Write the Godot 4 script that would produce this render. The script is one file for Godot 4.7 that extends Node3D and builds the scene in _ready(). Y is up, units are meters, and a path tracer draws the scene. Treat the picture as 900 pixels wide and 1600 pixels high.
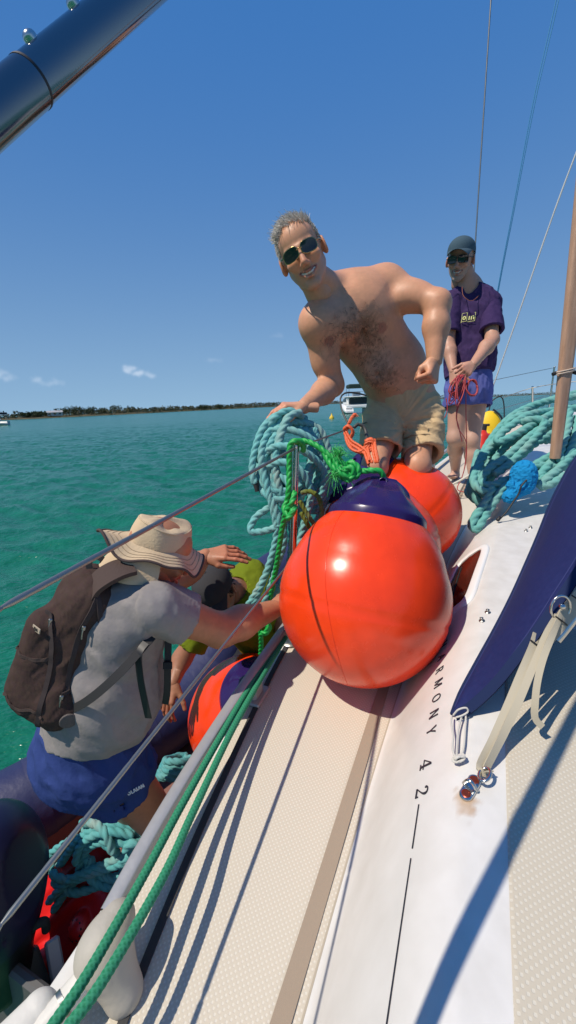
extends Node3D

# Helpers first, then _ready(): camera, sky and sun, then setting, boats, people, ropes and small things.

var boat := Transform3D(Basis(Vector3(0.9122, 0, 0.4098), Vector3(-0.0369, 0.9959, 0.082), Vector3(-0.4082, -0.0899, 0.9085)), Vector3(0.0369, 1.2541, -0.082))   # the yacht's own frame: x to starboard, y up from the side deck, -z towards the bow
var made := {}
var M := {}


func b(x: float, y: float, f: float) -> Vector3:
	return boat * Vector3(x, y, -f)


class Geo:
	var v := PackedVector3Array()
	var n := PackedVector3Array()
	var c := PackedColorArray()
	var uv := PackedVector2Array()
	var ix := PackedInt32Array()
	var tint := Color.WHITE

	func put(p: Vector3, t := Vector2.ZERO) -> int:
		v.append(p); n.append(Vector3.ZERO); c.append(tint); uv.append(t)
		return v.size() - 1

	func tri(a: int, d: int, e: int) -> void:
		ix.append(a); ix.append(d); ix.append(e)

	func quad(a: int, d: int, e: int, f: int) -> void:
		tri(a, d, e); tri(a, e, f)

	# rows of points joined into a smooth sheet; closed joins the last point of each row to the first
	func sheet(rows: Array, closed := false, uvs: Array = []) -> void:
		var m: int = rows[0].size()
		var at := v.size()
		for i in rows.size():
			for j in m:
				put(rows[i][j], uvs[i][j] if uvs.size() else Vector2(j, i) * 0.1)
		for i in rows.size() - 1:
			for j in (m if closed else m - 1):
				var k := (j + 1) % m
				quad(at + i * m + j, at + i * m + k, at + (i + 1) * m + k, at + (i + 1) * m + j)

	func fan(ring: PackedVector3Array) -> void:
		var mid := Vector3.ZERO
		for p in ring: mid += p
		var a := put(mid / ring.size())
		var s := v.size()
		for p in ring: put(p)
		for i in ring.size():
			tri(a, s + i, s + (i + 1) % ring.size())

	# a box with chamfered edges, in the frame t
	func box(t: Transform3D, size: Vector3, r := 0.004) -> void:
		var h := size / 2
		r = minf(r, minf(h.x, minf(h.y, h.z)) * 0.9)
		var ids := {}
		for sx in [-1, 1]:
			for sy in [-1, 1]:
				for sz in [-1, 1]:
					var q := Vector3(sx * h.x, sy * h.y, sz * h.z)
					ids[[sx, sy, sz, 0]] = t * (q - Vector3(0, sy, sz) * r)
					ids[[sx, sy, sz, 1]] = t * (q - Vector3(sx, 0, sz) * r)
					ids[[sx, sy, sz, 2]] = t * (q - Vector3(sx, sy, 0) * r)
		var mid := t.origin
		for ax in 3:
			var a1 := (ax + 1) % 3
			var a2 := (ax + 2) % 3
			for s in [-1, 1]:
				var f := []
				for w in [[-1, -1], [1, -1], [1, 1], [-1, 1]]:
					var k := [0, 0, 0, ax]
					k[ax] = s; k[a1] = w[0]; k[a2] = w[1]
					f.append(ids[k])
				face(f, mid)
			for s1 in [-1, 1]:
				for s2 in [-1, 1]:
					var k := [0, 0, 0, a1]
					k[ax] = -1; k[a1] = s1; k[a2] = s2
					var k2 := k.duplicate(); k2[3] = a2
					var k3 := k2.duplicate(); k3[ax] = 1
					var k4 := k.duplicate(); k4[ax] = 1
					face([ids[k], ids[k2], ids[k3], ids[k4]], mid)
		for sx in [-1, 1]:
			for sy in [-1, 1]:
				for sz in [-1, 1]:
					face([ids[[sx, sy, sz, 0]], ids[[sx, sy, sz, 1]], ids[[sx, sy, sz, 2]]], mid)

	# a flat polygon of its own vertices, turned away from mid
	func face(f: Array, mid: Vector3) -> void:
		var nn: Vector3 = (f[2] - f[0]).cross(f[1] - f[0])
		if nn.dot(f[0] - mid) < 0: f.reverse()
		var s := v.size()
		for p in f: put(p)
		for i in range(1, f.size() - 1): tri(s, s + i, s + i + 1)

	# a swept tube along points that are already close together
	func tube(p: PackedVector3Array, r: float, sides := 10, r2 := -1.0, caps := true) -> void:
		if r2 < 0: r2 = r
		var up := Vector3.UP
		var rows := []
		var uvs := []
		var run := 0.0
		for i in p.size():
			var d := (p[mini(i + 1, p.size() - 1)] - p[maxi(i - 1, 0)]).normalized()
			if i == 0 and absf(d.dot(up)) > 0.9: up = Vector3.RIGHT
			up = (up - d * up.dot(d)).normalized()
			var side := d.cross(up)
			if i > 0: run += p[i].distance_to(p[i - 1])
			var rr := lerpf(r, r2, float(i) / maxf(1, p.size() - 1))
			var row := PackedVector3Array()
			var ur := PackedVector2Array()
			for j in sides:
				var a := TAU * j / sides
				row.append(p[i] + (up * cos(a) + side * sin(a)) * rr)
				ur.append(Vector2(float(j) / sides, run))
			rows.append(row); uvs.append(ur)
		sheet(rows, true, uvs)
		if caps:
			fan(rows[0]); fan(rows[-1])

	# a laid rope of three strands
	func rope(p: PackedVector3Array, r: float, lay := 7.0, vary := 0.0, sides := 12, strands := 3, groove := 0.24, seed_ := 1) -> void:
		var up := Vector3(0.31, 0.9, 0.2)
		var rows := []
		var at := v.size()
		var turn := 0.0
		var base := tint
		var noise := FastNoiseLite.new()
		noise.seed = seed_
		noise.frequency = 2.2
		for i in p.size():
			var d := (p[mini(i + 1, p.size() - 1)] - p[maxi(i - 1, 0)]).normalized()
			up = (up - d * up.dot(d)).normalized()
			var side := d.cross(up)
			if i > 0: turn += p[i].distance_to(p[i - 1]) / (lay * r) * TAU
			var end := 1.0 if i > 0 and i < p.size() - 1 else 0.6
			if vary > 0:
				var w := noise.get_noise_3d(p[i].x * 3, p[i].y * 3, p[i].z * 3 + seed_)
				tint = base.lerp(Color(0.33, 0.38, 0.33), clampf(w * vary * 2.0 + vary * 0.35, 0, 0.75))
			for j in sides:
				var a := TAU * j / sides
				var lobe := absf(cos((a - turn) * strands * 0.5))
				var rr := r * end * (1.0 - groove + groove * pow(lobe, 0.6))
				put(p[i] + (up * cos(a) + side * sin(a)) * rr, Vector2(float(j) / sides, turn))
		for i in p.size() - 1:
			for j in sides:
				var k := (j + 1) % sides
				quad(at + i * sides + j, at + i * sides + k, at + (i + 1) * sides + k, at + (i + 1) * sides + j)
		for e in [0, p.size() - 1]:
			var ring := PackedVector3Array()
			for j in sides: ring.append(v[at + e * sides + j])
			fan(ring)
		tint = base

	# a strap: a flat band of width w and thickness th whose broad side looks along up
	func strap(p: PackedVector3Array, w: float, th: float, ups) -> void:
		var rows := []
		var uvs := []
		var run := 0.0
		for i in p.size():
			var d := (p[mini(i + 1, p.size() - 1)] - p[maxi(i - 1, 0)]).normalized()
			var u: Vector3 = ups[i] if ups is Array or ups is PackedVector3Array else ups
			u = (u - d * u.dot(d)).normalized()
			var s := d.cross(u)
			if i > 0: run += p[i].distance_to(p[i - 1])
			rows.append(PackedVector3Array([p[i] + s * w / 2 + u * th / 2, p[i] - s * w / 2 + u * th / 2, p[i] - s * w / 2 - u * th / 2, p[i] + s * w / 2 - u * th / 2]))
			uvs.append([Vector2(0, run), Vector2(w, run), Vector2(w, run), Vector2(0, run)])
		for k in 4:   # four sheets, so that the edges stay sharp
			var rr := []
			var uu := []
			for i in rows.size():
				rr.append(PackedVector3Array([rows[i][k], rows[i][(k + 1) % 4]]))
				uu.append([uvs[i][k], uvs[i][(k + 1) % 4]])
			sheet(rr, false, uu)
		face(Array(rows[0]), p[1]); face(Array(rows[-1]), p[-2])

	# a turned shape: profile of (radius, height) about the y axis of t
	func lathe(t: Transform3D, prof: PackedVector2Array, sides := 24) -> void:
		var rows := []
		for q in prof:
			var row := PackedVector3Array()
			for j in sides:
				var a := TAU * j / sides
				row.append(t * Vector3(cos(a) * q.x, q.y, sin(a) * q.x))
			rows.append(row)
		sheet(rows, true)

	func mesh() -> ArrayMesh:
		for i in range(0, ix.size(), 3):
			var a := ix[i]
			var d := ix[i + 1]
			var e := ix[i + 2]
			var f := (v[e] - v[a]).cross(v[d] - v[a])
			n[a] += f; n[d] += f; n[e] += f
		for i in n.size():
			n[i] = n[i].normalized() if n[i].length_squared() > 1e-24 else Vector3.UP
		return raw()

	func raw() -> ArrayMesh:
		var arr := []
		arr.resize(Mesh.ARRAY_MAX)
		arr[Mesh.ARRAY_VERTEX] = v
		arr[Mesh.ARRAY_NORMAL] = n
		arr[Mesh.ARRAY_COLOR] = c
		arr[Mesh.ARRAY_TEX_UV] = uv
		arr[Mesh.ARRAY_INDEX] = ix
		var m := ArrayMesh.new()
		m.add_surface_from_arrays(Mesh.PRIMITIVE_TRIANGLES, arr)
		return m


# A distance field on a grid, meshed as surface nets: bodies, clothes and soft things.
class Field:
	var o: Vector3
	var h: float
	var nx: int
	var ny: int
	var nz: int
	var d := PackedFloat32Array()

	func _init(lo: Vector3, hi: Vector3, cell: float) -> void:
		o = lo; h = cell
		nx = int((hi.x - lo.x) / cell) + 2
		ny = int((hi.y - lo.y) / cell) + 2
		nz = int((hi.z - lo.z) / cell) + 2
		d.resize(nx * ny * nz)
		d.fill(1.0)

	# a tapered capsule; flat and s squeeze it along one direction; sign -1 carves
	func cone(a: Vector3, e: Vector3, ra: float, rb: float, k := 0.03, flat := Vector3.ZERO, s := 1.0, sign := 1.0) -> void:
		var m := maxf(ra, rb) + k + 3 * h
		var lo := (a.min(e) - Vector3(m, m, m) - o) / h
		var hi := (a.max(e) + Vector3(m, m, m) - o) / h
		var ab := e - a
		var il := 1.0 / maxf(ab.length_squared(), 1e-12)
		var dr := rb - ra
		var x0 := maxi(0, int(lo.x))
		var x1 := mini(nx - 1, int(hi.x))
		for z in range(maxi(0, int(lo.z)), mini(nz - 1, int(hi.z)) + 1):
			for y in range(maxi(0, int(lo.y)), mini(ny - 1, int(hi.y)) + 1):
				var i := (z * ny + y) * nx + x0
				var q0 := o + Vector3(x0, y, z) * h - a
				for x in range(x0, x1 + 1):
					var t := clampf(q0.dot(ab) * il, 0.0, 1.0)
					var q := q0 - ab * t
					if s != 1.0: q += flat * (q.dot(flat) * (s - 1.0))
					var w := q.length() - ra - dr * t
					var g := d[i]
					if sign > 0:
						var j := maxf(k - absf(g - w), 0.0) / k
						d[i] = minf(g, w) - j * j * k * 0.25
					else:
						w = -w
						var j := maxf(k - absf(g - w), 0.0) / k
						d[i] = maxf(g, w) + j * j * k * 0.25
					q0.x += h
					i += 1

	func ell(cc: Vector3, r: Vector3, k := 0.02, bs := Basis(), sign := 1.0) -> void:
		var m := maxf(r.x, maxf(r.y, r.z)) + k + 3 * h
		var lo := (cc - Vector3(m, m, m) - o) / h
		var hi := (cc + Vector3(m, m, m) - o) / h
		var x0 := maxi(0, int(lo.x))
		var x1 := mini(nx - 1, int(hi.x))
		var bi := bs.transposed()
		var step := bi * Vector3(h, 0, 0)
		for z in range(maxi(0, int(lo.z)), mini(nz - 1, int(hi.z)) + 1):
			for y in range(maxi(0, int(lo.y)), mini(ny - 1, int(hi.y)) + 1):
				var i := (z * ny + y) * nx + x0
				var q := bi * (o + Vector3(x0, y, z) * h - cc)
				for x in range(x0, x1 + 1):
					var qa := q / r
					var k0 := qa.length()
					var w := k0 * (k0 - 1.0) / maxf((qa / r).length(), 1e-6)
					var g := d[i]
					if sign > 0:
						var j := maxf(k - absf(g - w), 0.0) / k
						d[i] = minf(g, w) - j * j * k * 0.25
					else:
						w = -w
						var j := maxf(k - absf(g - w), 0.0) / k
						d[i] = maxf(g, w) + j * j * k * 0.25
					q += step
					i += 1

	# keeps what lies behind the plane through at
	func cut(at: Vector3, nn: Vector3, reach := 9.0) -> void:
		for z in nz:
			for y in ny:
				var i := (z * ny + y) * nx
				var p := o + Vector3(0, y, z) * h
				for x in nx:
					if d[i] < 0.1:
						var w := nn.dot(p - at)
						if w > d[i] and p.distance_to(at) < reach: d[i] = w
					p.x += h
					i += 1

	func bump(fn: Callable, band := 0.03) -> void:
		for z in nz:
			for y in ny:
				var i := (z * ny + y) * nx
				for x in nx:
					if absf(d[i]) < band:
						d[i] += fn.call(o + Vector3(x, y, z) * h)
					i += 1

	func into(g: Geo, color: Callable, t := Transform3D()) -> void:
		var id := PackedInt32Array()
		id.resize(d.size())
		id.fill(-1)
		var sy := nx
		var sz := nx * ny
		var far := 4.0 * h
		var off := [0, 1, sy, sy + 1, sz, sz + 1, sz + sy, sz + sy + 1]
		var edges := [[0, 1], [2, 3], [4, 5], [6, 7], [0, 2], [1, 3], [4, 6], [5, 7], [0, 4], [1, 5], [2, 6], [3, 7]]
		var cor := [Vector3(0, 0, 0), Vector3(1, 0, 0), Vector3(0, 1, 0), Vector3(1, 1, 0), Vector3(0, 0, 1), Vector3(1, 0, 1), Vector3(0, 1, 1), Vector3(1, 1, 1)]
		var e := PackedFloat32Array()
		e.resize(8)
		for z in nz - 1:
			for y in ny - 1:
				var i := (z * ny + y) * nx
				for x in nx - 1:
					if absf(d[i]) < far:
						var m := 0
						for q in 8:
							e[q] = d[i + off[q]]
							if e[q] < 0: m += 1
						if m > 0 and m < 8:
							var s := Vector3.ZERO
							var cnt := 0
							for ed in edges:
								var a := e[ed[0]]
								var w := e[ed[1]]
								if (a < 0) != (w < 0):
									s += cor[ed[0]].lerp(cor[ed[1]], a / (a - w))
									cnt += 1
							var p := o + (Vector3(x, y, z) + s / cnt) * h
							var gr := Vector3(e[1] + e[3] + e[5] + e[7] - e[0] - e[2] - e[4] - e[6], e[2] + e[3] + e[6] + e[7] - e[0] - e[1] - e[4] - e[5], e[4] + e[5] + e[6] + e[7] - e[0] - e[1] - e[2] - e[3])
							gr = gr.normalized()
							id[i] = g.v.size()
							g.v.append(t * p)
							g.n.append((t.basis * gr).normalized())
							g.c.append(color.call(p, gr))
							g.uv.append(Vector2.ZERO)
					i += 1
		for z in range(1, nz - 1):
			for y in range(1, ny - 1):
				var i := (z * ny + y) * nx + 1
				for x in range(1, nx - 1):
					if id[i] >= 0:
						var a := d[i] < 0
						if a != (d[i + 1] < 0): turned(g, id[i], id[i - sy], id[i - sy - sz], id[i - sz], a)
						if a != (d[i + sy] < 0): turned(g, id[i], id[i - sz], id[i - sz - 1], id[i - 1], a)
						if a != (d[i + sz] < 0): turned(g, id[i], id[i - 1], id[i - 1 - sy], id[i - sy], a)
					i += 1

	func turned(g: Geo, a: int, q: int, e: int, f: int, inside: bool) -> void:
		if q < 0 or e < 0 or f < 0: return
		if inside: g.quad(a, f, e, q)
		else: g.quad(a, q, e, f)

	func mesh(color: Callable) -> ArrayMesh:
		var g := Geo.new()
		into(g, color)
		return g.raw()


func plain(col: Color) -> Callable:
	return func(_p, _n): return col


# Catmull-Rom through the points, then spaced evenly
func path(p: Array, step := 0.02, closed := false) -> PackedVector3Array:
	var out := PackedVector3Array()
	var n := p.size()
	var raw := PackedVector3Array()
	for i in (n if closed else n - 1):
		var p0: Vector3 = p[posmod(i - 1, n)] if closed else p[maxi(i - 1, 0)]
		var p1: Vector3 = p[i]
		var p2: Vector3 = p[(i + 1) % n]
		var p3: Vector3 = p[(i + 2) % n] if closed else p[mini(i + 2, n - 1)]
		for k in 12:
			raw.append(p1.cubic_interpolate(p2, p0, p3, k / 12.0))
	raw.append(p[0] if closed else p[n - 1])
	out.append(raw[0])
	var left := step
	for i in raw.size() - 1:
		var a := raw[i]
		var l := a.distance_to(raw[i + 1])
		while l >= left and l > 0:
			a = a.lerp(raw[i + 1], left / l)
			out.append(a)
			l -= left
			left = step
		left -= l
	if out[-1].distance_to(raw[-1]) > step * 0.3: out.append(raw[-1])
	return out


func numbered(called: String) -> String:
	made[called] = made.get(called, -1) + 1
	return called if made[called] == 0 else "%s_%03d" % [called, made[called]]


func tag(o: Node3D, label: String, category: String, group := "") -> Node3D:
	o.set_meta("label", label)
	o.set_meta("category", category)
	if group: o.set_meta("group", group)
	return o


func thing(called: String, label: String, category: String, at := Transform3D(), group := "") -> Node3D:
	var o := Node3D.new()
	o.name = numbered(called)
	add_child(o)
	o.transform = at
	return tag(o, label, category, group)


# one named mesh; shapes are given in the world and moved into the parent's frame
func part(called: String, mesh_: Mesh, m: Material, parent: Node3D, world := true) -> MeshInstance3D:
	var o := MeshInstance3D.new()
	o.name = called
	o.mesh = mesh_
	o.material_override = null
	for i in mesh_.get_surface_count(): o.set_surface_override_material(i, m)
	parent.add_child(o, true)
	if world and parent != self:
		var t := Transform3D()
		var q: Node = parent
		while q != self:
			t = q.transform * t
			q = q.get_parent()
		o.transform = t.affine_inverse()
	return o


func solo(called: String, mesh_: Mesh, m: Material, label := "", category := "", group := "") -> MeshInstance3D:
	var o := part(numbered(called), mesh_, m, self)
	if label: tag(o, label, category, group)
	return o


func struct(called: String, mesh_: Mesh, m: Material) -> MeshInstance3D:
	var o := part(called, mesh_, m, self)
	o.set_meta("kind", "structure")
	return o


func lin(r: float, g: float, bl: float) -> Color:   # a linear base colour as the sRGB value that albedo_color wants
	return Color(r, g, bl).linear_to_srgb()


func mat(col: Color, rough := 0.6, spec := 0.5, metal := 0.0) -> StandardMaterial3D:
	var m := StandardMaterial3D.new()
	m.albedo_color = col
	m.roughness = rough
	m.metallic_specular = spec
	m.metallic = metal
	return m


func vmat(rough := 0.6, spec := 0.5) -> StandardMaterial3D:   # the colour comes from the vertices
	var m := mat(Color.WHITE, rough, spec)
	m.vertex_color_use_as_albedo = true
	return m


func noise_tex(freq: float, seed_: int, size := 256, as_normal := false, strength := 4.0, ramp: Array = [], kind := FastNoiseLite.TYPE_SIMPLEX_SMOOTH) -> NoiseTexture2D:
	var n := FastNoiseLite.new()
	n.seed = seed_
	n.frequency = freq
	n.noise_type = kind
	n.fractal_octaves = 4
	var t := NoiseTexture2D.new()
	t.width = size
	t.height = size
	t.seamless = true
	t.noise = n
	t.as_normal_map = as_normal
	t.bump_strength = strength
	if ramp.size():
		var g := Gradient.new()
		g.set_color(0, ramp[0]); g.set_color(1, ramp[1])
		t.color_ramp = g
	return t


func tri(m: StandardMaterial3D, scale: float, world := false) -> StandardMaterial3D:
	m.uv1_triplanar = true
	m.uv1_world_triplanar = world
	m.uv1_scale = Vector3.ONE * scale
	return m


func bumpy(m: StandardMaterial3D, t: Texture2D, amount := 1.0) -> StandardMaterial3D:
	m.normal_enabled = true
	m.normal_texture = t
	m.normal_scale = amount
	return m


func height_image(size: int, fn: Callable, strength := 8.0) -> ImageTexture:
	var im := Image.create(size, size, false, Image.FORMAT_L8)
	for y in size:
		for x in size:
			var q: float = fn.call(float(x) / size, float(y) / size)
			im.set_pixel(x, y, Color(q, q, q))
	im.convert(Image.FORMAT_RGBA8)
	im.bump_map_to_normal_map(strength)
	return ImageTexture.create_from_image(im)


# a frame whose z looks along f and whose y is as near to up as can be
func frame(at: Vector3, f: Vector3, up: Vector3) -> Transform3D:
	var z := f.normalized()
	var x := up.cross(z).normalized()
	return Transform3D(Basis(x, z.cross(x), z), at)


# a direction for someone looking forward from the cockpit: right, up, and back towards them
func facing(x: float, y: float, z: float) -> Vector3:
	return Basis(Vector3(0.9991, -0.0405, 0.0106), Vector3(0.0419, 0.9664, -0.2535), Vector3(0, 0.2538, 0.9673)) * Vector3(x, y, z)



func _ready() -> void:
	var cam := Camera3D.new()
	cam.name = "camera"
	cam.fov = rad_to_deg(2.0 * atan(800.0 / 640.0))
	cam.near = 0.02
	cam.far = 12000.0
	add_child(cam)
	cam.transform = Transform3D(Basis(Vector3(0.9991, -0.0405, 0.0106), Vector3(0.0419, 0.9664, -0.2535), Vector3(0, 0.2538, 0.9673)), Vector3(0, 2.25, 0))
	cam.current = true

	var env := Environment.new()
	env.background_mode = Environment.BG_SKY
	var sky := Sky.new()
	var sm := ProceduralSkyMaterial.new()
	sm.sky_top_color = Color(0.20, 0.425, 0.69)
	sm.sky_horizon_color = Color(0.545, 0.685, 0.80)
	sm.sky_curve = 0.19
	sm.ground_bottom_color = Color(0.10, 0.30, 0.30)
	sm.ground_horizon_color = Color(0.30, 0.46, 0.52)
	sm.sun_angle_max = 2.0
	sm.sky_cover = cloud_cover()
	sky.sky_material = sm
	env.sky = sky
	env.ambient_light_source = Environment.AMBIENT_SOURCE_SKY
	env.tonemap_mode = Environment.TONE_MAPPER_LINEAR
	env.tonemap_exposure = 1.12
	env.sdfgi_enabled = true
	env.ssao_enabled = true
	env.ssil_enabled = true
	var we := WorldEnvironment.new()
	we.name = "world_environment"
	we.environment = env
	add_child(we)

	var sun := DirectionalLight3D.new()
	sun.name = "sun"
	sun.light_energy = 1.3
	sun.light_color = Color(1.0, 0.955, 0.89)
	sun.light_angular_distance = 0.5
	sun.shadow_enabled = true
	add_child(sun)
	sun.look_at_from_position(Vector3.ZERO, -Vector3(-0.50, 0.84, 0.22), Vector3.FORWARD)

	materials()
	sea()
	shore()
	anchored_boats()
	yacht()
	rigging()
	dinghy()
	buoys()
	sprayhood()
	ropes()
	small_things()
	leaning_man()
	standing_man()
	hat_man()
	green_man()


# a few small fair-weather clouds low over the sea, as a cover for the sky
func cloud_cover() -> ImageTexture:
	var w := 2048
	var h := 1024
	var im := Image.create(w, h, false, Image.FORMAT_RGBA8)
	im.fill(Color(1, 1, 1, 0))
	var n := FastNoiseLite.new()
	n.seed = 5
	n.frequency = 0.09
	n.fractal_octaves = 4
	var r := RandomNumberGenerator.new()
	r.seed = 11
	var spots := [[Vector3(-0.3324, 0, -0.9431), 4.9, 1.0, 0.75, 0.95], [Vector3(-0.317, 0, -0.9484), 4.6, 1.3, 0.55, 0.9], [Vector3(-0.2962, 0, -0.9551), 4.3, 1.0, 0.4, 0.6], [Vector3(-0.555, 0, -0.8319), 4.5, 1.5, 0.9, 0.8], [Vector3(-0.539, 0, -0.8423), 4.2, 1.0, 0.5, 0.5], [Vector3(-0.4934, 0, -0.8698), 3.9, 0.9, 0.6, 0.45], [Vector3(-0.4689, 0, -0.8832), 3.6, 1.4, 0.5, 0.35], [Vector3(-0.6131, 0, -0.79), 5.0, 3.0, 1.0, 0.5], [Vector3(-0.1539, 0, -0.9881), 6.0, 1.2, 0.4, 0.22], [Vector3(-0.0105, 0, -0.9999), 8.6, 0.8, 0.4, 0.2]]
	for k in 12: spots.append([Vector3(cos(k * 0.31 - 0.2), 0, sin(k * 0.31 - 0.2) + 0.3), r.randf_range(3.5, 8), r.randf_range(1.5, 3.5), r.randf_range(0.6, 1.2), 0.45])
	for s in spots:
		var az: float = atan2(s[0].x, -s[0].z)
		var cx := fposmod(az / TAU, 1.0) * w
		var cy: float = (0.5 - s[1] / 180.0) * h
		var rx: float = s[2] / 360.0 * w
		var ry: float = s[3] / 180.0 * h
		for y in range(int(cy - ry * 2.2), int(cy + ry * 1.6)):
			for x in range(int(cx - rx * 2), int(cx + rx * 2)):
				var q := Vector2((x - cx) / rx, (y - cy) / ry)
				var v := 1.0 - q.length() + n.get_noise_2d(x * 1.6, y * 2.2) * 0.85
				if q.y > 0: v -= q.y * 0.5
				var a: float = clampf(v * 1.2, 0, 1) * s[4]
				if a > 0.01:
					var xx := posmod(x, w)
					var o := im.get_pixel(xx, y)
					im.set_pixel(xx, y, Color(0.56, 0.52, 0.47, maxf(a, o.a)))
	return ImageTexture.create_from_image(im)


func materials() -> void:
	var skin := vmat(0.48, 0.45)
	skin.rim_enabled = false
	skin.subsurf_scatter_enabled = true
	skin.subsurf_scatter_strength = 0.06
	M.skin = bumpy(tri(skin, 14.0), noise_tex(0.06, 3, 256, true, 3.0), 0.2)
	M.cloth = bumpy(tri(vmat(0.9, 0.25), 9.0), noise_tex(0.035, 8, 256, true, 5.0), 0.2)
	M.hair = vmat(0.6, 0.4)
	var coarse := noise_tex(0.03, 21, 256, true, 4.0)
	M.rope = bumpy(tri(vmat(0.85, 0.3), 30.0), noise_tex(0.12, 4, 256, true, 6.0), 0.7)
	M.green_rope = bumpy(tri(vmat(0.5, 0.5), 30.0), noise_tex(0.12, 4, 256, true, 6.0), 0.4)
	M.steel = mat(Color(0.78, 0.78, 0.77), 0.22, 0.5, 1.0)
	M.rough_steel = mat(Color(0.62, 0.62, 0.60), 0.4, 0.5, 1.0)
	M.wire = mat(Color(0.58, 0.58, 0.56), 0.4, 0.5, 0.85)
	M.gelcoat = gelcoat()
	M.nonskid = nonskid(false)
	M.roof_nonskid = nonskid(true)
	M.black = mat(lin(0.012, 0.012, 0.013), 0.5)
	M.black_rubber = mat(lin(0.02, 0.02, 0.021), 0.8)
	M.white_plastic = bumpy(tri(mat(lin(0.66, 0.64, 0.58), 0.5), 6.0), coarse, 0.2)
	M.white_paint = mat(lin(0.78, 0.78, 0.76), 0.35)
	M.bumps = coarse
	M.lens = mat(lin(0.008, 0.007, 0.008), 0.06, 0.6)
	M.gold = mat(Color(0.75, 0.62, 0.42), 0.25, 0.5, 1.0)


func gelcoat() -> StandardMaterial3D:
	var m := mat(Color.WHITE, 0.32, 0.5)
	var t := noise_tex(0.012, 33, 512, false, 1.0, [lin(0.59, 0.575, 0.535), lin(0.70, 0.69, 0.66)])
	m.albedo_texture = t
	m.roughness_texture = noise_tex(0.03, 34, 256, false, 1.0, [Color(0.75, 0.75, 0.75), Color(1, 1, 1)])
	m.roughness = 0.42
	return bumpy(tri(m, 2.2), noise_tex(0.02, 35, 256, true, 1.5), 0.12)


# moulded anti-slip deck: rows of little raised lozenges, about 9 mm apart
func nonskid(roof: bool) -> StandardMaterial3D:
	var size := 128
	var n := FastNoiseLite.new()
	n.seed = 9
	n.frequency = 0.05
	var im := Image.create(size, size, false, Image.FORMAT_RGB8)
	var hgt := func(u: float, v: float) -> float:
		var best := 0.0
		for c in [Vector2(0.25, 0.25), Vector2(0.75, 0.75), Vector2(0.25, 1.25), Vector2(1.25, 0.25), Vector2(-0.25, 0.75), Vector2(0.75, -0.25)]:
			var q := Vector2(absf(u - c.x), absf(v - c.y))
			best = maxf(best, clampf((0.235 - maxf(q.x * 1.15, q.y * 1.0) * 0.75 - (q.x + q.y) * 0.25) * 12.0, 0, 1))
		return best
	for y in size:
		for x in size:
			var q: float = hgt.call(float(x) / size, float(y) / size)
			var k := lerpf(0.95, 1.0, q)
			im.set_pixel(x, y, Color(k, k * lerpf(0.985, 1.0, q), k * lerpf(0.95, 0.99, q)))
	var m := mat(lin(0.77, 0.75, 0.705) if not roof else lin(0.71, 0.69, 0.635), 0.6, 0.4)
	m.albedo_texture = ImageTexture.create_from_image(im)
	m.normal_enabled = true
	m.normal_texture = height_image(size, hgt, 3.0)
	m.normal_scale = 1.1
	m.uv1_scale = Vector3(1.0 / 0.0115, 1.0 / 0.0105, 1)
	# weathering: broad faint stains over the pattern
	m.detail_enabled = true
	m.detail_blend_mode = BaseMaterial3D.BLEND_MODE_MUL
	m.detail_uv_layer = BaseMaterial3D.DETAIL_UV_2
	m.detail_albedo = noise_tex(0.02, 77, 512, false, 1.0, [Color(0.86, 0.84, 0.80), Color(1, 1, 1)])
	return m


func sea() -> void:
	var g := Geo.new()
	var n := FastNoiseLite.new()
	n.seed = 2
	n.frequency = 0.45
	n.fractal_octaves = 3
	var n2 := FastNoiseLite.new()
	n2.seed = 12
	n2.frequency = 0.11
	n2.fractal_octaves = 2
	var angles := PackedFloat32Array()
	var a := -62.0
	while a < 62.0:
		angles.append(a); a += 0.30
	while a < 298.0:
		angles.append(a); a += 7.0
	angles.append(298.0)
	var r := 0.4
	var rows := []
	while r < 9000.0:
		rows.append(r)
		r *= 1.0115 if r < 75 else (1.03 if r < 400 else 1.12)
	var m := angles.size()
	for q in rows:
		var fade: float = clampf(1.0 - (q - 40.0) / 90.0, 0.0, 1.0)
		for al in angles:
			var w := deg_to_rad(al)
			var x: float = sin(w) * q
			var z: float = -cos(w) * q
			var y := 0.0
			if fade > 0:
				# ridged chop running with the breeze from the right
				var u := x * 0.80 + z * 0.35
				var v := -x * 0.35 + z * 0.80
				var k := n.get_noise_2d(u * 0.75, v * 1.9)
				var k2 := n.get_noise_2d(u * 2.3 + 40, v * 4.6)
				var near: float = clampf((q - 2.0) / 5.0, 0.3, 1.0)
				y = near * ((1.0 - absf(k) * 2.2) * 0.075 + k2 * 0.040 + n2.get_noise_2d(u, v * 1.6) * 0.10) * fade
			g.put(Vector3(x, y - 0.02, z), Vector2(x, z))
	for i in rows.size() - 1:
		for j in m - 1:
			g.quad(i * m + j, i * m + j + 1, (i + 1) * m + j + 1, (i + 1) * m + j)
		g.quad(i * m + m - 1, i * m, (i + 1) * m, (i + 1) * m + m - 1)
	g.fan(PackedVector3Array(range(m).map(func(j): return g.v[j])))
	var w := mat(Color.WHITE, 0.2, 0.33)
	w.albedo_texture = noise_tex(0.006, 51, 512, false, 1.0, [lin(0.005, 0.106, 0.063), lin(0.010, 0.158, 0.096)])
	w.normal_enabled = true
	w.normal_texture = noise_tex(0.022, 52, 512, true, 7.0)
	w.normal_scale = 0.85
	w.uv1_scale = Vector3(0.42, 0.85, 1)
	struct("sea", g.mesh(), w)


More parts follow.
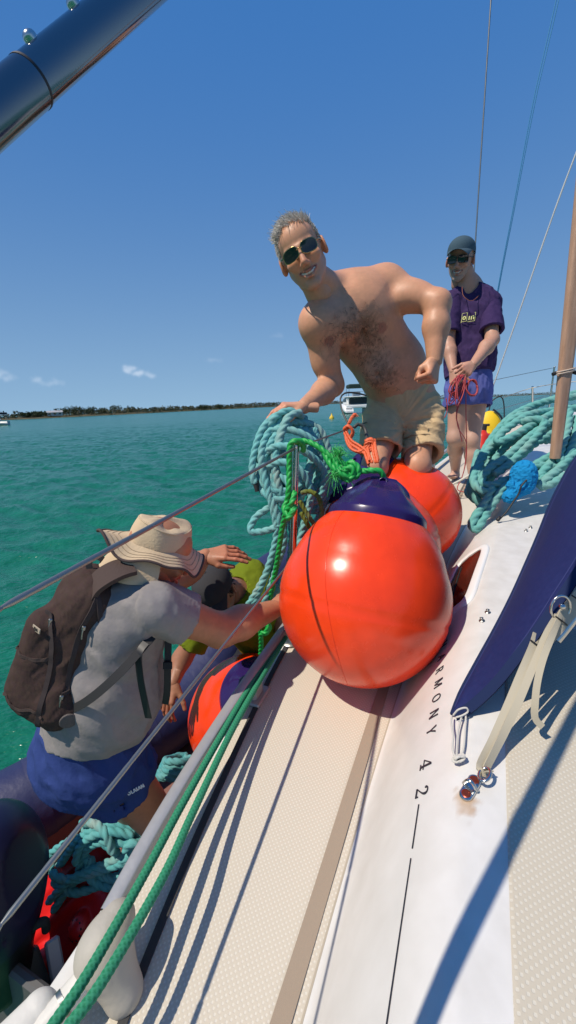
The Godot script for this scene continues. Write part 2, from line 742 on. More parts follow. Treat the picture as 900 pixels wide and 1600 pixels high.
# low coast along the horizon: a bank, a belt of mangrove, trees that stand out and one pale house
func shore() -> void:
	var line := [Vector3(-285.6719, 0, -165.2016), Vector3(-216.6646, 0, -192.7601), Vector3(-181.662, 0, -238.7445), Vector3(-168.1613, 0, -262.8037), Vector3(-147.3746, 0, -284.0435), Vector3(-120.7483, 0, -328.5116), Vector3(-90.8994, 0, -420.2824), Vector3(-11.7713, 0, -599.8845), Vector3(148.1723, 0, -836.9857), Vector3(416.7352, 0, -1071.8357), Vector3(707.7936, 0, -1149.5774), Vector3(902.0906, 0, -1070.6225), Vector3(1234.1534, 0, -852.564)]
	var p := path(line, 12.0)
	var g := Geo.new()
	var rows := []
	var n := FastNoiseLite.new()
	n.seed = 6
	n.frequency = 0.02
	for q in p:
		var out := Vector3(q.x, 0, q.z).normalized()
		var j := n.get_noise_2d(q.x, q.z)
		rows.append(PackedVector3Array([q + Vector3(0, -0.4, 0), q + out * (2 + j * 2) + Vector3(0, 0.5 + j * 0.3, 0), q + out * 12 + Vector3(0, 1.0 + j * 0.5, 0), q + out * 70 + Vector3(0, 1.5, 0), q + out * 90 + Vector3(0, -0.5, 0)]))
	g.sheet(rows)
	var land := mat(Color.WHITE, 0.95, 0.2)
	land.albedo_texture = noise_tex(0.02, 61, 256, false, 1.0, [lin(0.05, 0.05, 0.03), lin(0.16, 0.13, 0.08)])
	struct("land", g.mesh(), tri(land, 0.02, true))
	var r := RandomNumberGenerator.new()
	r.seed = 4
	var leaf := vmat(0.8, 0.2)
	leaf.backlight_enabled = true
	leaf.backlight = Color(0.25, 0.3, 0.1)
	var f := Geo.new()
	for i in p.size():
		var out := Vector3(p[i].x, 0, p[i].z).normalized()
		var far := p[i].length()
		var along := Vector3(-out.z, 0, out.x)
		var tall := (3.4 + 2.2 * n.get_noise_2d(p[i].x * 3, p[i].z * 3)) * (1.0 if far < 500 else 1.35)
		for k in (60 if far < 700 else 26):
			var c := p[i] + out * r.randf_range(4, 30) + along * r.randf_range(-8, 8) + Vector3(0, 0.6 + tall * pow(r.randf(), 0.8), 0)
			leaf_clump(f, c, r.randf_range(0.9, 1.7), 5, r, Color(0.050, 0.068, 0.040).lerp(Color(0.12, 0.105, 0.065), r.randf() * 0.8))
	var belt := solo("mangrove_belt", f.mesh(), leaf, "low olive green mangrove belt along the far shore on the horizon", "mangroves")
	belt.set_meta("kind", "stuff")
	# trees that stand out above the belt, from the left edge on
	var spots := [[34, 310, 3.6, 5.0], [48, 312, 4.2, 6.0], [63, 318, 4.0, 5.0], [84, 330, 6.3, 7.0], [98, 332, 7.2, 8.0], [110, 334, 6.6, 6.5], [126, 340, 6.0, 6.0], [143, 350, 5.2, 5.0], [163, 366, 7.6, 6.0], [183, 380, 6.0, 6.0], [300, 440, 5.6, 6.0], [330, 470, 5.4, 6.0]]
	var says := ["first rounded tree from the left end of the far shore", "second, wider dark tree from the left end of the far shore", "small tree just left of the pale house on the shore", "dark tree just right of the pale house on the shore", "tallest tree of the dense clump on the far shore", "broad tree right of the tallest one in the shore clump", "rounded tree at the right end of the dense shore clump", "low lone tree on the far shore between two clumps", "pointed tree standing alone on the far shore", "low wide tree right of the pointed shore tree", "small far tree on the shore above mid water", "last small tree on the shore before the leaning man"]
	for i in spots.size():
		var s: Array = spots[i]
		var at := at_bearing(s[0], s[1] + 12.0) + Vector3(0, 0.9, 0)
		var o := thing("shore_tree", says[i], "tree", Transform3D(Basis(), at), "trees on the far shore")
		var t := Geo.new()
		for k in 4:
			var top := at + Vector3(r.randf_range(-1, 1) * s[3] * 0.25, s[2] * 0.6, r.randf_range(-1, 1))
			t.tube(path([at + Vector3(0, -0.8, 0), at.lerp(top, 0.5) + Vector3(r.randf_range(-0.3, 0.3), 0, 0), top], 0.5), 0.22, 6, 0.06)
		part("trunk", t.mesh(), mat(lin(0.09, 0.07, 0.05), 0.9), o)
		var cg := Geo.new()
		for k in 120:
			var d := Vector3(r.randfn(), r.randfn() * 0.8, r.randfn()).normalized() * pow(r.randf(), 0.4)
			var c := at + Vector3(d.x * s[3] * 0.85, s[2] * 0.50 + d.y * s[2] * 0.42, d.z * s[3] * 0.6)
			leaf_clump(cg, c, r.randf_range(0.5, 1.0), 7, r, Color(0.040, 0.065, 0.035).lerp(Color(0.085, 0.095, 0.05), r.randf()))
		part("crown", cg.mesh(), leaf, o)
	# pale low house among the trees
	var at := at_bearing(74, 326) + Vector3(0, 1.0, 0)
	var fr := frame(at, -at * Vector3(1, 0, 1), Vector3.UP)
	var o := thing("shore_house", "low pale house with a grey roof between trees on the far shore", "house", fr)
	var hg := Geo.new()
	hg.box(fr * Transform3D(Basis(), Vector3(0, 1.3, 0)), Vector3(9, 2.2, 5), 0.02)
	var wall := part("wall", hg.mesh(), mat(lin(0.55, 0.56, 0.54), 0.8), o)
	hg = Geo.new()
	var rf := []
	for q in [[-4.9, -2.9], [4.9, -2.9]]: rf.append(PackedVector3Array([fr * Vector3(q[0], 2.5, -2.9), fr * Vector3(q[0], 3.7, 0), fr * Vector3(q[0], 2.5, 2.9), fr * Vector3(q[0], 2.42, 2.9), fr * Vector3(q[0], 2.42, -2.9)]))
	hg.sheet(rf, true)
	part("roof", hg.mesh(), mat(lin(0.35, 0.36, 0.37), 0.6), o)
	for k in 3:
		hg = Geo.new()
		hg.box(fr * Transform3D(Basis(), Vector3(-3 + k * 3, 1.5, 2.52)), Vector3(1.2, 1.0, 0.08), 0.01)
		part("window", hg.mesh(), mat(lin(0.03, 0.035, 0.04), 0.1), o)


func at_bearing(x: float, dist: float) -> Vector3:
	# the shore trees follow the coast from west to east; x is in hundredths of its length in view
	var a := Vector3(-0.5567, 0, -0.8307).lerp(Vector3(-0.0196, 0, -0.9998), x / 430.0)
	return Vector3(a.x, 0, a.z).normalized() * dist


func leaf_clump(g: Geo, c: Vector3, size: float, count: int, r: RandomNumberGenerator, col: Color) -> void:
	for i in count:
		var p := c + Vector3(r.randfn(), r.randfn() * 0.7, r.randfn()) * size * 0.55
		var u := Vector3(r.randfn(), r.randfn(), r.randfn()).normalized() * size * 0.5
		var w := u.cross(Vector3(r.randfn(), r.randfn(), r.randfn())).normalized() * size * 0.32
		g.tint = col * r.randf_range(0.75, 1.3)
		g.tint.a = 1.0
		var s := g.v.size()
		g.put(p - u); g.put(p + w); g.put(p + u); g.put(p - w)
		g.quad(s, s + 1, s + 2, s + 3)
	g.tint = Color.WHITE


# two boats lying to their anchors
func anchored_boats() -> void:
	# a power catamaran seen from astern, with a flybridge and a dark awning
	var at := Vector3(14.8854, 0, -82.6706)
	var fr := frame(at, -at * Vector3(1, 0, 1) + Vector3(14, 0, 0), Vector3.UP)   # its stern looks at us
	var o := thing("power_catamaran", "white twin-hulled motor boat with a dark green awning anchored behind the leaning man", "boat", fr)
	var white: Material = M.white_paint
	var dark := mat(lin(0.02, 0.022, 0.025), 0.25)
	for s in [-1, 1]:
		var g := Geo.new()
		var rows := []
		for i in 9:
			var t := i / 8.0
			var z := 1.2 - t * 11.0
			var w: float = 0.85 * (1.0 - pow(t, 3.0) * 0.95)
			var top := 1.35 + t * 0.55 if i > 0 else 0.55
			rows.append(PackedVector3Array([fr * Vector3(s * 2.2 - w, top, z), fr * Vector3(s * 2.2 - w * 0.9, 0.4, z), fr * Vector3(s * 2.2, -0.4, z), fr * Vector3(s * 2.2 + w * 0.9, 0.4, z), fr * Vector3(s * 2.2 + w, top, z)]))
		g.sheet(rows, true); g.fan(rows[0])
		part("hull", g.mesh(), white, o)
		g = Geo.new()
		g.box(fr * Transform3D(Basis(), Vector3(s * 2.2, 0.32, 1.75)), Vector3(1.5, 0.14, 1.2), 0.04)
		for k in 3: g.box(fr * Transform3D(Basis(), Vector3(s * 2.2, 0.55 + k * 0.28, 1.15 - k * 0.3)), Vector3(1.2, 0.1, 0.32), 0.03)
		part("stern_steps", g.mesh(), white, o)
	var g := Geo.new()
	g.box(fr * Transform3D(Basis(), Vector3(0, 1.35, -4)), Vector3(5.4, 0.6, 9.0), 0.12)
	part("bridge_deck", g.mesh(), white, o)
	g = Geo.new()
	g.box(fr * Transform3D(Basis(), Vector3(0, 2.35, -4.6)), Vector3(4.6, 1.5, 6.0), 0.25)
	var cab := part("cabin", g.mesh(), white, o)
	g = Geo.new()
	g.box(fr * Transform3D(Basis(), Vector3(0, 2.4, -1.58)), Vector3(3.9, 1.15, 0.06), 0.03)
	part("window", g.mesh(), dark, cab)
	for s in [-1, 1]:
		g = Geo.new()
		g.box(fr * Transform3D(Basis(), Vector3(s * 2.31, 2.55, -4.6)), Vector3(0.06, 0.6, 4.6), 0.03)
		part("window", g.mesh(), dark, cab)
	g = Geo.new()
	g.box(fr * Transform3D(Basis(), Vector3(0, 3.2, -3.0)), Vector3(5.0, 0.18, 7.6), 0.08)
	part("flybridge_deck", g.mesh(), white, o)
	for s in [-1, 1]:
		for z in [0.4, -5.0]:
			g = Geo.new()
			g.tube(path([fr * Vector3(s * 2.2, 1.6, z), fr * Vector3(s * 2.2, 3.2, z)], 0.8), 0.06, 8)
			part("deck_post", g.mesh(), white, o)
	g = Geo.new()
	for s in [-1, 1]: g.tube(path([fr * Vector3(s * 2.3, 3.3, 0.4), fr * Vector3(s * 2.3, 4.1, 0.4), fr * Vector3(s * 2.3, 4.15, -3), fr * Vector3(s * 2.3, 4.1, -6)], 0.5), 0.035, 6)
	g.tube(path([fr * Vector3(-2.3, 4.1, 0.4), fr * Vector3(2.3, 4.1, 0.4)], 0.5), 0.035, 6)
	part("rail", g.mesh(), M.rough_steel, o)
	g = Geo.new()
	g.box(fr * Transform3D(Basis(), Vector3(0, 3.7, -4.2)), Vector3(1.6, 0.9, 0.8), 0.1)
	part("helm_console", g.mesh(), white, o)
	for s in [-1, 1]:
		for z in [-1.6, -5.4]:
			g = Geo.new()
			g.tube(path([fr * Vector3(s * 1.9, 3.3, z), fr * Vector3(s * 1.8, 5.1, z)], 0.8), 0.04, 6)
			part("awning_post", g.mesh(), M.rough_steel, o)
	g = Geo.new()
	g.box(fr * Transform3D(Basis(), Vector3(0.2, 5.25, -3.5)), Vector3(4.2, 0.75, 4.4), 0.18)
	part("awning", g.mesh(), mat(lin(0.008, 0.03, 0.026), 0.8), o)

	# a sloop mostly outside the picture on the left
	at = Vector3(-76.312, 0, -111.362)
	fr = frame(at, Vector3(1, 0, 0.35), Vector3.UP)
	o = thing("anchored_sloop", "small dark-topped boat half cut off by the left edge of the photo on the horizon", "boat", fr)
	g = Geo.new()
	var rows := []
	for i in 9:
		var t := i / 8.0
		var z := -5.0 + t * 10.0
		var w: float = 1.6 * pow(sin(clampf(t * 0.72 + 0.14, 0, 1) * PI), 0.7) * (1.0 if t < 0.9 else 0.5)
		rows.append(PackedVector3Array([fr * Vector3(-w, 1.0, z), fr * Vector3(-w * 0.8, 0.2, z), fr * Vector3(0, -0.4, z), fr * Vector3(w * 0.8, 0.2, z), fr * Vector3(w, 1.0, z)]))
	g.sheet(rows, true); g.fan(rows[0]); g.fan(rows[-1])
	part("hull", g.mesh(), mat(lin(0.35, 0.4, 0.42), 0.4), o)
	g = Geo.new()
	g.box(fr * Transform3D(Basis(), Vector3(0, 1.3, -0.4)), Vector3(1.9, 0.7, 3.6), 0.2)
	part("cabin", g.mesh(), white, o)
	for s in [-1, 1]:
		for z in [1.0, 3.6]:
			g = Geo.new()
			g.tube(path([fr * Vector3(s * 1.0, 1.0, z), fr * Vector3(s * 0.9, 2.9, z)], 0.8), 0.04, 6)
			part("awning_post", g.mesh(), M.rough_steel, o)
	g = Geo.new()
	g.box(fr * Transform3D(Basis(), Vector3(0, 3.0, 2.3)), Vector3(2.3, 0.5, 3.0), 0.15)
	part("awning", g.mesh(), mat(lin(0.012, 0.016, 0.03), 0.8), o)
	g = Geo.new()
	g.tube(path([fr * Vector3(0, 1.2, -1.2), fr * Vector3(0, 11.5, -1.2)], 1.0), 0.09, 8, 0.06)
	part("mast", g.mesh(), M.rough_steel, o)

	# a small yellow mooring buoy near the catamaran
	at = Vector3(6.7664, 0, -59.6172)
	o = thing("mooring_buoy", "tiny yellow mooring buoy on the water left of the motor boat", "buoy", Transform3D(Basis(), at))
	g = Geo.new()
	g.lathe(Transform3D(Basis(), at), PackedVector2Array([Vector2(0.01, -0.3), Vector2(0.3, -0.2), Vector2(0.36, 0.05), Vector2(0.3, 0.3), Vector2(0.12, 0.5), Vector2(0.06, 0.75), Vector2(0.005, 0.78)]), 14)
	part("float", g.mesh(), mat(lin(0.75, 0.5, 0.03), 0.5), o)
	g = Geo.new()
	g.tube(path(range(13).map(func(k): return at + Vector3(cos(k * TAU / 12) * 0.08, 0.84 + sin(k * TAU / 12) * 0.08, 0)), 0.03), 0.015, 6)
	part("ring", g.mesh(), M.rough_steel, o)



# --- the yacht's shape, in its own frame: x to starboard of the camera's foot, f metres forward ---
func rail_x(f: float) -> float:
	return -0.605 + 0.03 * pow(maxf(f - 0.8, 0), 2) + 0.02 * pow(maxf(f - 4.5, 0), 3)

func bar_x(f: float) -> float:
	return rail_x(f) + 0.020 + 0.047 * exp(-(f - 0.25) / 0.27)

func crease_x(f: float) -> float:
	return -0.175 + 0.03 * pow(maxf(f, 0), 2) if f < 3.2 else -0.175 + 0.3072 + 0.192 * (f - 3.2)

func roof_h(f: float) -> float:
	return maxf(0.27 - 0.045 * maxf(f - 1.2, 0), 0.06)

func roof(x: float, f: float) -> float:
	var u := (x - crease_x(f)) / 0.21
	if u <= 0: return 0.0
	var v := roof_h(f) * (1.0 - pow(1.0 - minf(u, 1.0), 1.8))
	return v + (0.03 * (x - crease_x(f) - 0.21) if u > 1 else 0.0)

func on_boat(x: float, f: float, h := 0.0) -> Vector3:   # a point h above deck or coachroof
	return b(x, roof(x, f), f) + boat_normal(x, f) * h

func boat_normal(x: float, f: float) -> Vector3:
	var e := 0.004
	var dx := Vector3(2 * e, roof(x + e, f) - roof(x - e, f), 0)
	var dz := Vector3(0, roof(x, f + e) - roof(x, f - e), -2 * e)
	return (boat.basis * dz.cross(dx)).normalized() * (1.0 if (dz.cross(dx)).y > 0 else -1.0)

func to_boat(p: Vector3) -> Vector3:   # (x, h, f)
	var q := boat.affine_inverse() * p
	return Vector3(q.x, q.y, -q.z)


func yacht() -> void:
	var o := thing("sailing_yacht", "white sailing yacht whose side deck and coachroof fill the lower right", "yacht", boat)
	M.yacht = o
	var fs := []
	var f := -0.9
	while f < 7.3:
		fs.append(f)
		f += 0.04 if f < 2.0 else 0.15
	# hull
	var g := Geo.new()
	var rows := []
	for q in fs:
		var x := rail_x(q)
		rows.append(PackedVector3Array([b(x + 0.35, -1.5, q), b(x + 0.06, -0.9, q), b(x - 0.02, -0.3, q), b(x - 0.03, -0.06, q), b(x - 0.027, -0.02, q), b(x - 0.015, -0.002, q), b(x + 0.012, 0.0, q)]))
	g.sheet(rows)
	rows = []
	for q in fs:
		var x := 3.0 - rail_x(q)
		rows.append(PackedVector3Array([b(x - 0.35, -1.5, q), b(x - 0.06, -0.9, q), b(x + 0.02, -0.3, q), b(x + 0.03, -0.05, q), b(x - 0.01, 0, q)]))
	g.sheet(rows)
	rows = []
	for q in [-0.9]: rows.append(PackedVector3Array([b(rail_x(q) + 0.35, -1.5, q), b(3.0 - rail_x(q) - 0.35, -1.5, q)]))
	rows.append(PackedVector3Array([b(rail_x(-0.9), 0, -0.9), b(3.0 - rail_x(-0.9), 0, -0.9)]))
	g.sheet(rows)
	part("hull", g.mesh(), M.gelcoat, o)
	# side deck, moulded in anti-slip
	g = Geo.new()
	rows = []
	var uvs := []
	for q in fs:
		var row := PackedVector3Array()
		var ur := []
		for k in 9:
			var x := lerpf(rail_x(q) + 0.012, crease_x(q) - 0.014, k / 8.0)
			row.append(b(x, 0.0, q)); ur.append(Vector2(x - rail_x(q), q))
		rows.append(row); uvs.append(ur)
	g.sheet(rows, false, uvs)
	part("side_deck", g.mesh(), M.nonskid, o)
	# cabin side and roof in smooth gelcoat, with a fillet along the deck
	g = Geo.new()
	rows = []
	for q in fs:
		var row := PackedVector3Array()
		for k in 5: row.append(b(crease_x(q) - 0.014 + k * 0.005, 0.0012 + 0.0012 * k * k, q))
		for k in range(1, 15): row.append(b(crease_x(q) + 0.21 * k / 14.0, maxf(roof(crease_x(q) + 0.21 * k / 14.0, q), 0.022 if k == 1 else 0.0), q))
		for k in range(1, 9):
			var x := lerpf(crease_x(q) + 0.21, 1.5, pow(k / 8.0, 1.5))
			row.append(b(x, roof(x, q), q))
		row.append(b(2.4, roof(1.5, q), q)); row.append(b(2.75, 0.0, q)); row.append(b(3.0 - rail_x(q), 0.0, q))
		rows.append(row)
	g.sheet(rows)
	part("coachroof", g.mesh(), M.gelcoat, o)
	g = Geo.new()
	var jl := PackedVector3Array()
	for q in fs: jl.append(b(crease_x(q) - 0.016, 0.0012, q))
	g.strap(jl, 0.0035, 0.001, boat.basis.y)
	part("deck_joint", g.mesh(), mat(lin(0.40, 0.35, 0.27), 0.8), o)
	# anti-slip panel on the roof
	g = Geo.new()
	rows = []
	uvs = []
	for q in fs:
		if q > 1.15: break
		var row := PackedVector3Array()
		var ur := []
		for k in 14:
			var x := crease_x(q) + 0.262 + k * 0.1
			row.append(b(x, roof(x, q) + (0.0035 if k > 0 else 0.0005), q)); ur.append(Vector2(x, q))
			if k == 0:
				row.append(b(x + 0.006, roof(x + 0.006, q) + 0.0035, q)); ur.append(Vector2(x + 0.006, q))
		rows.append(row); uvs.append(ur)
	g.sheet(rows, false, uvs)
	part("roof_anti_slip_panel", g.mesh(), M.roof_nonskid, o)

	# raised toe rail on castings
	g = Geo.new()
	rows = []
	for q in fs:
		if q < 0.235: continue
		var x := bar_x(q)
		var row := PackedVector3Array()
		for k in 12:
			var a := TAU * k / 12
			row.append(b(x + sign(cos(a)) * pow(absf(cos(a)), 0.6) * 0.017, 0.098 + sign(sin(a)) * pow(absf(sin(a)), 0.6) * 0.015, q))
		rows.append(row)
	g.sheet(rows, true)
	var rail_m: StandardMaterial3D = bumpy(tri(mat(Color(0.66, 0.66, 0.66), 0.42, 0.5, 0.35), 3.0), M.bumps, 0.15)
	part("toe_rail", g.mesh(), rail_m, o)
	for q in [0.9, 1.9, 2.9, 3.9, 4.9]:
		g = Geo.new()
		var t := Transform3D(boat.basis, b(bar_x(q), 0.042, q))
		g.box(t, Vector3(0.024, 0.084, 0.06), 0.008)
		g.box(Transform3D(boat.basis, b(bar_x(q) + 0.004, 0.006, q)), Vector3(0.05, 0.012, 0.09), 0.004)
		part("toe_rail_foot", g.mesh(), rail_m, o)
	# the end casting: a swept foot with an eye for the ribbed tube
	var ca := Vector3(-0.3358, 1.3679, -0.5341)
	var cb := Vector3(-0.3528, 1.3487, -0.4914)
	var cc := Vector3(-0.3176, 1.2855, -0.4764)
	var fl := Field.new(ca.min(cb).min(cc) - Vector3.ONE * 0.08, ca.max(cb).max(cc) + Vector3.ONE * 0.08, 0.0035)
	fl.cone(ca, cb, 0.027, 0.036, 0.02)
	fl.cone(cb, cc, 0.034, 0.026, 0.03)
	fl.cone(ca.lerp(cb, 0.6), cc, 0.03, 0.024, 0.03)
	fl.cone(Vector3(-0.3723, 1.3427, -0.4885), Vector3(-0.3468, 1.344, -0.4937), 0.017, 0.017, 0.004, Vector3.ZERO, 1.0, -1.0)
	fl.cut(Vector3(-0.3211, 1.274, -0.4725), -boat.basis.y)
	part("rail_end_casting", fl.mesh(plain(Color.WHITE)), bumpy(tri(mat(lin(0.40, 0.375, 0.32), 0.6), 9.0), M.bumps, 0.3), o)
	g = Geo.new()
	var t0 := Vector3(-0.352, 1.3433, -0.4875)
	var t1 := Vector3(-0.4306, 1.323, -0.3973)
	g.tube(path([t0, t0.lerp(t1, 0.25)], 0.004), 0.012, 14)
	part("tube_end_ferrule", g.mesh(), M.rough_steel, o)
	g = Geo.new()
	var pp := path([t0.lerp(t1, 0.14), t1], 0.002)
	rows = []
	var ax := (t1 - t0).normalized()
	var sx := ax.cross(boat.basis.y).normalized()
	for i in pp.size():
		var row := PackedVector3Array()
		for k in 48:
			var a := TAU * k / 48
			var rr := 0.0185 + (0.0011 if k % 2 == 0 else 0.0)
			row.append(pp[i] + (sx * cos(a) + sx.cross(ax) * sin(a)) * rr)
		rows.append(row)
	g.sheet(rows, true); g.fan(rows[0])
	part("ribbed_tube", g.mesh(), M.white_plastic, o)
	g = Geo.new()
	g.tube(path([t0.lerp(t1, 0.49), t0.lerp(t1, 0.55)], 0.004), 0.0206, 20)
	part("tube_collar", g.mesh(), M.rough_steel, o)
	fl = Field.new(Vector3(-0.4446, 1.3155, -0.4346) - Vector3.ONE * 0.1, Vector3(-0.4446, 1.3155, -0.4346) + Vector3.ONE * 0.1, 0.004)
	fl.cone(Vector3(-0.4336, 1.321, -0.4353), Vector3(-0.4555, 1.3124, -0.4024), 0.03, 0.04, 0.02)
	part("tube_end_boot", fl.mesh(plain(Color.WHITE)), M.white_plastic, o)

	# stanchions and guard wires
	var tops := [b(-0.45, 0.80, -1.2), Vector3(0.0354, 2.1124, -1.4009), b(-0.30, 0.70, 3.3), b(0.13, 0.70, 5.1), b(1.0, 0.72, 7.0)]
	var mids := [b(-0.44, 0.38, -1.2), b(-0.571, 0.34, 1.225), b(-0.36, 0.34, 3.3), b(0.05, 0.34, 5.1), b(1.0, 0.36, 7.0)]
	var feet := [b(-0.58, 0.0, -0.5), b(-0.585, 0.0, 1.19), b(rail_x(3.3) + 0.03, 0.0, 3.3), b(rail_x(5.1) + 0.04, 0.0, 5.1), b(1.0, 0.0, 7.0)]
	tops.insert(1, Vector3(-0.3388, 2.04, -0.437)); mids.insert(1, Vector3(-0.3871, 1.6303, -0.375))
	tops[0] = tops[1] + (tops[1] - tops[2]) * 0.9
	mids[0] = mids[1] + (mids[1] - mids[2]) * 0.9
	feet.insert(1, Vector3.ZERO)
	for i in range(2, 6):
		g = Geo.new()
		g.tube(path([feet[i], tops[i]], 0.05), 0.0125, 16)
		g.lathe(frame(tops[i], boat.basis.z, (tops[i] - feet[i]).normalized()), PackedVector2Array([Vector2(0.0125, -0.01), Vector2(0.0138, 0.0), Vector2(0.0125, 0.008), Vector2(0.006, 0.014), Vector2(0.0005, 0.016)]), 16)
		var s := part("stanchion", g.mesh(), M.steel, o)
		g = Geo.new()
		g.lathe(Transform3D(boat.basis, feet[i]), PackedVector2Array([Vector2(0.0005, 0.004), Vector2(0.036, 0.004), Vector2(0.036, 0.009), Vector2(0.019, 0.014), Vector2(0.0175, 0.06), Vector2(0.013, 0.062)]), 20)
		part("stanchion_base", g.mesh(), M.rough_steel, s)
	for w in [tops, mids]:
		g = Geo.new()
		for i in w.size() - 1: g.rope(path([w[i] - boat.basis.y * 0.006, w[i + 1] - boat.basis.y * 0.006], 0.012 if i < 2 else 0.2), 0.0045 if i < 2 else 0.0035, 10.0, 0.0, 8, 6, 0.1)
		part("guard_wire", g.mesh(), M.wire, o)
	# starboard guard rail seen far across the foredeck
	var far_rail := [Vector3(2.4593, 2.2216, -4.7482), Vector3(2.7407, 2.3176, -4.67), Vector3(3.0066, 2.3584, -4.3706), Vector3(3.3413, 2.3638, -4.0618)]
	g = Geo.new()
	g.tube(path(far_rail, 0.1), 0.004, 6)
	part("guard_wire", g.mesh(), M.wire, o)
	g = Geo.new()
	g.tube(path([Vector3(2.7413, 2.3311, -4.6736), Vector3(2.9574, 1.702, -4.9221)], 0.1), 0.011, 8)
	part("stanchion", g.mesh(), M.steel, o)

	# window in the cabin side
	var ring := func(grow: float, h: float, n := 40) -> PackedVector3Array:
		var out := PackedVector3Array()
		for k in n:
			var a := TAU * k / n
			var e := 0.32
			var qx := signf(cos(a)) * pow(absf(cos(a)), e)
			var qy := signf(sin(a)) * pow(absf(sin(a)), e)
			var ff := 1.50 + qx * (0.225 + grow)
			var u := 0.52 + qy * (0.22 + grow / 0.26) + qx * 0.05
			out.append(on_boat(crease_x(ff) + 0.21 * u, ff, h))
		return out
	g = Geo.new()
	g.sheet([ring.call(0.034, 0.0005), ring.call(0.032, 0.006), ring.call(0.024, 0.0095), ring.call(0.006, 0.0095), ring.call(0.0, 0.006), ring.call(0.0, 0.001)], true)
	var win := part("window", g.mesh(), M.white_paint, o)
	g = Geo.new()
	var rr0: PackedVector3Array = ring.call(0.002, 0.003)
	var pr := []
	for i in 8:
		var row := PackedVector3Array()
		var qc := to_boat(on_boat(crease_x(1.5) + 0.21 * 0.52, 1.5))
		for q in rr0:
			var bq := to_boat(q)
			var xx := lerpf(qc.x, bq.x, i / 7.0)
			var ff := lerpf(qc.z, bq.z, i / 7.0)
			row.append(on_boat(xx, ff, 0.004))
		pr.append(row)
	g.sheet(pr, true)
	part("pane", g.mesh(), mat(lin(0.035, 0.012, 0.008), 0.05, 0.6), win)
	g = Geo.new()
	g.strap(PackedVector3Array(range(12).map(func(k): return on_boat(crease_x(1.32 + k * 0.03) + 0.21 * 0.46, 1.32 + k * 0.03, 0.0055))), 0.006, 0.002, boat_normal(-0.02, 1.5))
	part("pane_seal", g.mesh(), M.black_rubber, win)

	# model name lettered along the cabin side, read from the water
	var ink := mat(lin(0.02, 0.022, 0.035), 0.4)
	var letters := [["H", Vector3(0.4434, 1.5464, -1.0659)], ["A", Vector3(0.4157, 1.5433, -1.009)], ["R", Vector3(0.3908, 1.5412, -0.9559)], ["M", Vector3(0.3678, 1.5412, -0.9024)], ["O", Vector3(0.3445, 1.5392, -0.8516)], ["N", Vector3(0.3212, 1.5358, -0.8032)], ["Y", Vector3(0.2993, 1.5327, -0.7573)], ["4", Vector3(0.2608, 1.5259, -0.6781)], ["2", Vector3(0.2335, 1.5216, -0.62)]]
	for l in letters:
		var q := to_boat(l[1])
		var nn := boat_normal(q.x, q.z)
		var tm := TextMesh.new()
		var fo := SystemFont.new()
		fo.font_names = PackedStringArray(["Droid Serif"]) if l[0] in "42" else PackedStringArray(["Droid Sans"])
		if l[0] in "42": fo.font_italic = true
		tm.font = fo
		tm.font_size = 64
		tm.pixel_size = 0.00062 if not l[0] in "42" else 0.0007
		tm.depth = 0.0012
		tm.text = l[0]
		var x := -(-boat.basis.z)
		x = (x - nn * x.dot(nn)).normalized()
		var tf := Transform3D(Basis(x, nn.cross(x), nn), on_boat(q.x, q.z, 0.001))
		var lm := part("letter", tm, ink, o, false)
		lm.transform = boat.affine_inverse() * tf
	g = Geo.new()
	var line := PackedVector3Array()
	for k in 30:
		var ff := lerpf(0.568, 0.10, k / 29.0)
		line.append(on_boat(lerpf(-0.043, -0.050, k / 29.0), ff, 0.0012))
	g.strap(line.slice(0, 6), 0.0026, 0.0008, boat_normal(-0.043, 0.4))
	g.strap(line.slice(6), 0.0022, 0.0008, boat_normal(-0.043, 0.4))
	part("pinstripe", g.mesh(), ink, o)

	# pad eye with its rust stain, and the snap studs
	var pe := to_boat(Vector3(0.3041, 1.5756, -0.5776))
	var nn := boat_normal(pe.x, pe.z)
	var along := (Vector3(0.2806, 1.5705, -0.5562) - Vector3(0.3321, 1.5793, -0.6042)).normalized()
	along = (along - nn * along.dot(nn)).normalized()
	var pt := frame(on_boat(pe.x, pe.z, 0.0), along, nn)
	g = Geo.new()
	rows = []
	for hh in [0.0, 0.003, 0.0045]:
		var row := PackedVector3Array()
		for k in 28:
			var a := TAU * k / 28
			var grow := 0.0 if hh < 0.004 else -0.0018
			row.append(pt * Vector3(cos(a) * (0.0115 + grow), hh + 0.0005, sin(a) * (0.0115 + grow) + signf(sin(a)) * 0.017))
		rows.append(row)
	g.sheet(rows, true); g.fan(rows[-1])
	var copper := mat(Color(0.62, 0.28, 0.20), 0.3, 0.5, 0.75)
	var pad := part("pad_eye_plate", g.mesh(), M.steel, o)
	for s in [-1, 1]:
		g = Geo.new()
		g.lathe(Transform3D(pt.basis, pt * Vector3(0, 0.004, s * 0.0165)), PackedVector2Array([Vector2(0.0085, 0), Vector2(0.0082, 0.0012), Vector2(0.005, 0.002), Vector2(0.0002, 0.0014)]), 16)
		part("screw_head", g.mesh(), copper, pad)
	g = Geo.new()
	g.tube(path(range(9).map(func(k): return pt * Vector3(-0.012 + 0.003 * k, 0.003 + 0.015 * sin(PI * k / 8.0), 0)), 0.002), 0.0032, 12)
	part("bow", g.mesh(), M.steel, pad)
	g = Geo.new()
	var st := vmat(0.6)
	st.transparency = BaseMaterial3D.TRANSPARENCY_ALPHA
	var nz := FastNoiseLite.new()
	nz.frequency = 40.0
	rows = []
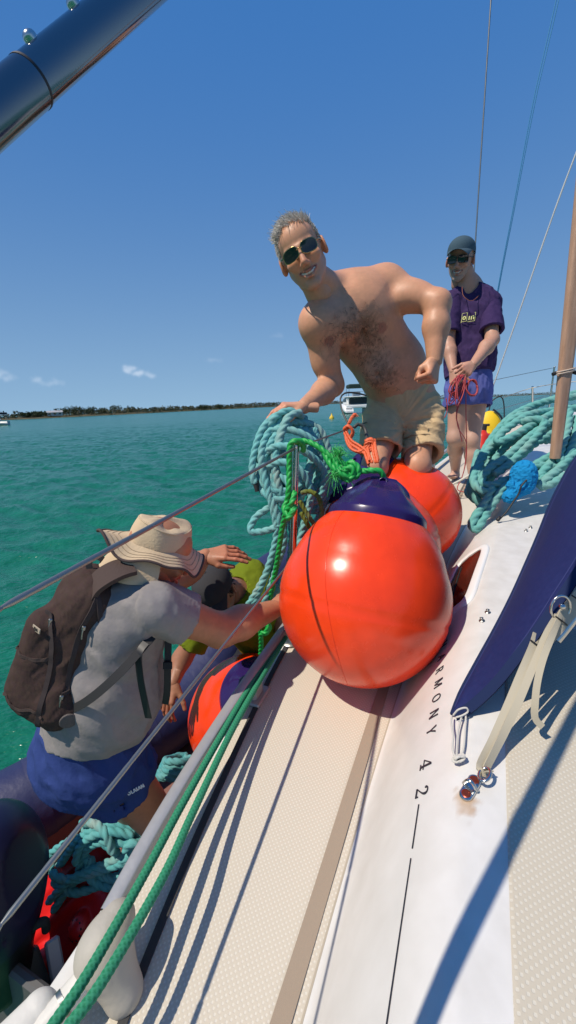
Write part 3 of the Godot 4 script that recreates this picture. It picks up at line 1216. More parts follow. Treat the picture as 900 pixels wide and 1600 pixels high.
	for i in 13:
		for j in 13:
			var u := Vector2(j / 6.0 - 1, i / 6.0 - 1)
			var q := pe + Vector3(u.x * 0.035 - 0.006, 0, u.y * 0.05 - 0.03)
			g.tint = Color(0.55, 0.30, 0.10, clampf(0.55 - u.length() + nz.get_noise_2d(q.x, q.z) * 0.6, 0, 0.4))
			g.put(on_boat(q.x, q.z, 0.0008))
	for i in 12:
		for j in 12: g.quad(i * 13 + j, i * 13 + j + 1, (i + 1) * 13 + j + 1, (i + 1) * 13 + j)
	part("rust_stain", g.mesh(), st, o)
	for s in [Vector3(1.0853, 1.6697, -1.7494), Vector3(1.0459, 1.667, -1.7152), Vector3(0.5463, 1.6236, -1.0584), Vector3(0.5801, 1.6288, -1.0949)]:
		var q := to_boat(s)
		g = Geo.new()
		g.lathe(frame(on_boat(q.x, q.z), boat.basis.z, boat_normal(q.x, q.z)), PackedVector2Array([Vector2(0.0085, 0.0), Vector2(0.008, 0.002), Vector2(0.004, 0.003), Vector2(0.004, 0.008), Vector2(0.0055, 0.0095), Vector2(0.003, 0.011), Vector2(0.0002, 0.0112)]), 16)
		part("snap_stud", g.mesh(), M.rough_steel, o)

	# stainless tube of the cockpit arch, close by overhead
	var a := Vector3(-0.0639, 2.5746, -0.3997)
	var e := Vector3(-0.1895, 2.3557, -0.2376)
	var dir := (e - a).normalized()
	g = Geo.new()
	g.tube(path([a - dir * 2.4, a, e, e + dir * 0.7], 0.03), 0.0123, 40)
	var arch := part("arch_tube", g.mesh(), mat(Color(0.52, 0.52, 0.53), 0.12, 0.5, 1.0), o)  # base grey darkened, standing in for a dark reflection from overhead
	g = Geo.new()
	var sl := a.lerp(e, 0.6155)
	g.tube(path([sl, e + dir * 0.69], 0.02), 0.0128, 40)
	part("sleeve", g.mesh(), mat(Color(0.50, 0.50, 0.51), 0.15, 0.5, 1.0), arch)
	g = Geo.new()
	g.tube(path([sl - dir * 0.0008, sl + dir * 0.0008], 0.001), 0.0130, 40)
	part("sleeve_seam", g.mesh(), M.black, arch)
	var side := (Vector3(-0.1382, 2.462, -0.3026) - Vector3(-0.1333, 2.4536, -0.3101)).normalized()
	side = (side - dir * side.dot(dir)).normalized()
	for k in [0.4035, 0.5526]:
		g = Geo.new()
		var at: Vector3 = a.lerp(e, k) + side * 0.0120
		g.lathe(frame(at, dir, side), PackedVector2Array([Vector2(0.0042, -0.002), Vector2(0.0042, 0.0016), Vector2(0.0034, 0.0032), Vector2(0.0018, 0.0042), Vector2(0.0002, 0.0044)]), 18)
		part("rivet", g.mesh(), M.steel, arch)


# shrouds and halyards overhead
func rigging() -> void:
	var y: Node3D = M.yacht
	var g := Geo.new()
	g.rope(path([Vector3(1.8088, 3.5225, -4.2107), Vector3(1.8047, 3.7006, -4.2058), Vector3(1.8058, 5.3329, -4.2204), Vector3(1.8058, 5.3329, -4.2204) + (Vector3(1.8058, 5.3329, -4.2204) - Vector3(1.8047, 3.7006, -4.2058)) * 3.0], 0.03), 0.0065, 10.0, 0.0, 8, 6, 0.15)
	g.tube(path([Vector3(1.8088, 3.5225, -4.2107), Vector3(1.8543, 2.1267, -4.2064)], 0.3), 0.006, 8)
	part("shroud", g.mesh(), M.wire, y)
	var blue := mat(lin(0.03, 0.22, 0.42), 0.7)
	for s in [0, 1]:
		g = Geo.new()
		g.tube(path([Vector3(2.3313, 5.3116, -4.2149) + (Vector3(2.3313, 5.3116, -4.2149) - Vector3(2.2203, 4.6767, -4.2034)) * 8.0, Vector3(2.3313, 5.3116, -4.2149), Vector3(2.2203, 4.6767, -4.2034), Vector3(2.1342, 3.8271, -4.239), Vector3(2.0937, 3.2698, -4.2995), Vector3(2.0253, 2.1175, -4.4107)].map(func(q): return q + Vector3(s * 0.022 * (q.y - 1.6) / 4.0, 0, 0)), 0.1), 0.004, 8)
		solo("blue_halyard", g.mesh(), blue, ["thin bright blue halyard line in the sky, left of the pair", "thin bright blue halyard line in the sky, right of the pair"][s], "rope", "blue halyards")
	g = Geo.new()
	g.rope(path([Vector3(2.2238, 4.4552, -3.0597) + (Vector3(2.2238, 4.4552, -3.0597) - Vector3(2.0327, 3.7993, -3.2495)) * 5.0, Vector3(2.2238, 4.4552, -3.0597), Vector3(2.0327, 3.7993, -3.2495), Vector3(1.8918, 2.7421, -3.5925), Vector3(1.8006, 1.9715, -3.8555), Vector3(1.7767, 1.8416, -3.8731)], 0.03), 0.0058, 10.0, 0.0, 8, 6, 0.15)
	part("stay", g.mesh(), mat(lin(0.62, 0.62, 0.6), 0.45), y)
	# tan spar end lashed among the rope, at the right edge
	var o := thing("wooden_spar", "tan wooden spar with a cord lashing standing before the rope pile at right", "spar", Transform3D(boat.basis, Vector3(1.3458, 1.9357, -2.0369)))
	g = Geo.new()
	var a := Vector3(1.3458, 1.9357, -2.0369)
	var c := Vector3(1.3385, 3.0096, -2.0395)
	var dirv := (c - a).normalized()
	var fr := frame(a, dirv, Vector3(0, 0.2538, 0.9673))
	var rows := []
	for i in 30:
		var t := i / 29.0
		var row := PackedVector3Array()
		for k in 14:
			var an := TAU * k / 14
			var w := lerpf(0.022, 0.048, minf(t * 2.65, 1.0))
			row.append(fr * Vector3(signf(cos(an)) * pow(absf(cos(an)), 0.5) * w, signf(sin(an)) * pow(absf(sin(an)), 0.6) * 0.02, t * 3.6))
		rows.append(row)
	g.sheet(rows, true); g.fan(rows[0]); g.fan(rows[-1])
	var wood := mat(Color.WHITE, 0.55)
	wood.albedo_texture = noise_tex(0.012, 91, 256, false, 1.0, [lin(0.40, 0.23, 0.14), lin(0.52, 0.33, 0.22)])
	wood.uv1_triplanar = true
	wood.uv1_scale = Vector3(14, 1.5, 14)
	part("pole", g.mesh(), bumpy(wood, M.bumps, 0.2), o)
	g = Geo.new()
	var mid := a.lerp(c, 0.38)
	for k in 2:
		g.tube(path(range(13).map(func(q): return frame(mid + dirv * (0.01 * k), dirv + fr.basis.x * 0.18, Vector3(0, 0.2538, 0.9673)) * Vector3(cos(q * TAU / 12) * 0.046, sin(q * TAU / 12) * 0.023, 0)), 0.008), 0.0035, 8)
	part("cord_lashing", g.mesh(), mat(lin(0.55, 0.45, 0.36), 0.9), o)
	for s in [-1, 1]:
		g = Geo.new()
		g.tube(path([mid + fr.basis.x * s * 0.04, mid + fr.basis.x * s * 0.058 - dirv * 0.006], 0.01), 0.009, 10)
		part("lashing_toggle", g.mesh(), M.black_rubber, o)


func dinghy() -> void:
	var o := thing("inflatable_dinghy", "navy inflatable dinghy lying alongside, under the two men at left", "dinghy", Transform3D(boat.basis, b(-1.4, -1.1, 0.9)))
	var navy := bumpy(tri(mat(lin(0.022, 0.026, 0.085), 0.5, 0.5), 2.5), M.bumps, 0.25)
	# far tube, bow, near tube as one inflated horseshoe
	var pts := [Vector3(-2.1511, 0.3, -1.2559), Vector3(-1.7765, 0.32, -1.4134), Vector3(-1.4166, 0.34, -1.6341), Vector3(-1.0933, 0.35, -1.9499), Vector3(-0.7083, 0.36, -2.4005), b(-1.58, -0.76, 2.7), b(-1.2, -0.68, 3.25), b(-0.88, -0.76, 2.9), b(-0.86, -0.80, 2.0), b(-0.86, -0.82, 1.0), b(-0.88, -0.84, 0.25)]
	var p := path(pts, 0.04)
	var g := Geo.new()
	var up := Vector3.UP
	var rows := []
	for i in p.size():
		var d := (p[mini(i + 1, p.size() - 1)] - p[maxi(i - 1, 0)]).normalized()
		var s := d.cross(up).normalized()
		var u := s.cross(d)
		var k := minf(i, p.size() - 1 - i) * 0.04
		var r := 0.205 * clampf(0.35 + k / 0.35, 0.0, 1.0)
		var row := PackedVector3Array()
		for j in 28:
			var a := TAU * j / 28
			row.append(p[i] + (s * cos(a) + u * sin(a)) * r)
		rows.append(row)
	g.sheet(rows, true); g.fan(rows[0]); g.fan(rows[-1])
	var tube := part("tube", g.mesh(), navy, o)
	# rubbing strake and seams
	g = Geo.new()
	var strake := PackedVector3Array()
	for i in range(4, p.size() - 4):
		var d := (p[i + 1] - p[i - 1]).normalized()
		strake.append(p[i] - d.cross(up).normalized() * 0.2065 + Vector3(0, -0.02, 0))
	g.strap(strake, 0.05, 0.012, Vector3(-0.5, 0.1, 0.4))
	part("rubbing_strake", g.mesh(), mat(lin(0.02, 0.02, 0.03), 0.7), tube)
	for k in [0.14, 0.22, 0.30]:
		g = Geo.new()
		var i := int(k * p.size())
		var d := (p[i + 1] - p[i - 1]).normalized()
		var fr := frame(p[i], d, up)
		rows = []
		for z in [-0.03, 0.03]:
			var row := PackedVector3Array()
			for j in 28: row.append(fr * Vector3(cos(TAU * j / 28) * 0.2065, sin(TAU * j / 28) * 0.2065, z))
			rows.append(row)
		g.sheet(rows, true)
		part("seam_tape", g.mesh(), bumpy(tri(mat(lin(0.026, 0.030, 0.092), 0.6), 4.0), M.bumps, 0.3), tube)
	# floor and transom
	g = Geo.new()
	rows = []
	for x in [[-2.15, -1.85, -1.60, -1.45], [-1.6, -1.5, -1.4, -1.3], [-0.92, -0.92, -0.92, -1.0]]:
		var row := PackedVector3Array()
		for k in 4:
			var q := b(x[k], 0, [0.36, 0.9, 1.8, 2.8][k])
			row.append(Vector3(q.x, 0.13, q.z))
		rows.append(row)
	g.sheet(rows)
	part("floor", g.mesh(), bumpy(tri(mat(lin(0.22, 0.10, 0.08), 0.8), 5.0), M.bumps, 0.4), o)
	g = Geo.new()
	var tr0 := b(-2.2, 0, 0.36)
	var tr1 := b(-0.95, 0, 0.36)
	tr0.y = 0.30
	tr1.y = 0.30
	g.box(frame((tr0 + tr1) / 2, tr1 - tr0, Vector3.UP), Vector3(0.035, 0.46, 1.25), 0.01)
	part("transom", g.mesh(), mat(lin(0.10, 0.10, 0.10), 0.6), o)
	g = Geo.new()
	g.box(frame(Vector3(-1.3426, 0.22, -1.4662), Vector3(-1.0539, 0.22, -1.7241) - Vector3(-1.3426, 0.22, -1.4662), Vector3.UP), Vector3(0.03, 0.16, 0.75), 0.01)
	part("thwart_board", g.mesh(), bumpy(tri(mat(lin(0.20, 0.08, 0.06), 0.7), 5.0), M.bumps, 0.3), o)
	# a pale carrying handle on the far tube
	g = Geo.new()
	var vf := Vector3(-1.3953, 0.52, -1.8252)
	var f := Field.new(vf - Vector3.ONE * 0.14, vf + Vector3.ONE * 0.14, 0.005)
	f.cone(vf + Vector3(-0.0308, -0.0181, 0.0048), vf + Vector3(0.0505, 0.0096, -0.0025), 0.022, 0.03, 0.02)
	f.cone(vf + Vector3(0.0204, 0.0089, -0.0023), vf + Vector3(0.0279, -0.0495, 0.013), 0.03, 0.035, 0.02)
	part("valve_boot", f.mesh(plain(Color.WHITE)), M.white_plastic, o)
	g = Geo.new()
	g.box(frame(Vector3(-1.1708, 0.6611, -1.258), Vector3(0.2082, 0.4389, 0.9187), Vector3(0.1418, 0.9624, -0.2525)), Vector3(0.06, 0.02, 0.03), 0.004)
	part("handle_patch", g.mesh(), M.black_rubber, o)

	# outboard motor at the transom
	var q := thing("outboard_motor", "dark navy outboard motor cowl with a grey clamp bracket at lower left corner", "outboard motor", Transform3D(boat.basis, Vector3(-1.0266, 0.4322, -1.0222)))
	var c0 := Vector3(-1.0041, 0.7215, -1.005)
	f = Field.new(c0 - Vector3.ONE * 0.42, c0 + Vector3.ONE * 0.42, 0.012)
	f.ell(c0 + Vector3(-0.0491, 0.0163, -0.0249), Vector3(0.16, 0.24, 0.2), 0.05, Basis(Vector3(0.9991, -0.0405, 0.0106), Vector3(0.1917, 0.9603, -0.2519).normalized(), Vector3(0, 0.2538, 0.9673)))
	f.cone(c0 + Vector3(-0.0221, -0.0424, 0.0318), c0 + Vector3(-0.0534, -0.3203, 0.0323), 0.12, 0.10, 0.06)
	f.cut(c0 + Vector3(0.1049, -0.0043, 0.0011), Vector3(1.0108, 0.2555, 0.0364).normalized())
	f.cone(c0 + Vector3(-0.2529, -0.037, 0.1131), c0 + Vector3(0.1979, -0.0262, 0.1103), 0.004, 0.004, 0.004, Vector3.ZERO, 1.0, -1.0)
	part("cowl", f.mesh(func(p, n): return Color(0.012, 0.015, 0.042) if (p - c0).dot(Vector3(0.0918, 1.0278, -0.0112).normalized()) > -0.10 else Color(0.010, 0.010, 0.011)), vmat(0.38), q)
	g = Geo.new()
	g.strap(path([c0 + Vector3(-0.0891, 0.0699, 0.1729), c0 + Vector3(-0.0187, 0.0793, 0.1808), c0 + Vector3(0.0508, 0.0592, 0.1551)], 0.01), 0.035, 0.004, Vector3(0.1146, 0.588, 0.8796))
	part("cowl_band", g.mesh(), mat(lin(0.20, 0.21, 0.23), 0.4), q)
	g = Geo.new()
	g.box(frame(Vector3(-0.8702, 0.4106, -0.9855), Vector3(0.3204, -0.6145, 0.4714), Vector3(0.5642, 0.4682, 0.4975)), Vector3(0.045, 0.03, 0.14), 0.006)
	part("clamp_bracket", g.mesh(), mat(lin(0.42, 0.42, 0.44), 0.45, 0.5, 0.2), q)
	g = Geo.new()
	g.box(frame(Vector3(-0.9491, 0.3547, -0.9915), Vector3(0.4619, -0.8393, 0.4269), Vector3(0.5642, 0.4682, 0.4975)), Vector3(0.05, 0.05, 0.15), 0.008)
	part("swivel_bracket", g.mesh(), mat(lin(0.10, 0.10, 0.09), 0.6), q)
	g = Geo.new()
	g.tube(path([Vector3(-1.0356, 0.3272, -0.9429), Vector3(-0.9939, 0.4789, -0.962), Vector3(-0.9249, 0.5824, -0.9789), Vector3(-0.8808, 0.5995, -0.9937), Vector3(-0.8985, 0.5256, -1.0157)], 0.01), 0.014, 12)
	part("steering_arm", g.mesh(), M.black_rubber, q)
	g = Geo.new()
	g.tube(path([Vector3(-1.0825, 0.1661, -1.0041), Vector3(-0.9928, 0.3075, -0.9998), Vector3(-0.9527, 0.3368, -1.0075)], 0.01), 0.022, 14)
	part("tilt_tube", g.mesh(), mat(lin(0.12, 0.14, 0.09), 0.6), q)
	g = Geo.new()
	g.lathe(frame(Vector3(-0.957, 0.2398, -0.982), Vector3(0.3374, 0.9084, -0.0315), Vector3(0.5079, 0.376, 0.7284)), PackedVector2Array([Vector2(0.001, 0.05), Vector2(0.05, 0.045), Vector2(0.062, 0.02), Vector2(0.062, -0.03), Vector2(0.001, -0.05)]), 24)
	part("clamp_knob", g.mesh(), M.black_rubber, q)
	g = Geo.new()
	g.tube(path([Vector3(-1.0972, 0.0986, -0.9864), Vector3(-1.3302, -0.7873, -1.0124)], 0.05), 0.07, 16)
	part("leg", g.mesh(), M.black, q)

	# red fuel tank in the dinghy
	var fc := Vector3(-0.9542, 0.298, -1.2041)
	var fr := frame(fc, Vector3(-0.7335, 0.4774, -1.2511) - Vector3(-0.9542, 0.298, -1.2041), Vector3(0.1813, 0.8837, 0.4402))
	var tank := thing("fuel_tank", "red plastic fuel tank with a black filler cap on the dinghy floor", "fuel tank", fr)
	f = Field.new(Vector3(-0.26, -0.16, -0.32), Vector3(0.26, 0.16, 0.32), 0.007)
	f.cone(Vector3(-0.13, -0.02, -0.17), Vector3(-0.13, -0.02, 0.17), 0.075, 0.075, 0.03)
	f.cone(Vector3(0.13, -0.02, -0.17), Vector3(0.13, -0.02, 0.17), 0.075, 0.075, 0.03)
	for k in 5: f.cone(Vector3(-0.13 + k * 0.065, -0.02, -0.17), Vector3(-0.13 + k * 0.065, -0.02, 0.17), 0.075, 0.075, 0.04)
	f.cone(Vector3(0.0, 0.055, -0.20), Vector3(0.0, 0.055, 0.20), 0.02, 0.02, 0.02)
	f.cone(Vector3(0.10, 0.055, -0.20), Vector3(0.10, 0.055, 0.20), 0.012, 0.012, 0.015)
	f.cone(Vector3(-0.09, 0.05, 0.11), Vector3(-0.09, 0.065, 0.11), 0.05, 0.048, 0.01)
	f.cone(Vector3(-0.09, 0.05, -0.1), Vector3(-0.09, 0.055, -0.1), 0.05, 0.05, 0.02)
	var gt := Geo.new()
	f.into(gt, plain(Color.WHITE))
	part("tank_body", gt.raw(), bumpy(tri(mat(lin(0.62, 0.012, 0.012), 0.38), 6.0), M.bumps, 0.2), tank, false)
	g = Geo.new()
	rows = []
	for l in [[0.03, 0.06], [0.036, 0.065], [0.037, 0.095], [0.03, 0.103], [0.0005, 0.105]]:
		var row := PackedVector3Array()
		for k in 40: row.append(Vector3(-0.09, l[1], 0.11) + Vector3(cos(TAU * k / 40), 0, sin(TAU * k / 40)) * (l[0] * (1.0 if k % 4 < 2 else 0.90)))
		rows.append(row)
	g.sheet(rows, true)
	part("filler_cap", g.mesh(), M.black_rubber, tank, false)
	g = Geo.new()
	g.box(Transform3D(Basis(), Vector3(-0.10, 0.075, -0.11)), Vector3(0.05, 0.05, 0.07), 0.01)
	g.tube(path([Vector3(-0.10, 0.08, -0.14), Vector3(-0.11, 0.10, -0.2), Vector3(-0.16, 0.06, -0.3), Vector3(-0.2, 0.0, -0.36)], 0.01), 0.008, 8)
	part("fuel_pickup", g.mesh(), M.black, tank, false)



# --- big inflatable buoys ---
func buoy(at: Vector3, up: Vector3, face: Vector3, r: float, label: String) -> Node3D:
	var fr := frame(at, (face - up * face.dot(up)).normalized(), up.normalized())
	var o := thing("mooring_buoy_ball", label, "buoy", fr, "red and blue inflatable buoys")
	if not M.has("red_vinyl"):
		M.red_vinyl = vinyl(lin(0.95, 0.058, 0.006))
		M.navy_vinyl = vinyl(lin(0.026, 0.012, 0.095))
	var red: Material = M.red_vinyl
	var navy: Material = M.navy_vinyl
	# body: a ball that draws up towards its neck, with a seam round it and one down it
	var prof := func(a: float, th: float) -> Vector3:   # a from the bottom (-PI/2) to the top
		var y := sin(a)
		var w := cos(a)
		if y > 0.45:
			w += (y - 0.45) * 0.10
			y += (y - 0.45) * 0.26
		w *= 1.0 - 0.012 * exp(-pow((a + 0.12) * 40.0, 2))
		w *= 1.0 + 0.004 * sin(th * 3.0 + a * 2.0)
		return Vector3(cos(th) * w, y, sin(th) * w)
	var cap_a := 0.985
	var g := Geo.new()
	var rows := []
	for i in 61:
		var a := lerpf(-PI / 2 + 0.02, cap_a, i / 60.0)
		var row := PackedVector3Array()
		for k in 72:
			var th := TAU * k / 72
			row.append(fr * (prof.call(a, th) * r))
		rows.append(row)
	g.sheet(rows, true); g.fan(rows[0])
	var body := part("body", g.mesh(), red, o)
	g = Geo.new()
	var seam := PackedVector3Array()
	var ns := PackedVector3Array()
	for i in 60:
		var a := lerpf(-1.2, cap_a - 0.005, i / 59.0)
		var q: Vector3 = prof.call(a, 1.9 + 0.30 * (a + 0.2))
		seam.append(fr * (q * r)); ns.append(fr.basis * q)
	g.tube(seam, 0.0013, 6)
	part("moulding_seam", g.mesh(), red, body)
	# blue collar that gathers into a ribbed neck with a rope eye through it
	g = Geo.new()
	rows = []
	for i in 30:
		var t := i / 29.0
		var row := PackedVector3Array()
		for k in 96:
			var th := TAU * k / 96
			var q: Vector3
			var base: Vector3 = prof.call(minf(cap_a, PI / 2), th)
			var w := Vector2(base.x, base.z).length()
			var s: float = clampf((t - 0.12) / 0.88, 0, 1)
			var rad := w * pow(1.0 - s, 1.15) * 0.93 + 0.14 * pow(s, 0.8) + w * 0.07 * (1.0 - s)
			var y := base.y + t * 0.66 - 0.10 * t * t
			if i == 0: rad = w * 1.004; y = base.y - 0.012
			if i == 1: rad = w * 1.012; y = base.y + 0.0
			var rib := pow(absf(cos(th * 3.0 + 0.4)), 6.0)
			rad += rib * 0.055 * sin(clampf((s - 0.18) / 0.8, 0, 1) * PI) - 0.03 * sin(clampf((s - 0.25) / 0.75, 0, 1) * PI * 0.5)
			rad = maxf(rad, 0.08)
			# flattened at the top, where the eye is
			var fl := lerpf(1.0, 0.42, clampf((t - 0.6) / 0.35, 0, 1))
			var wd := lerpf(1.0, 1.5, clampf((t - 0.6) / 0.35, 0, 1))
			row.append(fr * (Vector3(cos(th) * rad * wd, y, sin(th) * rad * fl) * r))
		rows.append(row)
	g.sheet(rows, true); g.fan(rows[-1])
	var cap := part("collar", g.mesh(), navy, o)
	g = Geo.new()
	for q in range(1):
		g.lathe(Transform3D(fr.basis * Basis(Vector3.RIGHT, PI / 2), fr * (Vector3(0, 1.43, 0.0) * r)), PackedVector2Array([Vector2(0.03, -0.1), Vector2(0.05, -0.095), Vector2(0.062, -0.08), Vector2(0.062, 0.08), Vector2(0.05, 0.095), Vector2(0.03, 0.1), Vector2(0.03, -0.1)].map(func(v): return v * r)), 20)
	part("rope_eye", g.mesh(), navy, cap)
	g = Geo.new()
	var va: Vector3 = fr * (Vector3(-0.22, 1.06, 0.36) * r)
	g.lathe(frame(va, fr.basis.x, (fr.basis * Vector3(-0.28, 0.8, 0.5)).normalized()), PackedVector2Array([Vector2(0.011, -0.012), Vector2(0.011, 0.001), Vector2(0.008, 0.004), Vector2(0.003, 0.005), Vector2(0.0002, 0.0052)]), 16)
	part("valve_screw", g.mesh(), M.white_plastic, cap)
	return o


func vinyl(c: Color) -> StandardMaterial3D:
	var m := mat(c, 0.24, 0.5)
	var t := noise_tex(0.02, 41, 256, false, 1.0, [Color(0.92, 0.90, 0.90), Color(1, 1, 1)])
	m.albedo_texture = t
	m.roughness = 0.30
	m.roughness_texture = noise_tex(0.025, 43, 256, false, 1.0, [Color(0.72, 0.72, 0.72), Color(1, 1, 1)])
	return bumpy(tri(m, 2.6), noise_tex(0.012, 42, 256, true, 2.0), 0.22)


func buoys() -> void:
	buoy(Vector3(0.2287, 1.6405, -1.1996), Vector3(0.2417, 0.9253, -0.3772), Vector3(-0.1998, 0.2619, 0.9651), 0.268, "largest red and blue buoy, nearest the camera, resting on the side deck")
	buoy(b(-0.33, 0.262, 1.57), Vector3(-0.3078, 0.9552, -0.354), Vector3(0.3996, 0.2376, 0.9715), 0.252, "middle red buoy squeezed between the nearest and the farthest on deck")
	buoy(b(-0.27, 0.268, 1.985), Vector3(-0.7179, 0.7552, -0.1981), Vector3(0.2997, 0.2416, 0.9705), 0.258, "farthest red buoy on the side deck, at the leaning man's legs")
	buoy(Vector3(-0.2349, 0.747, -1.7251), Vector3(0.2483, 0.8259, 0.507), Vector3(-0.0999, 0.2578, 0.9662), 0.30, "red buoy hanging outside the hull beside the dinghy, below the toe rail")


# --- navy canvas dodger with its webbing ---
func sprayhood() -> void:
	var o := thing("canvas_sprayhood", "navy blue canvas sprayhood side held down by beige straps at right", "sprayhood", Transform3D(boat.basis, Vector3(0.3458, 1.5724, -0.7617)))
	var low := path([Vector3(0.3398, 1.5828, -0.7482), Vector3(0.3809, 1.5916, -0.8043), Vector3(0.4496, 1.6164, -0.878), Vector3(0.5501, 1.6438, -0.9885), Vector3(0.6562, 1.6739, -1.1101), Vector3(0.7551, 1.7147, -1.2242), Vector3(0.8671, 1.7698, -1.3524), Vector3(0.9881, 1.8354, -1.4937), Vector3(1.0779, 1.8864, -1.5898), Vector3(1.1642, 1.936, -1.6751), Vector3(1.2751, 1.9943, -1.7732), Vector3(1.573, 2.1634, -1.9933)], 0.02)
	var high := path([Vector3(0.3454, 1.5807, -0.7445), Vector3(0.3761, 1.6117, -0.7371), Vector3(0.4213, 1.666, -0.7359), Vector3(0.4708, 1.7268, -0.7467), Vector3(0.5274, 1.7866, -0.7675), Vector3(0.5839, 1.845, -0.7932), Vector3(0.6163, 1.8812, -0.8079), Vector3(0.7535, 2.0319, -0.8732), Vector3(1.0073, 2.257, -1.015)], 0.02)
	var n := 60
	var w := 26
	var rows := []
	var nz := FastNoiseLite.new()
	nz.seed = 14
	nz.frequency = 3.0
	var under := []
	for i in n:
		var t := i / float(n - 1)
		var a: Vector3 = low[int(t * (low.size() - 1))]
		var fa := t * (low.size() - 1)
		a = low[int(fa)].lerp(low[mini(int(fa) + 1, low.size() - 1)], fa - int(fa))
		var fh := t * (high.size() - 1)
		var h := high[int(fh)].lerp(high[mini(int(fh) + 1, high.size() - 1)], fh - int(fh))
		var row := PackedVector3Array()
		var row2 := PackedVector3Array()
		var out := Vector3(-0.5935, 0.7461, 0.3005).normalized()
		for k in w:
			var s := k / float(w - 1)
			var q := a.lerp(h, s)
			var belly := sin(PI * s) * 0.045 * minf(1.0, t * 3.0)
			q += out * (belly + nz.get_noise_3d(q.x, q.y, q.z) * 0.010 * sin(PI * s) + 0.004 * sin(s * 5.0 + t * 9.0) * sin(PI * s))
			row.append(q); row2.append(q - out * 0.0022)
		rows.append(row); under.append(row2)
	var g := Geo.new()
	g.sheet(rows); g.sheet(under)
	var cv := mat(Color.WHITE, 0.8, 0.25)
	cv.albedo_texture = noise_tex(0.03, 71, 512, false, 1.0, [lin(0.012, 0.018, 0.085), lin(0.022, 0.030, 0.115)])
	var weave := height_image(64, func(u, v): return 0.5 + 0.25 * sin(u * TAU * 4) * (1.0 if fmod(v * 8, 2) < 1 else -1.0) + 0.25 * sin(v * TAU * 4), 3.0)
	part("canvas", g.mesh(), bumpy(tri(cv, 4.0), noise_tex(0.02, 72, 512, true, 3.0), 0.3), o)
	# bound edges
	g = Geo.new()
	var he := PackedVector3Array()
	for q in rows: he.append(q[w - 1])
	var hu := Vector3(-0.6826, 0.5672, 0.4715)
	g.strap(he, 0.020, 0.006, hu)
	var hem := mat(lin(0.016, 0.026, 0.075), 0.85, 0.2)
	part("hem_binding", g.mesh(), hem, o)
	g = Geo.new()
	var le := PackedVector3Array()
	for q in rows: le.append(q[0])
	g.strap(le, 0.010, 0.005, hu)
	part("hem_binding", g.mesh(), hem, o)
	# stitch line a finger inside each edge
	for kk in [2, 23]:
		g = Geo.new()
		var sl := PackedVector3Array()
		for q in rows: sl.append(q[kk] + Vector3(-0.5935, 0.7461, 0.3005).normalized() * 0.0008)
		g.strap(sl, 0.0022, 0.0008, Vector3(-0.5935, 0.7461, 0.3005))
		part("stitching", g.mesh(), mat(lin(0.02, 0.028, 0.12), 0.9), o)
	# frame leg under the aft edge with beige sewn sleeve
	var web := bumpy(tri(mat(lin(0.42, 0.38, 0.29), 0.85, 0.2), 60.0), noise_tex(0.1, 73, 128, true, 5.0), 0.5)
	M.web = web
	g = Geo.new()
	g.strap(path([Vector3(0.5048, 1.7395, -0.7479), Vector3(0.5369, 1.7716, -0.7543), Vector3(0.5872, 1.8239, -0.7701), Vector3(0.6245, 1.8624, -0.7833), Vector3(0.7625, 1.9958, -0.8431)], 0.01), 0.030, 0.008, Vector3(-0.2955, 0.3626, 0.9387))
	part("frame_sleeve", g.mesh(), web, o)
	g = Geo.new()
	g.tube(path([Vector3(0.5595, 1.7406, -0.771), Vector3(0.5912, 1.7763, -0.7803), Vector3(0.6417, 1.8365, -0.7961), Vector3(0.7868, 1.9897, -0.8622)], 0.02), 0.011, 14)
	part("frame_tube", g.mesh(), M.steel, o)
	for q in [[Vector3(0.4895, 1.7595, -0.746), Vector3(0.5163, 1.7367, -0.74)], [Vector3(0.5424, 1.8052, -0.7569), Vector3(0.5654, 1.7864, -0.752)], [Vector3(0.5779, 1.8455, -0.7685), Vector3(0.6022, 1.8266, -0.7636)]]:
		g = Geo.new()
		g.tube(path([q[0], q[0].lerp(q[1], 0.5) + Vector3(0, 0.001, 0.0039), q[1]], 0.002), 0.0016, 8)
		part("sleeve_stitch", g.mesh(), M.black, o)
	# straps: from the frame down to the ring at the pad eye, and one loose tail
	var rg := Vector3(0.3336, 1.5945, -0.5901)
	var strap_1 := path([Vector3(0.5073, 1.7667, -0.7572), Vector3(0.4923, 1.7472, -0.7417), Vector3(0.4583, 1.7082, -0.7139), Vector3(0.4084, 1.6553, -0.6711), Vector3(0.3665, 1.6164, -0.635), Vector3(0.334, 1.5915, -0.6078), rg], 0.008)
	var strap_2 := path([Vector3(0.551, 1.8037, -0.7617), Vector3(0.5207, 1.7743, -0.7436), Vector3(0.4873, 1.7339, -0.7175), Vector3(0.4409, 1.6842, -0.6786), Vector3(0.3967, 1.6348, -0.645), Vector3(0.3608, 1.6057, -0.6167), Vector3(0.3407, 1.5864, -0.6013), rg + Vector3(0.0082, 0.0065, 0.0024)], 0.008)
	var loose := path([Vector3(0.5654, 1.8135, -0.7694), Vector3(0.5322, 1.7829, -0.7407), Vector3(0.4969, 1.7457, -0.7103), Vector3(0.4732, 1.7071, -0.6847), Vector3(0.4617, 1.6709, -0.6669), Vector3(0.4594, 1.6461, -0.6583), Vector3(0.4705, 1.6327, -0.6496)], 0.008)
	var nn := Vector3(-0.3392, 0.5095, 0.9002)
	for s in [strap_1, strap_2, loose]:
		g = Geo.new()
		var ups := PackedVector3Array()
		for i in s.size():
			var t: float = float(i) / s.size()
			ups.append(nn.rotated(Vector3(0.4373, 0.8536, -0.2239).normalized(), 0.5 * sin(t * 5.0 + s.size())))
		g.strap(s, 0.0145 if s != loose else 0.0125, 0.0022, ups)
		part("webbing_strap", g.mesh(), web, o)
	g = Geo.new()
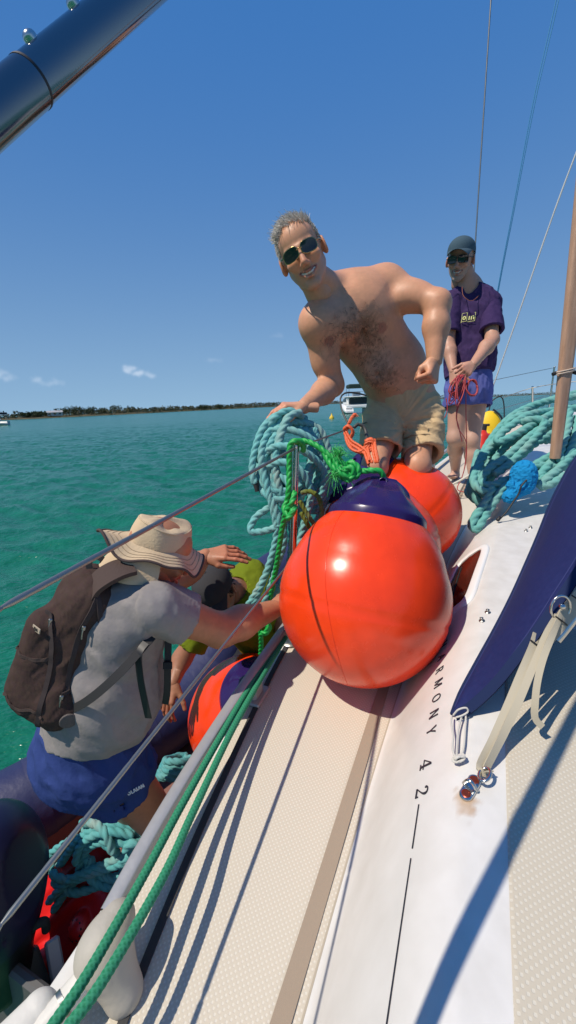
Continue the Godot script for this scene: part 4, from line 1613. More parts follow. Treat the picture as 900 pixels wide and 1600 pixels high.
	g.tube(path(range(17).map(func(k): return Vector3(0.5556, 1.8199, -0.7639) + facing(cos(TAU * k / 16) * 0.020, sin(TAU * k / 16) * 0.026, 0.004 * sin(TAU * k / 16))), 0.003), 0.0026, 10)
	part("buckle", g.mesh(), M.steel, o)
	g = Geo.new()
	g.lathe(frame(Vector3(0.5531, 1.8273, -0.7555), Vector3(0.0419, 0.9664, -0.2535), Vector3(-0.1914, 0.4551, 0.9144)), PackedVector2Array([Vector2(0.006, -0.004), Vector2(0.006, 0.002), Vector2(0.004, 0.004), Vector2(0.0002, 0.005)]), 14)
	part("buckle_stud", g.mesh(), M.steel, o)
	# shackle ring that joins the straps to the pad eye
	g = Geo.new()
	var rc := Vector3(0.3259, 1.5938, -0.5859)
	var e1 := (Vector3(0.3366, 1.5798, -0.6063) - Vector3(0.3075, 1.5756, -0.5724)).normalized()
	var e2 := Vector3(0.56, 0.397, 0.6195).normalized()
	var rp := []
	for k in 17: rp.append(rc + e1 * sin(TAU * k / 16) * 0.015 + e2 * cos(TAU * k / 16) * 0.010 + Vector3(0.0061, 0.0017, -0.0004))
	g.tube(path(rp, 0.003), 0.0030, 12)
	part("shackle_ring", g.mesh(), M.steel, o)
	# thin cord that lashes the tip
	var cord := mat(lin(0.55, 0.53, 0.48), 0.9, 0.2)
	for c in [[Vector3(0.3341, 1.5884, -0.7383), Vector3(0.3238, 1.5893, -0.7158), Vector3(0.3153, 1.5872, -0.6842), Vector3(0.3024, 1.5854, -0.6548), Vector3(0.3005, 1.5833, -0.6315)], [Vector3(0.3521, 1.595, -0.7297), Vector3(0.3309, 1.5899, -0.6973), Vector3(0.3137, 1.5861, -0.6612), Vector3(0.3006, 1.5844, -0.6318)], [Vector3(0.3596, 1.5988, -0.7286), Vector3(0.3437, 1.5924, -0.6938), Vector3(0.326, 1.5889, -0.6578), Vector3(0.3134, 1.5852, -0.6392), Vector3(0.3021, 1.5825, -0.6292)], [Vector3(0.3346, 1.5928, -0.7332), Vector3(0.3429, 1.6101, -0.7295), Vector3(0.3577, 1.6163, -0.727), Vector3(0.3614, 1.6083, -0.7249), Vector3(0.3497, 1.5995, -0.7246), Vector3(0.3376, 1.5931, -0.7271)]]:
		g = Geo.new()
		g.rope(path(c, 0.0016), 0.0021, 7.0, 0.0, 8, 3, 0.2)
		part("lashing_cord", g.mesh(), cord, o)
	g = Geo.new()
	for k in 5: g.rope(path(range(9).map(func(j): return Vector3(0.3043, 1.588, -0.6296) + facing(cos(j * 0.9 + k) * (0.007 + 0.001 * k), sin(j * 0.9 + k * 1.3) * 0.006, sin(j * 0.7 + k * 2.0) * 0.005)), 0.0016), 0.0021, 7.0, 0.0, 8, 3, 0.2)
	part("cord_knot", g.mesh(), cord, o)


# --- ropes ---
func hank(g: Geo, pts: Array, r: float, vary: float, seed_: int, lay := 6.2) -> void:
	g.rope(path(pts, r * 0.40), r, lay, vary, 15, 3, 0.40, seed_)


func ropes() -> void:
	var teal := Color(0.165, 0.44, 0.43)
	var r := RandomNumberGenerator.new()
	r.seed = 30
	# coil in the leaning man's hand, hanging outside the guard wires
	var g := Geo.new()
	g.tint = teal
	var R := 0.0145
	var runs := [
		[Vector3(0.0667, 2.2087, -1.664), Vector3(-0.0086, 2.2199, -1.6256), Vector3(-0.0786, 2.1694, -1.5813), Vector3(-0.1154, 2.0852, -1.5489), Vector3(-0.1284, 2.0088, -1.5288), Vector3(-0.1183, 1.9642, -1.5171)],
		[Vector3(0.0924, 2.1898, -1.6797), Vector3(0.0107, 2.2066, -1.6428), Vector3(-0.0599, 2.1522, -1.5768), Vector3(-0.0918, 2.0622, -1.5325), Vector3(-0.0687, 1.934, -1.4989), Vector3(-0.0466, 1.7882, -1.4813), Vector3(-0.0882, 1.6375, -1.4728), Vector3(-0.1545, 1.4898, -1.4754)],
		[Vector3(0.1119, 2.1667, -1.6736), Vector3(0.0268, 2.1826, -1.6158), Vector3(-0.0514, 2.1175, -1.5574), Vector3(-0.0896, 2.0143, -1.5303), Vector3(-0.0515, 1.887, -1.4865), Vector3(-0.0186, 1.7636, -1.4749), Vector3(-0.0586, 1.6363, -1.4725), Vector3(-0.1171, 1.4761, -1.4718)],
		[Vector3(-0.1123, 2.0936, -1.5821), Vector3(-0.0403, 2.1584, -1.5784), Vector3(0.0554, 2.1465, -1.5546), Vector3(0.1311, 2.0858, -1.5594), Vector3(0.1596, 1.9979, -1.5673), Vector3(0.1239, 1.9309, -1.5704)],
		[Vector3(-0.1096, 2.0413, -1.5684), Vector3(-0.0373, 2.1003, -1.5322), Vector3(0.0609, 2.0847, -1.5074), Vector3(0.1397, 2.0034, -1.5378), Vector3(0.1259, 1.9037, -1.5426), Vector3(0.0493, 1.8471, -1.5278), Vector3(0.0071, 1.7326, -1.4874)],
		[Vector3(-0.1008, 2.0045, -1.5484), Vector3(-0.0253, 2.046, -1.5076), Vector3(0.0486, 2.0171, -1.4897), Vector3(0.089, 1.9276, -1.4972), Vector3(0.0614, 1.819, -1.4894), Vector3(0.0222, 1.6845, -1.4748), Vector3(-0.0188, 1.5211, -1.4836)],
		[Vector3(-0.0803, 1.9707, -1.5395), Vector3(-0.0184, 1.9898, -1.5135), Vector3(0.0148, 1.9327, -1.4882), Vector3(-0.0108, 1.8317, -1.4824), Vector3(-0.0754, 1.7941, -1.4828), Vector3(-0.1443, 1.7892, -1.4919), Vector3(-0.1234, 1.8376, -1.5149), Vector3(-0.0525, 1.887, -1.5279), Vector3(-0.0047, 1.9705, -1.5498)],
		[Vector3(0.0536, 2.1917, -1.6699), Vector3(0.1417, 2.1456, -1.6681), Vector3(0.1795, 2.0437, -1.6517), Vector3(0.1926, 1.9591, -1.6398), Vector3(0.1445, 1.8456, -1.6204), Vector3(0.1006, 1.7544, -1.5861), Vector3(0.0639, 1.6253, -1.5523)],
		[Vector3(0.0273, 2.176, -1.6554), Vector3(0.1114, 2.1057, -1.6163), Vector3(0.1262, 1.9841, -1.5844), Vector3(0.0749, 1.8409, -1.5468), Vector3(0.0387, 1.6972, -1.5091), Vector3(-0.037, 1.5709, -1.4966), Vector3(-0.0806, 1.4526, -1.4863)],
		[Vector3(-0.038, 2.1135, -1.5977), Vector3(0.0119, 2.0203, -1.5422), Vector3(-0.0087, 1.8781, -1.5152), Vector3(-0.0348, 1.731, -1.4973), Vector3(-0.1219, 1.5706, -1.4759), Vector3(-0.1842, 1.4691, -1.4803)],
		[Vector3(-0.0645, 2.0886, -1.6118), Vector3(-0.0205, 1.9455, -1.5536), Vector3(0.0104, 1.7952, -1.5348), Vector3(-0.0034, 1.6468, -1.5062), Vector3(-0.049, 1.5302, -1.4963), Vector3(-0.0749, 1.4175, -1.4978)],
		[Vector3(0.0754, 2.1991, -1.6408), Vector3(0.021, 2.2261, -1.6065), Vector3(-0.0334, 2.205, -1.5907), Vector3(-0.06, 2.1586, -1.5888), Vector3(-0.0131, 2.1142, -1.5772)],
		[Vector3(0.1371, 2.0784, -1.6298), Vector3(0.1734, 2.0143, -1.6233), Vector3(0.1517, 1.9021, -1.6042), Vector3(0.103, 1.8271, -1.5949), Vector3(0.1293, 1.9365, -1.6339), Vector3(0.0922, 2.0385, -1.6607)],
	]
	for k in 9:   # more turns of the coil, gathered at the hand
		var w := r.randf_range(-0.05, 0.05)
		runs.append([Vector3(0.0558, 2.1996, -1.6513) + facing(w * 0.3, 0.01, w), Vector3(-0.0308, 2.1658, -1.6114) + facing(w, 0.02, w), Vector3(-0.0792, 2.0638, -1.5743) + facing(w, r.randf_range(-0.04, 0.04), w), Vector3(-0.0451, 1.9386, -1.5311) + facing(w * 0.8, r.randf_range(-0.04, 0.04), 0.02), Vector3(0.0524, 1.9186, -1.5465) + facing(w, r.randf_range(-0.06, 0.05), -w), Vector3(0.1231, 2.0278, -1.5958) + facing(w * 0.6, 0.0, -w), Vector3(0.0951, 2.1481, -1.6584) + facing(w * 0.5, 0.01, 0)])
	for i in runs.size(): hank(g, runs[i], R, 0.25 if i < 7 else 0.55, i)
	var coil := solo("rope_coil", g.mesh(), M.rope, "hanging coil of pale teal mooring rope under the leaning man's hand", "rope")
	g = Geo.new()
	g.tube(path([Vector3(-0.1178, 1.9758, -1.5202), Vector3(-0.1122, 1.9383, -1.5103)], 0.005), 0.012, 10, 0.008)
	part("whipped_end", g.mesh(), M.black_rubber, coil)

	# green line: from the rail down, round the stanchion head, knotted and on to the nearest buoy
	g = Geo.new()
	g.tint = Color(0.015, 0.36, 0.06)
	var G_ := 0.0105
	for q in [
		[Vector3(0.0611, 2.0913, -1.4058), Vector3(0.0569, 2.1213, -1.3878), Vector3(0.0354, 2.1318, -1.375), Vector3(0.0156, 2.1157, -1.3759), Vector3(0.0106, 2.0455, -1.3731), Vector3(0.0053, 1.9717, -1.3588), Vector3(-0.0089, 1.89, -1.3736), Vector3(-0.0257, 1.8143, -1.3951), Vector3(-0.0446, 1.7087, -1.4191), Vector3(-0.0643, 1.609, -1.4446), Vector3(-0.0907, 1.4995, -1.4779), Vector3(-0.1141, 1.4115, -1.4962)],
		[Vector3(0.0266, 2.1054, -1.4094), Vector3(0.041, 2.1252, -1.425), Vector3(0.0756, 2.1246, -1.4145), Vector3(0.1109, 2.1077, -1.3945), Vector3(0.1474, 2.0781, -1.3764), Vector3(0.1886, 2.0522, -1.3645), Vector3(0.2205, 2.0273, -1.3631)],
		[Vector3(0.2142, 2.0385, -1.3919), Vector3(0.2401, 2.026, -1.3524), Vector3(0.2787, 2.0296, -1.3327), Vector3(0.31, 2.0243, -1.3313), Vector3(0.3198, 1.9998, -1.3352)],
		[Vector3(0.1812, 2.0665, -1.3889), Vector3(0.1969, 2.0306, -1.3485), Vector3(0.2291, 2.0096, -1.3378), Vector3(0.2378, 2.0366, -1.3397), Vector3(0.215, 2.0566, -1.3553), Vector3(0.2008, 2.0329, -1.3749)],
		[Vector3(0.1579, 2.0715, -1.3747), Vector3(0.182, 2.0312, -1.3486), Vector3(0.2119, 2.0425, -1.3361), Vector3(0.2201, 2.0169, -1.3345), Vector3(0.1998, 1.9997, -1.3403), Vector3(0.1767, 2.0237, -1.357)],
		[Vector3(0.1275, 2.0924, -1.3905), Vector3(0.1513, 2.0462, -1.3577), Vector3(0.1866, 2.018, -1.3369), Vector3(0.2169, 2.0031, -1.3412)],
		[Vector3(-0.0087, 1.8951, -1.3543), Vector3(0.0142, 1.9329, -1.3332), Vector3(0.0243, 1.9604, -1.3559), Vector3(0.0064, 1.9411, -1.3663), Vector3(-0.0126, 1.9071, -1.3522), Vector3(0.0038, 1.8871, -1.3315), Vector3(0.0176, 1.912, -1.3277)],
		[Vector3(-0.0054, 1.875, -1.3283), Vector3(0.0171, 1.9011, -1.3269), Vector3(0.0248, 1.9239, -1.3411)],
		[Vector3(-0.1139, 1.4165, -1.4975), Vector3(-0.1318, 1.4024, -1.4783), Vector3(-0.1385, 1.3752, -1.4763), Vector3(-0.1139, 1.3563, -1.4817), Vector3(-0.0944, 1.3832, -1.4836), Vector3(-0.1133, 1.4141, -1.4814), Vector3(-0.1286, 1.4247, -1.4893), Vector3(-0.1406, 1.4451, -1.4947)],
		[Vector3(-0.1209, 1.412, -1.4757), Vector3(-0.1007, 1.399, -1.4671), Vector3(-0.1098, 1.3719, -1.4651), Vector3(-0.1287, 1.3623, -1.4729), Vector3(-0.1327, 1.3081, -1.4897), Vector3(-0.1407, 1.2364, -1.5123)],
	]: g.rope(path(q, G_ * 0.42), G_, 6.5, 0.0, 15, 3, 0.40, 3)
	var gl := solo("green_line", g.mesh(), M.green_rope, "bright green three-strand line knotted round the stanchion head and the nearest buoy", "rope")
	g = Geo.new()
	for k in 150:
		var c := Vector3(0.1726, 2.0777, -1.3712) if k < 75 else Vector3(0.158, 2.0178, -1.3451)
		var d := facing(r.randfn() * 0.5 + 0.1, (0.8 if k < 75 else -0.15) + r.randfn() * 0.45, r.randfn() * 0.4).normalized() * r.randf_range(0.02, 0.055)
		if k >= 110: d = facing(0.9 + r.randfn() * 0.2, 0.35 + r.randfn() * 0.2, r.randfn() * 0.2).normalized() * r.randf_range(0.03, 0.075)
		g.tint = Color(0.02, 0.42, 0.06).lerp(Color(0.10, 0.55, 0.16), r.randf())
		var s := c + facing(r.randfn(), r.randfn(), r.randfn()) * 0.006
		g.tube(PackedVector3Array([s, s + d * 0.5 + facing(r.randfn(), r.randfn(), r.randfn()) * 0.004, s + d * 0.9 + facing(r.randfn(), r.randfn(), r.randfn()) * 0.009 - Vector3(0, d.length() * 0.45, 0)]), 0.0013, 4, 0.0006)
	part("frayed_end", g.mesh(), M.green_rope, gl)
	# olive loop of older line behind the stanchion
	g = Geo.new()
	g.tint = Color(0.13, 0.16, 0.03)
	for q in [[Vector3(0.0498, 1.9354, -1.4682), Vector3(0.0845, 1.9406, -1.4593), Vector3(0.113, 1.9191, -1.4433), Vector3(0.1225, 1.8695, -1.4303), Vector3(0.1141, 1.8362, -1.4215)], [Vector3(0.0439, 1.9084, -1.4611), Vector3(0.0656, 1.8667, -1.4502), Vector3(0.0919, 1.8248, -1.4392), Vector3(0.1141, 1.7967, -1.4318)], [Vector3(0.0468, 1.8675, -1.4504), Vector3(0.0641, 1.8327, -1.4413), Vector3(0.0864, 1.7902, -1.4405)]]: g.rope(path(q, 0.004), 0.009, 6.5, 0.3, 15, 3, 0.40, 5)
	solo("olive_line", g.mesh(), M.rope, "olive green loop of rope behind the stanchion and the teal coil", "rope")

	# frayed orange lashing on the buoys
	g = Geo.new()
	g.tint = Color(0.72, 0.12, 0.035)
	for q in [[Vector3(0.226, 2.1597, -1.5271), Vector3(0.2278, 2.1115, -1.4937), Vector3(0.2417, 2.0839, -1.4658), Vector3(0.2673, 2.0763, -1.4432), Vector3(0.2862, 2.0918, -1.4369), Vector3(0.305, 2.1127, -1.4424)], [Vector3(0.2169, 2.1448, -1.5128), Vector3(0.2353, 2.1076, -1.4824), Vector3(0.2585, 2.0909, -1.4573), Vector3(0.2788, 2.0717, -1.4213), Vector3(0.2803, 2.0457, -1.3834)], [Vector3(0.305, 2.1127, -1.4424), Vector3(0.3015, 2.0816, -1.4032), Vector3(0.3042, 2.0461, -1.3732)], [Vector3(0.2795, 2.0976, -1.4488), Vector3(0.2789, 2.0686, -1.4101), Vector3(0.2845, 2.0413, -1.3823)], [Vector3(0.2382, 2.1683, -1.5293), Vector3(0.2484, 2.1883, -1.5346), Vector3(0.2631, 2.2036, -1.5386)], [Vector3(0.2125, 2.1518, -1.5147), Vector3(0.2271, 2.1655, -1.5027), Vector3(0.2424, 2.147, -1.4979), Vector3(0.2315, 2.1244, -1.5023), Vector3(0.2173, 2.1377, -1.5161)], [Vector3(0.278, 2.1095, -1.4415), Vector3(0.2986, 2.1181, -1.4335), Vector3(0.3111, 2.1004, -1.4288), Vector3(0.2893, 2.0858, -1.4301), Vector3(0.2786, 2.1003, -1.4443)]]:
		for k in 3:
			var off := facing(r.randfn(), r.randfn(), r.randfn()) * 0.004
			g.rope(path(q.map(func(v): return v + off), 0.003), 0.0052, 7.0, 0.0, 9, 3, 0.3, k)
	for k in 46:
		var c: Vector3 = [Vector3(0.2277, 2.1607, -1.5067), Vector3(0.2938, 2.1097, -1.4313), Vector3(0.2606, 2.1992, -1.5374)][k % 3]
		var d := facing(r.randfn(), r.randfn(), r.randfn()).normalized() * r.randf_range(0.006, 0.016)
		g.tube(PackedVector3Array([c + d * 0.2, c + d * 0.6 + facing(r.randfn(), r.randfn(), r.randfn()) * 0.003, c + d - Vector3(0, d.length() * 0.4, 0)]), 0.0012, 4, 0.0006)
	solo("orange_lashing", g.mesh(), M.green_rope, "frayed orange cord tied above the nearest buoy's blue neck", "rope")
	# thin dark hose-like loop and wire behind it
	g = Geo.new()
	g.tube(path([Vector3(0.2546, 2.1594, -1.6511), Vector3(0.2351, 2.221, -1.7086), Vector3(0.2346, 2.2665, -1.7412), Vector3(0.2595, 2.2864, -1.7671), Vector3(0.3091, 2.2855, -1.8082), Vector3(0.3643, 2.274, -1.8672)], 0.02), 0.0035, 8)
	g.tube(path([Vector3(0.2643, 2.1549, -1.5878), Vector3(0.2868, 2.1682, -1.5913), Vector3(0.3077, 2.1437, -1.5849), Vector3(0.3028, 2.1049, -1.5334), Vector3(0.2871, 2.0777, -1.4642)], 0.02), 0.007, 10)
	solo("thin_wire_loop", g.mesh(), mat(lin(0.05, 0.05, 0.045), 0.5), "thin dark wire loop standing up behind the orange lashing", "wire")

	# two green braided lines drawn taut above the rail
	var bn := 0
	for s in [[Vector3(-0.4111, 1.4139, -0.2734), Vector3(-0.3704, 1.413, -0.3664), Vector3(-0.3373, 1.4149, -0.4358), Vector3(-0.2948, 1.413, -0.5755), Vector3(-0.2598, 1.4144, -0.6991), Vector3(-0.1994, 1.422, -0.8864), Vector3(-0.1299, 1.4311, -1.0868), Vector3(-0.0418, 1.4425, -1.3085), "green braided line nearest the toe rail, left of the two taut lines"], [Vector3(-0.3919, 1.4145, -0.2728), Vector3(-0.347, 1.4138, -0.366), Vector3(-0.3104, 1.4151, -0.4261), Vector3(-0.2594, 1.4134, -0.5653), Vector3(-0.229, 1.4149, -0.6915), Vector3(-0.1774, 1.4227, -0.8845), Vector3(-0.1136, 1.4309, -1.0771), Vector3(-0.028, 1.4429, -1.3068), "inner green braided line, right of the two taut lines by the toe rail"]]:
		g = Geo.new()
		var p := path(s.slice(0, 8), 0.0016)
		var up := Vector3.UP
		var rows := []
		var run := 0.0
		for i in p.size():
			var d := (p[mini(i + 1, p.size() - 1)] - p[maxi(i - 1, 0)]).normalized()
			up = (up - d * up.dot(d)).normalized()
			var side := d.cross(up)
			if i > 0: run += p[i].distance_to(p[i - 1])
			for k in 20:
				var a := TAU * k / 20
				var u := run / 0.0085 * TAU
				var x := sin(a * 4 + u) ; var y := sin(a * 4 - u)
				var hgt := maxf(x, y)
				var rr := 0.0088 * (0.93 + 0.07 * hgt)
				var fleck := 1.0 if (x > y) else 0.72
				g.tint = Color(0.016, 0.175, 0.082).lerp(Color(0.06, 0.33, 0.19), clampf(fleck * 0.5 + 0.5 * hgt - 0.35, 0, 1))
				g.put(p[i] + (up * cos(a) + side * sin(a)) * rr)
		for i in p.size() - 1:
			for k in 20: g.quad(i * 20 + k, i * 20 + (k + 1) % 20, (i + 1) * 20 + (k + 1) % 20, (i + 1) * 20 + k)
		solo("green_braided_line", g.mesh(), vmat(0.75, 0.35), s[8], "rope", "green braided lines along the rail")
		bn += 1

	# big pile of teal rope on the foredeck
	g = Geo.new()
	g.tint = Color(0.135, 0.39, 0.36)
	R = 0.021
	var z0 := 2.15
	var heap := [
		[Vector3(1.5771, 1.9606, -2.1985), Vector3(1.3203, 1.8701, -2.0714), Vector3(1.0932, 1.8033, -2.0022), Vector3(0.9755, 1.7956, -1.9692), Vector3(0.9372, 1.8282, -2.0087), Vector3(0.982, 1.8807, -2.0948), Vector3(1.1226, 2.0079, -2.2626), Vector3(1.2904, 2.1354, -2.3684), Vector3(1.4939, 2.2045, -2.4176), Vector3(1.7156, 2.2311, -2.4246)],
		[Vector3(1.6735, 2.103, -2.3393), Vector3(1.4966, 2.1119, -2.2899), Vector3(1.2923, 2.0423, -2.1683), Vector3(1.1263, 1.9415, -2.0901), Vector3(1.0321, 1.8943, -2.0571), Vector3(0.9777, 1.8372, -2.0214), Vector3(1.0197, 1.8225, -1.9865), Vector3(1.1599, 1.8626, -2.0177), Vector3(1.3226, 1.924, -2.0855), Vector3(1.5211, 2.0031, -2.127)],
		[Vector3(1.7161, 2.1669, -2.4387), Vector3(1.4959, 2.1554, -2.353), Vector3(1.311, 2.1372, -2.2655), Vector3(1.1578, 2.0588, -2.2036), Vector3(1.1182, 2.016, -2.1717), Vector3(1.1913, 2.0399, -2.1676), Vector3(1.3527, 2.1028, -2.2358), Vector3(1.568, 2.1595, -2.3541), Vector3(1.7489, 2.1515, -2.4037)],
		[Vector3(1.0144, 1.8185, -1.9752), Vector3(0.9636, 1.7488, -1.9362), Vector3(0.9038, 1.6856, -1.9041), Vector3(0.8843, 1.6458, -1.8885), Vector3(0.9039, 1.636, -1.8756), Vector3(0.9537, 1.6896, -1.9052), Vector3(1.0274, 1.7765, -1.9435), Vector3(1.0997, 1.8377, -1.9905)],
		[Vector3(1.3199, 1.8856, -1.9721), Vector3(1.2489, 1.8389, -1.9495), Vector3(1.2292, 1.8166, -1.9385), Vector3(1.2729, 1.8247, -1.9354), Vector3(1.3521, 1.8665, -1.9464), Vector3(1.4309, 1.8992, -1.955)],
		[Vector3(1.5817, 2.0669, -2.2264), Vector3(1.437, 1.9745, -2.1195), Vector3(1.2888, 1.8791, -2.0221), Vector3(1.2429, 1.8442, -1.9922), Vector3(1.3069, 1.8617, -1.9865), Vector3(1.4195, 1.9358, -2.037), Vector3(1.4761, 1.9635, -2.0545)],
		[Vector3(1.5342, 2.162, -2.2514), Vector3(1.453, 2.038, -2.1361), Vector3(1.3754, 1.9457, -2.0499), Vector3(1.3933, 1.9214, -2.0332), Vector3(1.4773, 2.0066, -2.1072), Vector3(1.5808, 2.1268, -2.2421)],
		[Vector3(1.7895, 2.2525, -2.5336), Vector3(1.5636, 2.2129, -2.4715), Vector3(1.3455, 2.1507, -2.3725), Vector3(1.1768, 2.0398, -2.271), Vector3(1.0297, 1.9215, -2.1469), Vector3(0.968, 1.8403, -2.0429)],
		[Vector3(1.2634, 2.1064, -2.2368), Vector3(1.3309, 2.121, -2.2199), Vector3(1.3683, 2.0973, -2.193), Vector3(1.2729, 2.0132, -2.1296), Vector3(1.1305, 1.9123, -2.0618), Vector3(1.0433, 1.8657, -2.0289)],
		[Vector3(1.1577, 1.9084, -2.0815), Vector3(1.3183, 2.0096, -2.1493), Vector3(1.4338, 2.0489, -2.1803), Vector3(1.5512, 2.0311, -2.1757)],
		[Vector3(1.0336, 1.8465, -2.0859), Vector3(1.1284, 1.9289, -2.1902), Vector3(1.2456, 2.0029, -2.2613), Vector3(1.3717, 2.0573, -2.3066), Vector3(1.5279, 2.0637, -2.3289)],
		[Vector3(1.4669, 1.9184, -2.0324), Vector3(1.3668, 1.8962, -2.0369), Vector3(1.2762, 1.897, -2.0578), Vector3(1.1466, 1.8508, -2.0146), Vector3(1.0574, 1.8376, -2.0008)],
		[Vector3(1.2191, 2.0783, -2.2914), Vector3(1.2619, 2.1207, -2.3129), Vector3(1.355, 2.141, -2.3182), Vector3(1.3779, 2.1137, -2.28), Vector3(1.2898, 2.0787, -2.2295)],
	]
	for i in heap.size(): hank(g, heap[i], R, 0.22, i + 50, 6.5)
	for i in 6:
		var q := []
		for k in 7: q.append(heap[i % 3][k] + facing(r.randfn() * 0.02 + 0.05, r.randfn() * 0.02 - 0.05, -0.08 - 0.03 * i))
		hank(g, q, R, 0.3, i + 80, 6.5)
	solo("rope_pile", g.mesh(), M.rope, "heap of thick teal three-strand rope on the foredeck at right", "rope")

	# tangle of teal rope on the fuel tank, in the dinghy
	g = Geo.new()
	g.tint = Color(0.10, 0.36, 0.36)
	var tang := [
		[Vector3(-1.013, 0.3851, -1.1856), Vector3(-0.9095, 0.4892, -1.1922), Vector3(-0.7724, 0.5611, -1.1904), Vector3(-0.6468, 0.6086, -1.2028), Vector3(-0.5779, 0.6331, -1.2299)],
		[Vector3(-0.9128, 0.5349, -1.2662), Vector3(-0.8106, 0.671, -1.2606), Vector3(-0.7074, 0.7158, -1.2723), Vector3(-0.6275, 0.6881, -1.2651), Vector3(-0.6195, 0.6388, -1.2521)],
		[Vector3(-0.9738, 0.498, -1.2462), Vector3(-0.8652, 0.6447, -1.233), Vector3(-0.7536, 0.7085, -1.2291), Vector3(-0.6596, 0.6827, -1.2326), Vector3(-0.6129, 0.6345, -1.2303)],
		[Vector3(-0.8869, 0.5488, -1.2078), Vector3(-0.8478, 0.6454, -1.2125), Vector3(-0.7451, 0.7045, -1.2073), Vector3(-0.6401, 0.6782, -1.2108)],
		[Vector3(-0.8626, 0.7051, -1.2489), Vector3(-0.7904, 0.7148, -1.2307), Vector3(-0.7384, 0.7026, -1.1965), Vector3(-0.7124, 0.6312, -1.1778)],
		[Vector3(-0.8369, 0.5468, -1.2073), Vector3(-0.8288, 0.5092, -1.1871), Vector3(-0.7781, 0.4791, -1.1741), Vector3(-0.7089, 0.4763, -1.1733), Vector3(-0.6841, 0.4922, -1.193)],
		[Vector3(-0.836, 0.5602, -1.2212), Vector3(-0.8082, 0.5165, -1.1994), Vector3(-0.7496, 0.5012, -1.185), Vector3(-0.6801, 0.4983, -1.1843)],
		[Vector3(-1.0145, 0.4637, -1.2475), Vector3(-1.0429, 0.4937, -1.2761), Vector3(-0.9884, 0.5372, -1.2875), Vector3(-0.9104, 0.5901, -1.2807)],
		[Vector3(-0.8543, 0.608, -1.2234), Vector3(-0.7637, 0.6595, -1.2059), Vector3(-0.666, 0.6484, -1.203), Vector3(-0.5964, 0.6304, -1.2086)],
		[Vector3(-0.6751, 0.6308, -1.188), Vector3(-0.6454, 0.6683, -1.1875), Vector3(-0.6085, 0.647, -1.1923), Vector3(-0.6383, 0.6069, -1.1921), Vector3(-0.6731, 0.5964, -1.1893), Vector3(-0.7038, 0.5692, -1.1822)],
		[Vector3(-0.8549, 0.6707, -1.3018), Vector3(-0.7633, 0.6896, -1.3068), Vector3(-0.6606, 0.6628, -1.2998), Vector3(-0.6104, 0.6231, -1.2894)],
		[Vector3(-1.0015, 0.4913, -1.2238), Vector3(-0.9601, 0.4873, -1.202), Vector3(-0.8894, 0.4908, -1.1926), Vector3(-0.7981, 0.5382, -1.1844), Vector3(-0.6687, 0.5844, -1.1862), Vector3(-0.5809, 0.6283, -1.1977)],
	]
	for i in 12:
		var off := facing(r.randf_range(-0.03, 0.03), r.randf_range(-0.05, 0.03), r.randf_range(-0.03, -0.005))
		hank(g, tang[i].map(func(v): return v + off + facing(r.randfn(), r.randfn(), r.randfn()) * 0.008), 0.0165, 0.2, i + 60)
	for i in tang.size(): hank(g, tang[i], 0.0165, 0.5 if i in [0, 4, 11] else 0.15, i + 20)
	solo("rope_tangle", g.mesh(), M.rope, "tangle of teal rope lying on the red fuel tank in the dinghy", "rope")
	g = Geo.new()
	g.tint = Color(0.08, 0.32, 0.33)
	for i in 7:
		var q := []
		for k in 14:
			var a := k * 0.62 + i * 0.5
			q.append(Vector3(-0.5336, 0.6742, -1.5095) + facing(cos(a) * (0.10 - i * 0.006), sin(a) * 0.05 - 0.03 + i * 0.012, sin(a) * 0.10 + r.randfn() * 0.006))
		hank(g, q, 0.0155, 0.2, i + 40)
	hank(g, [Vector3(-0.4924, 0.7143, -1.4374), Vector3(-0.4605, 0.7039, -1.4139), Vector3(-0.5063, 0.6567, -1.4119), Vector3(-0.557, 0.6362, -1.4169)], 0.0155, 0.1, 3)
	solo("rope_heap", g.mesh(), M.rope, "smaller teal rope coil in shade left of the hanging buoy", "rope")


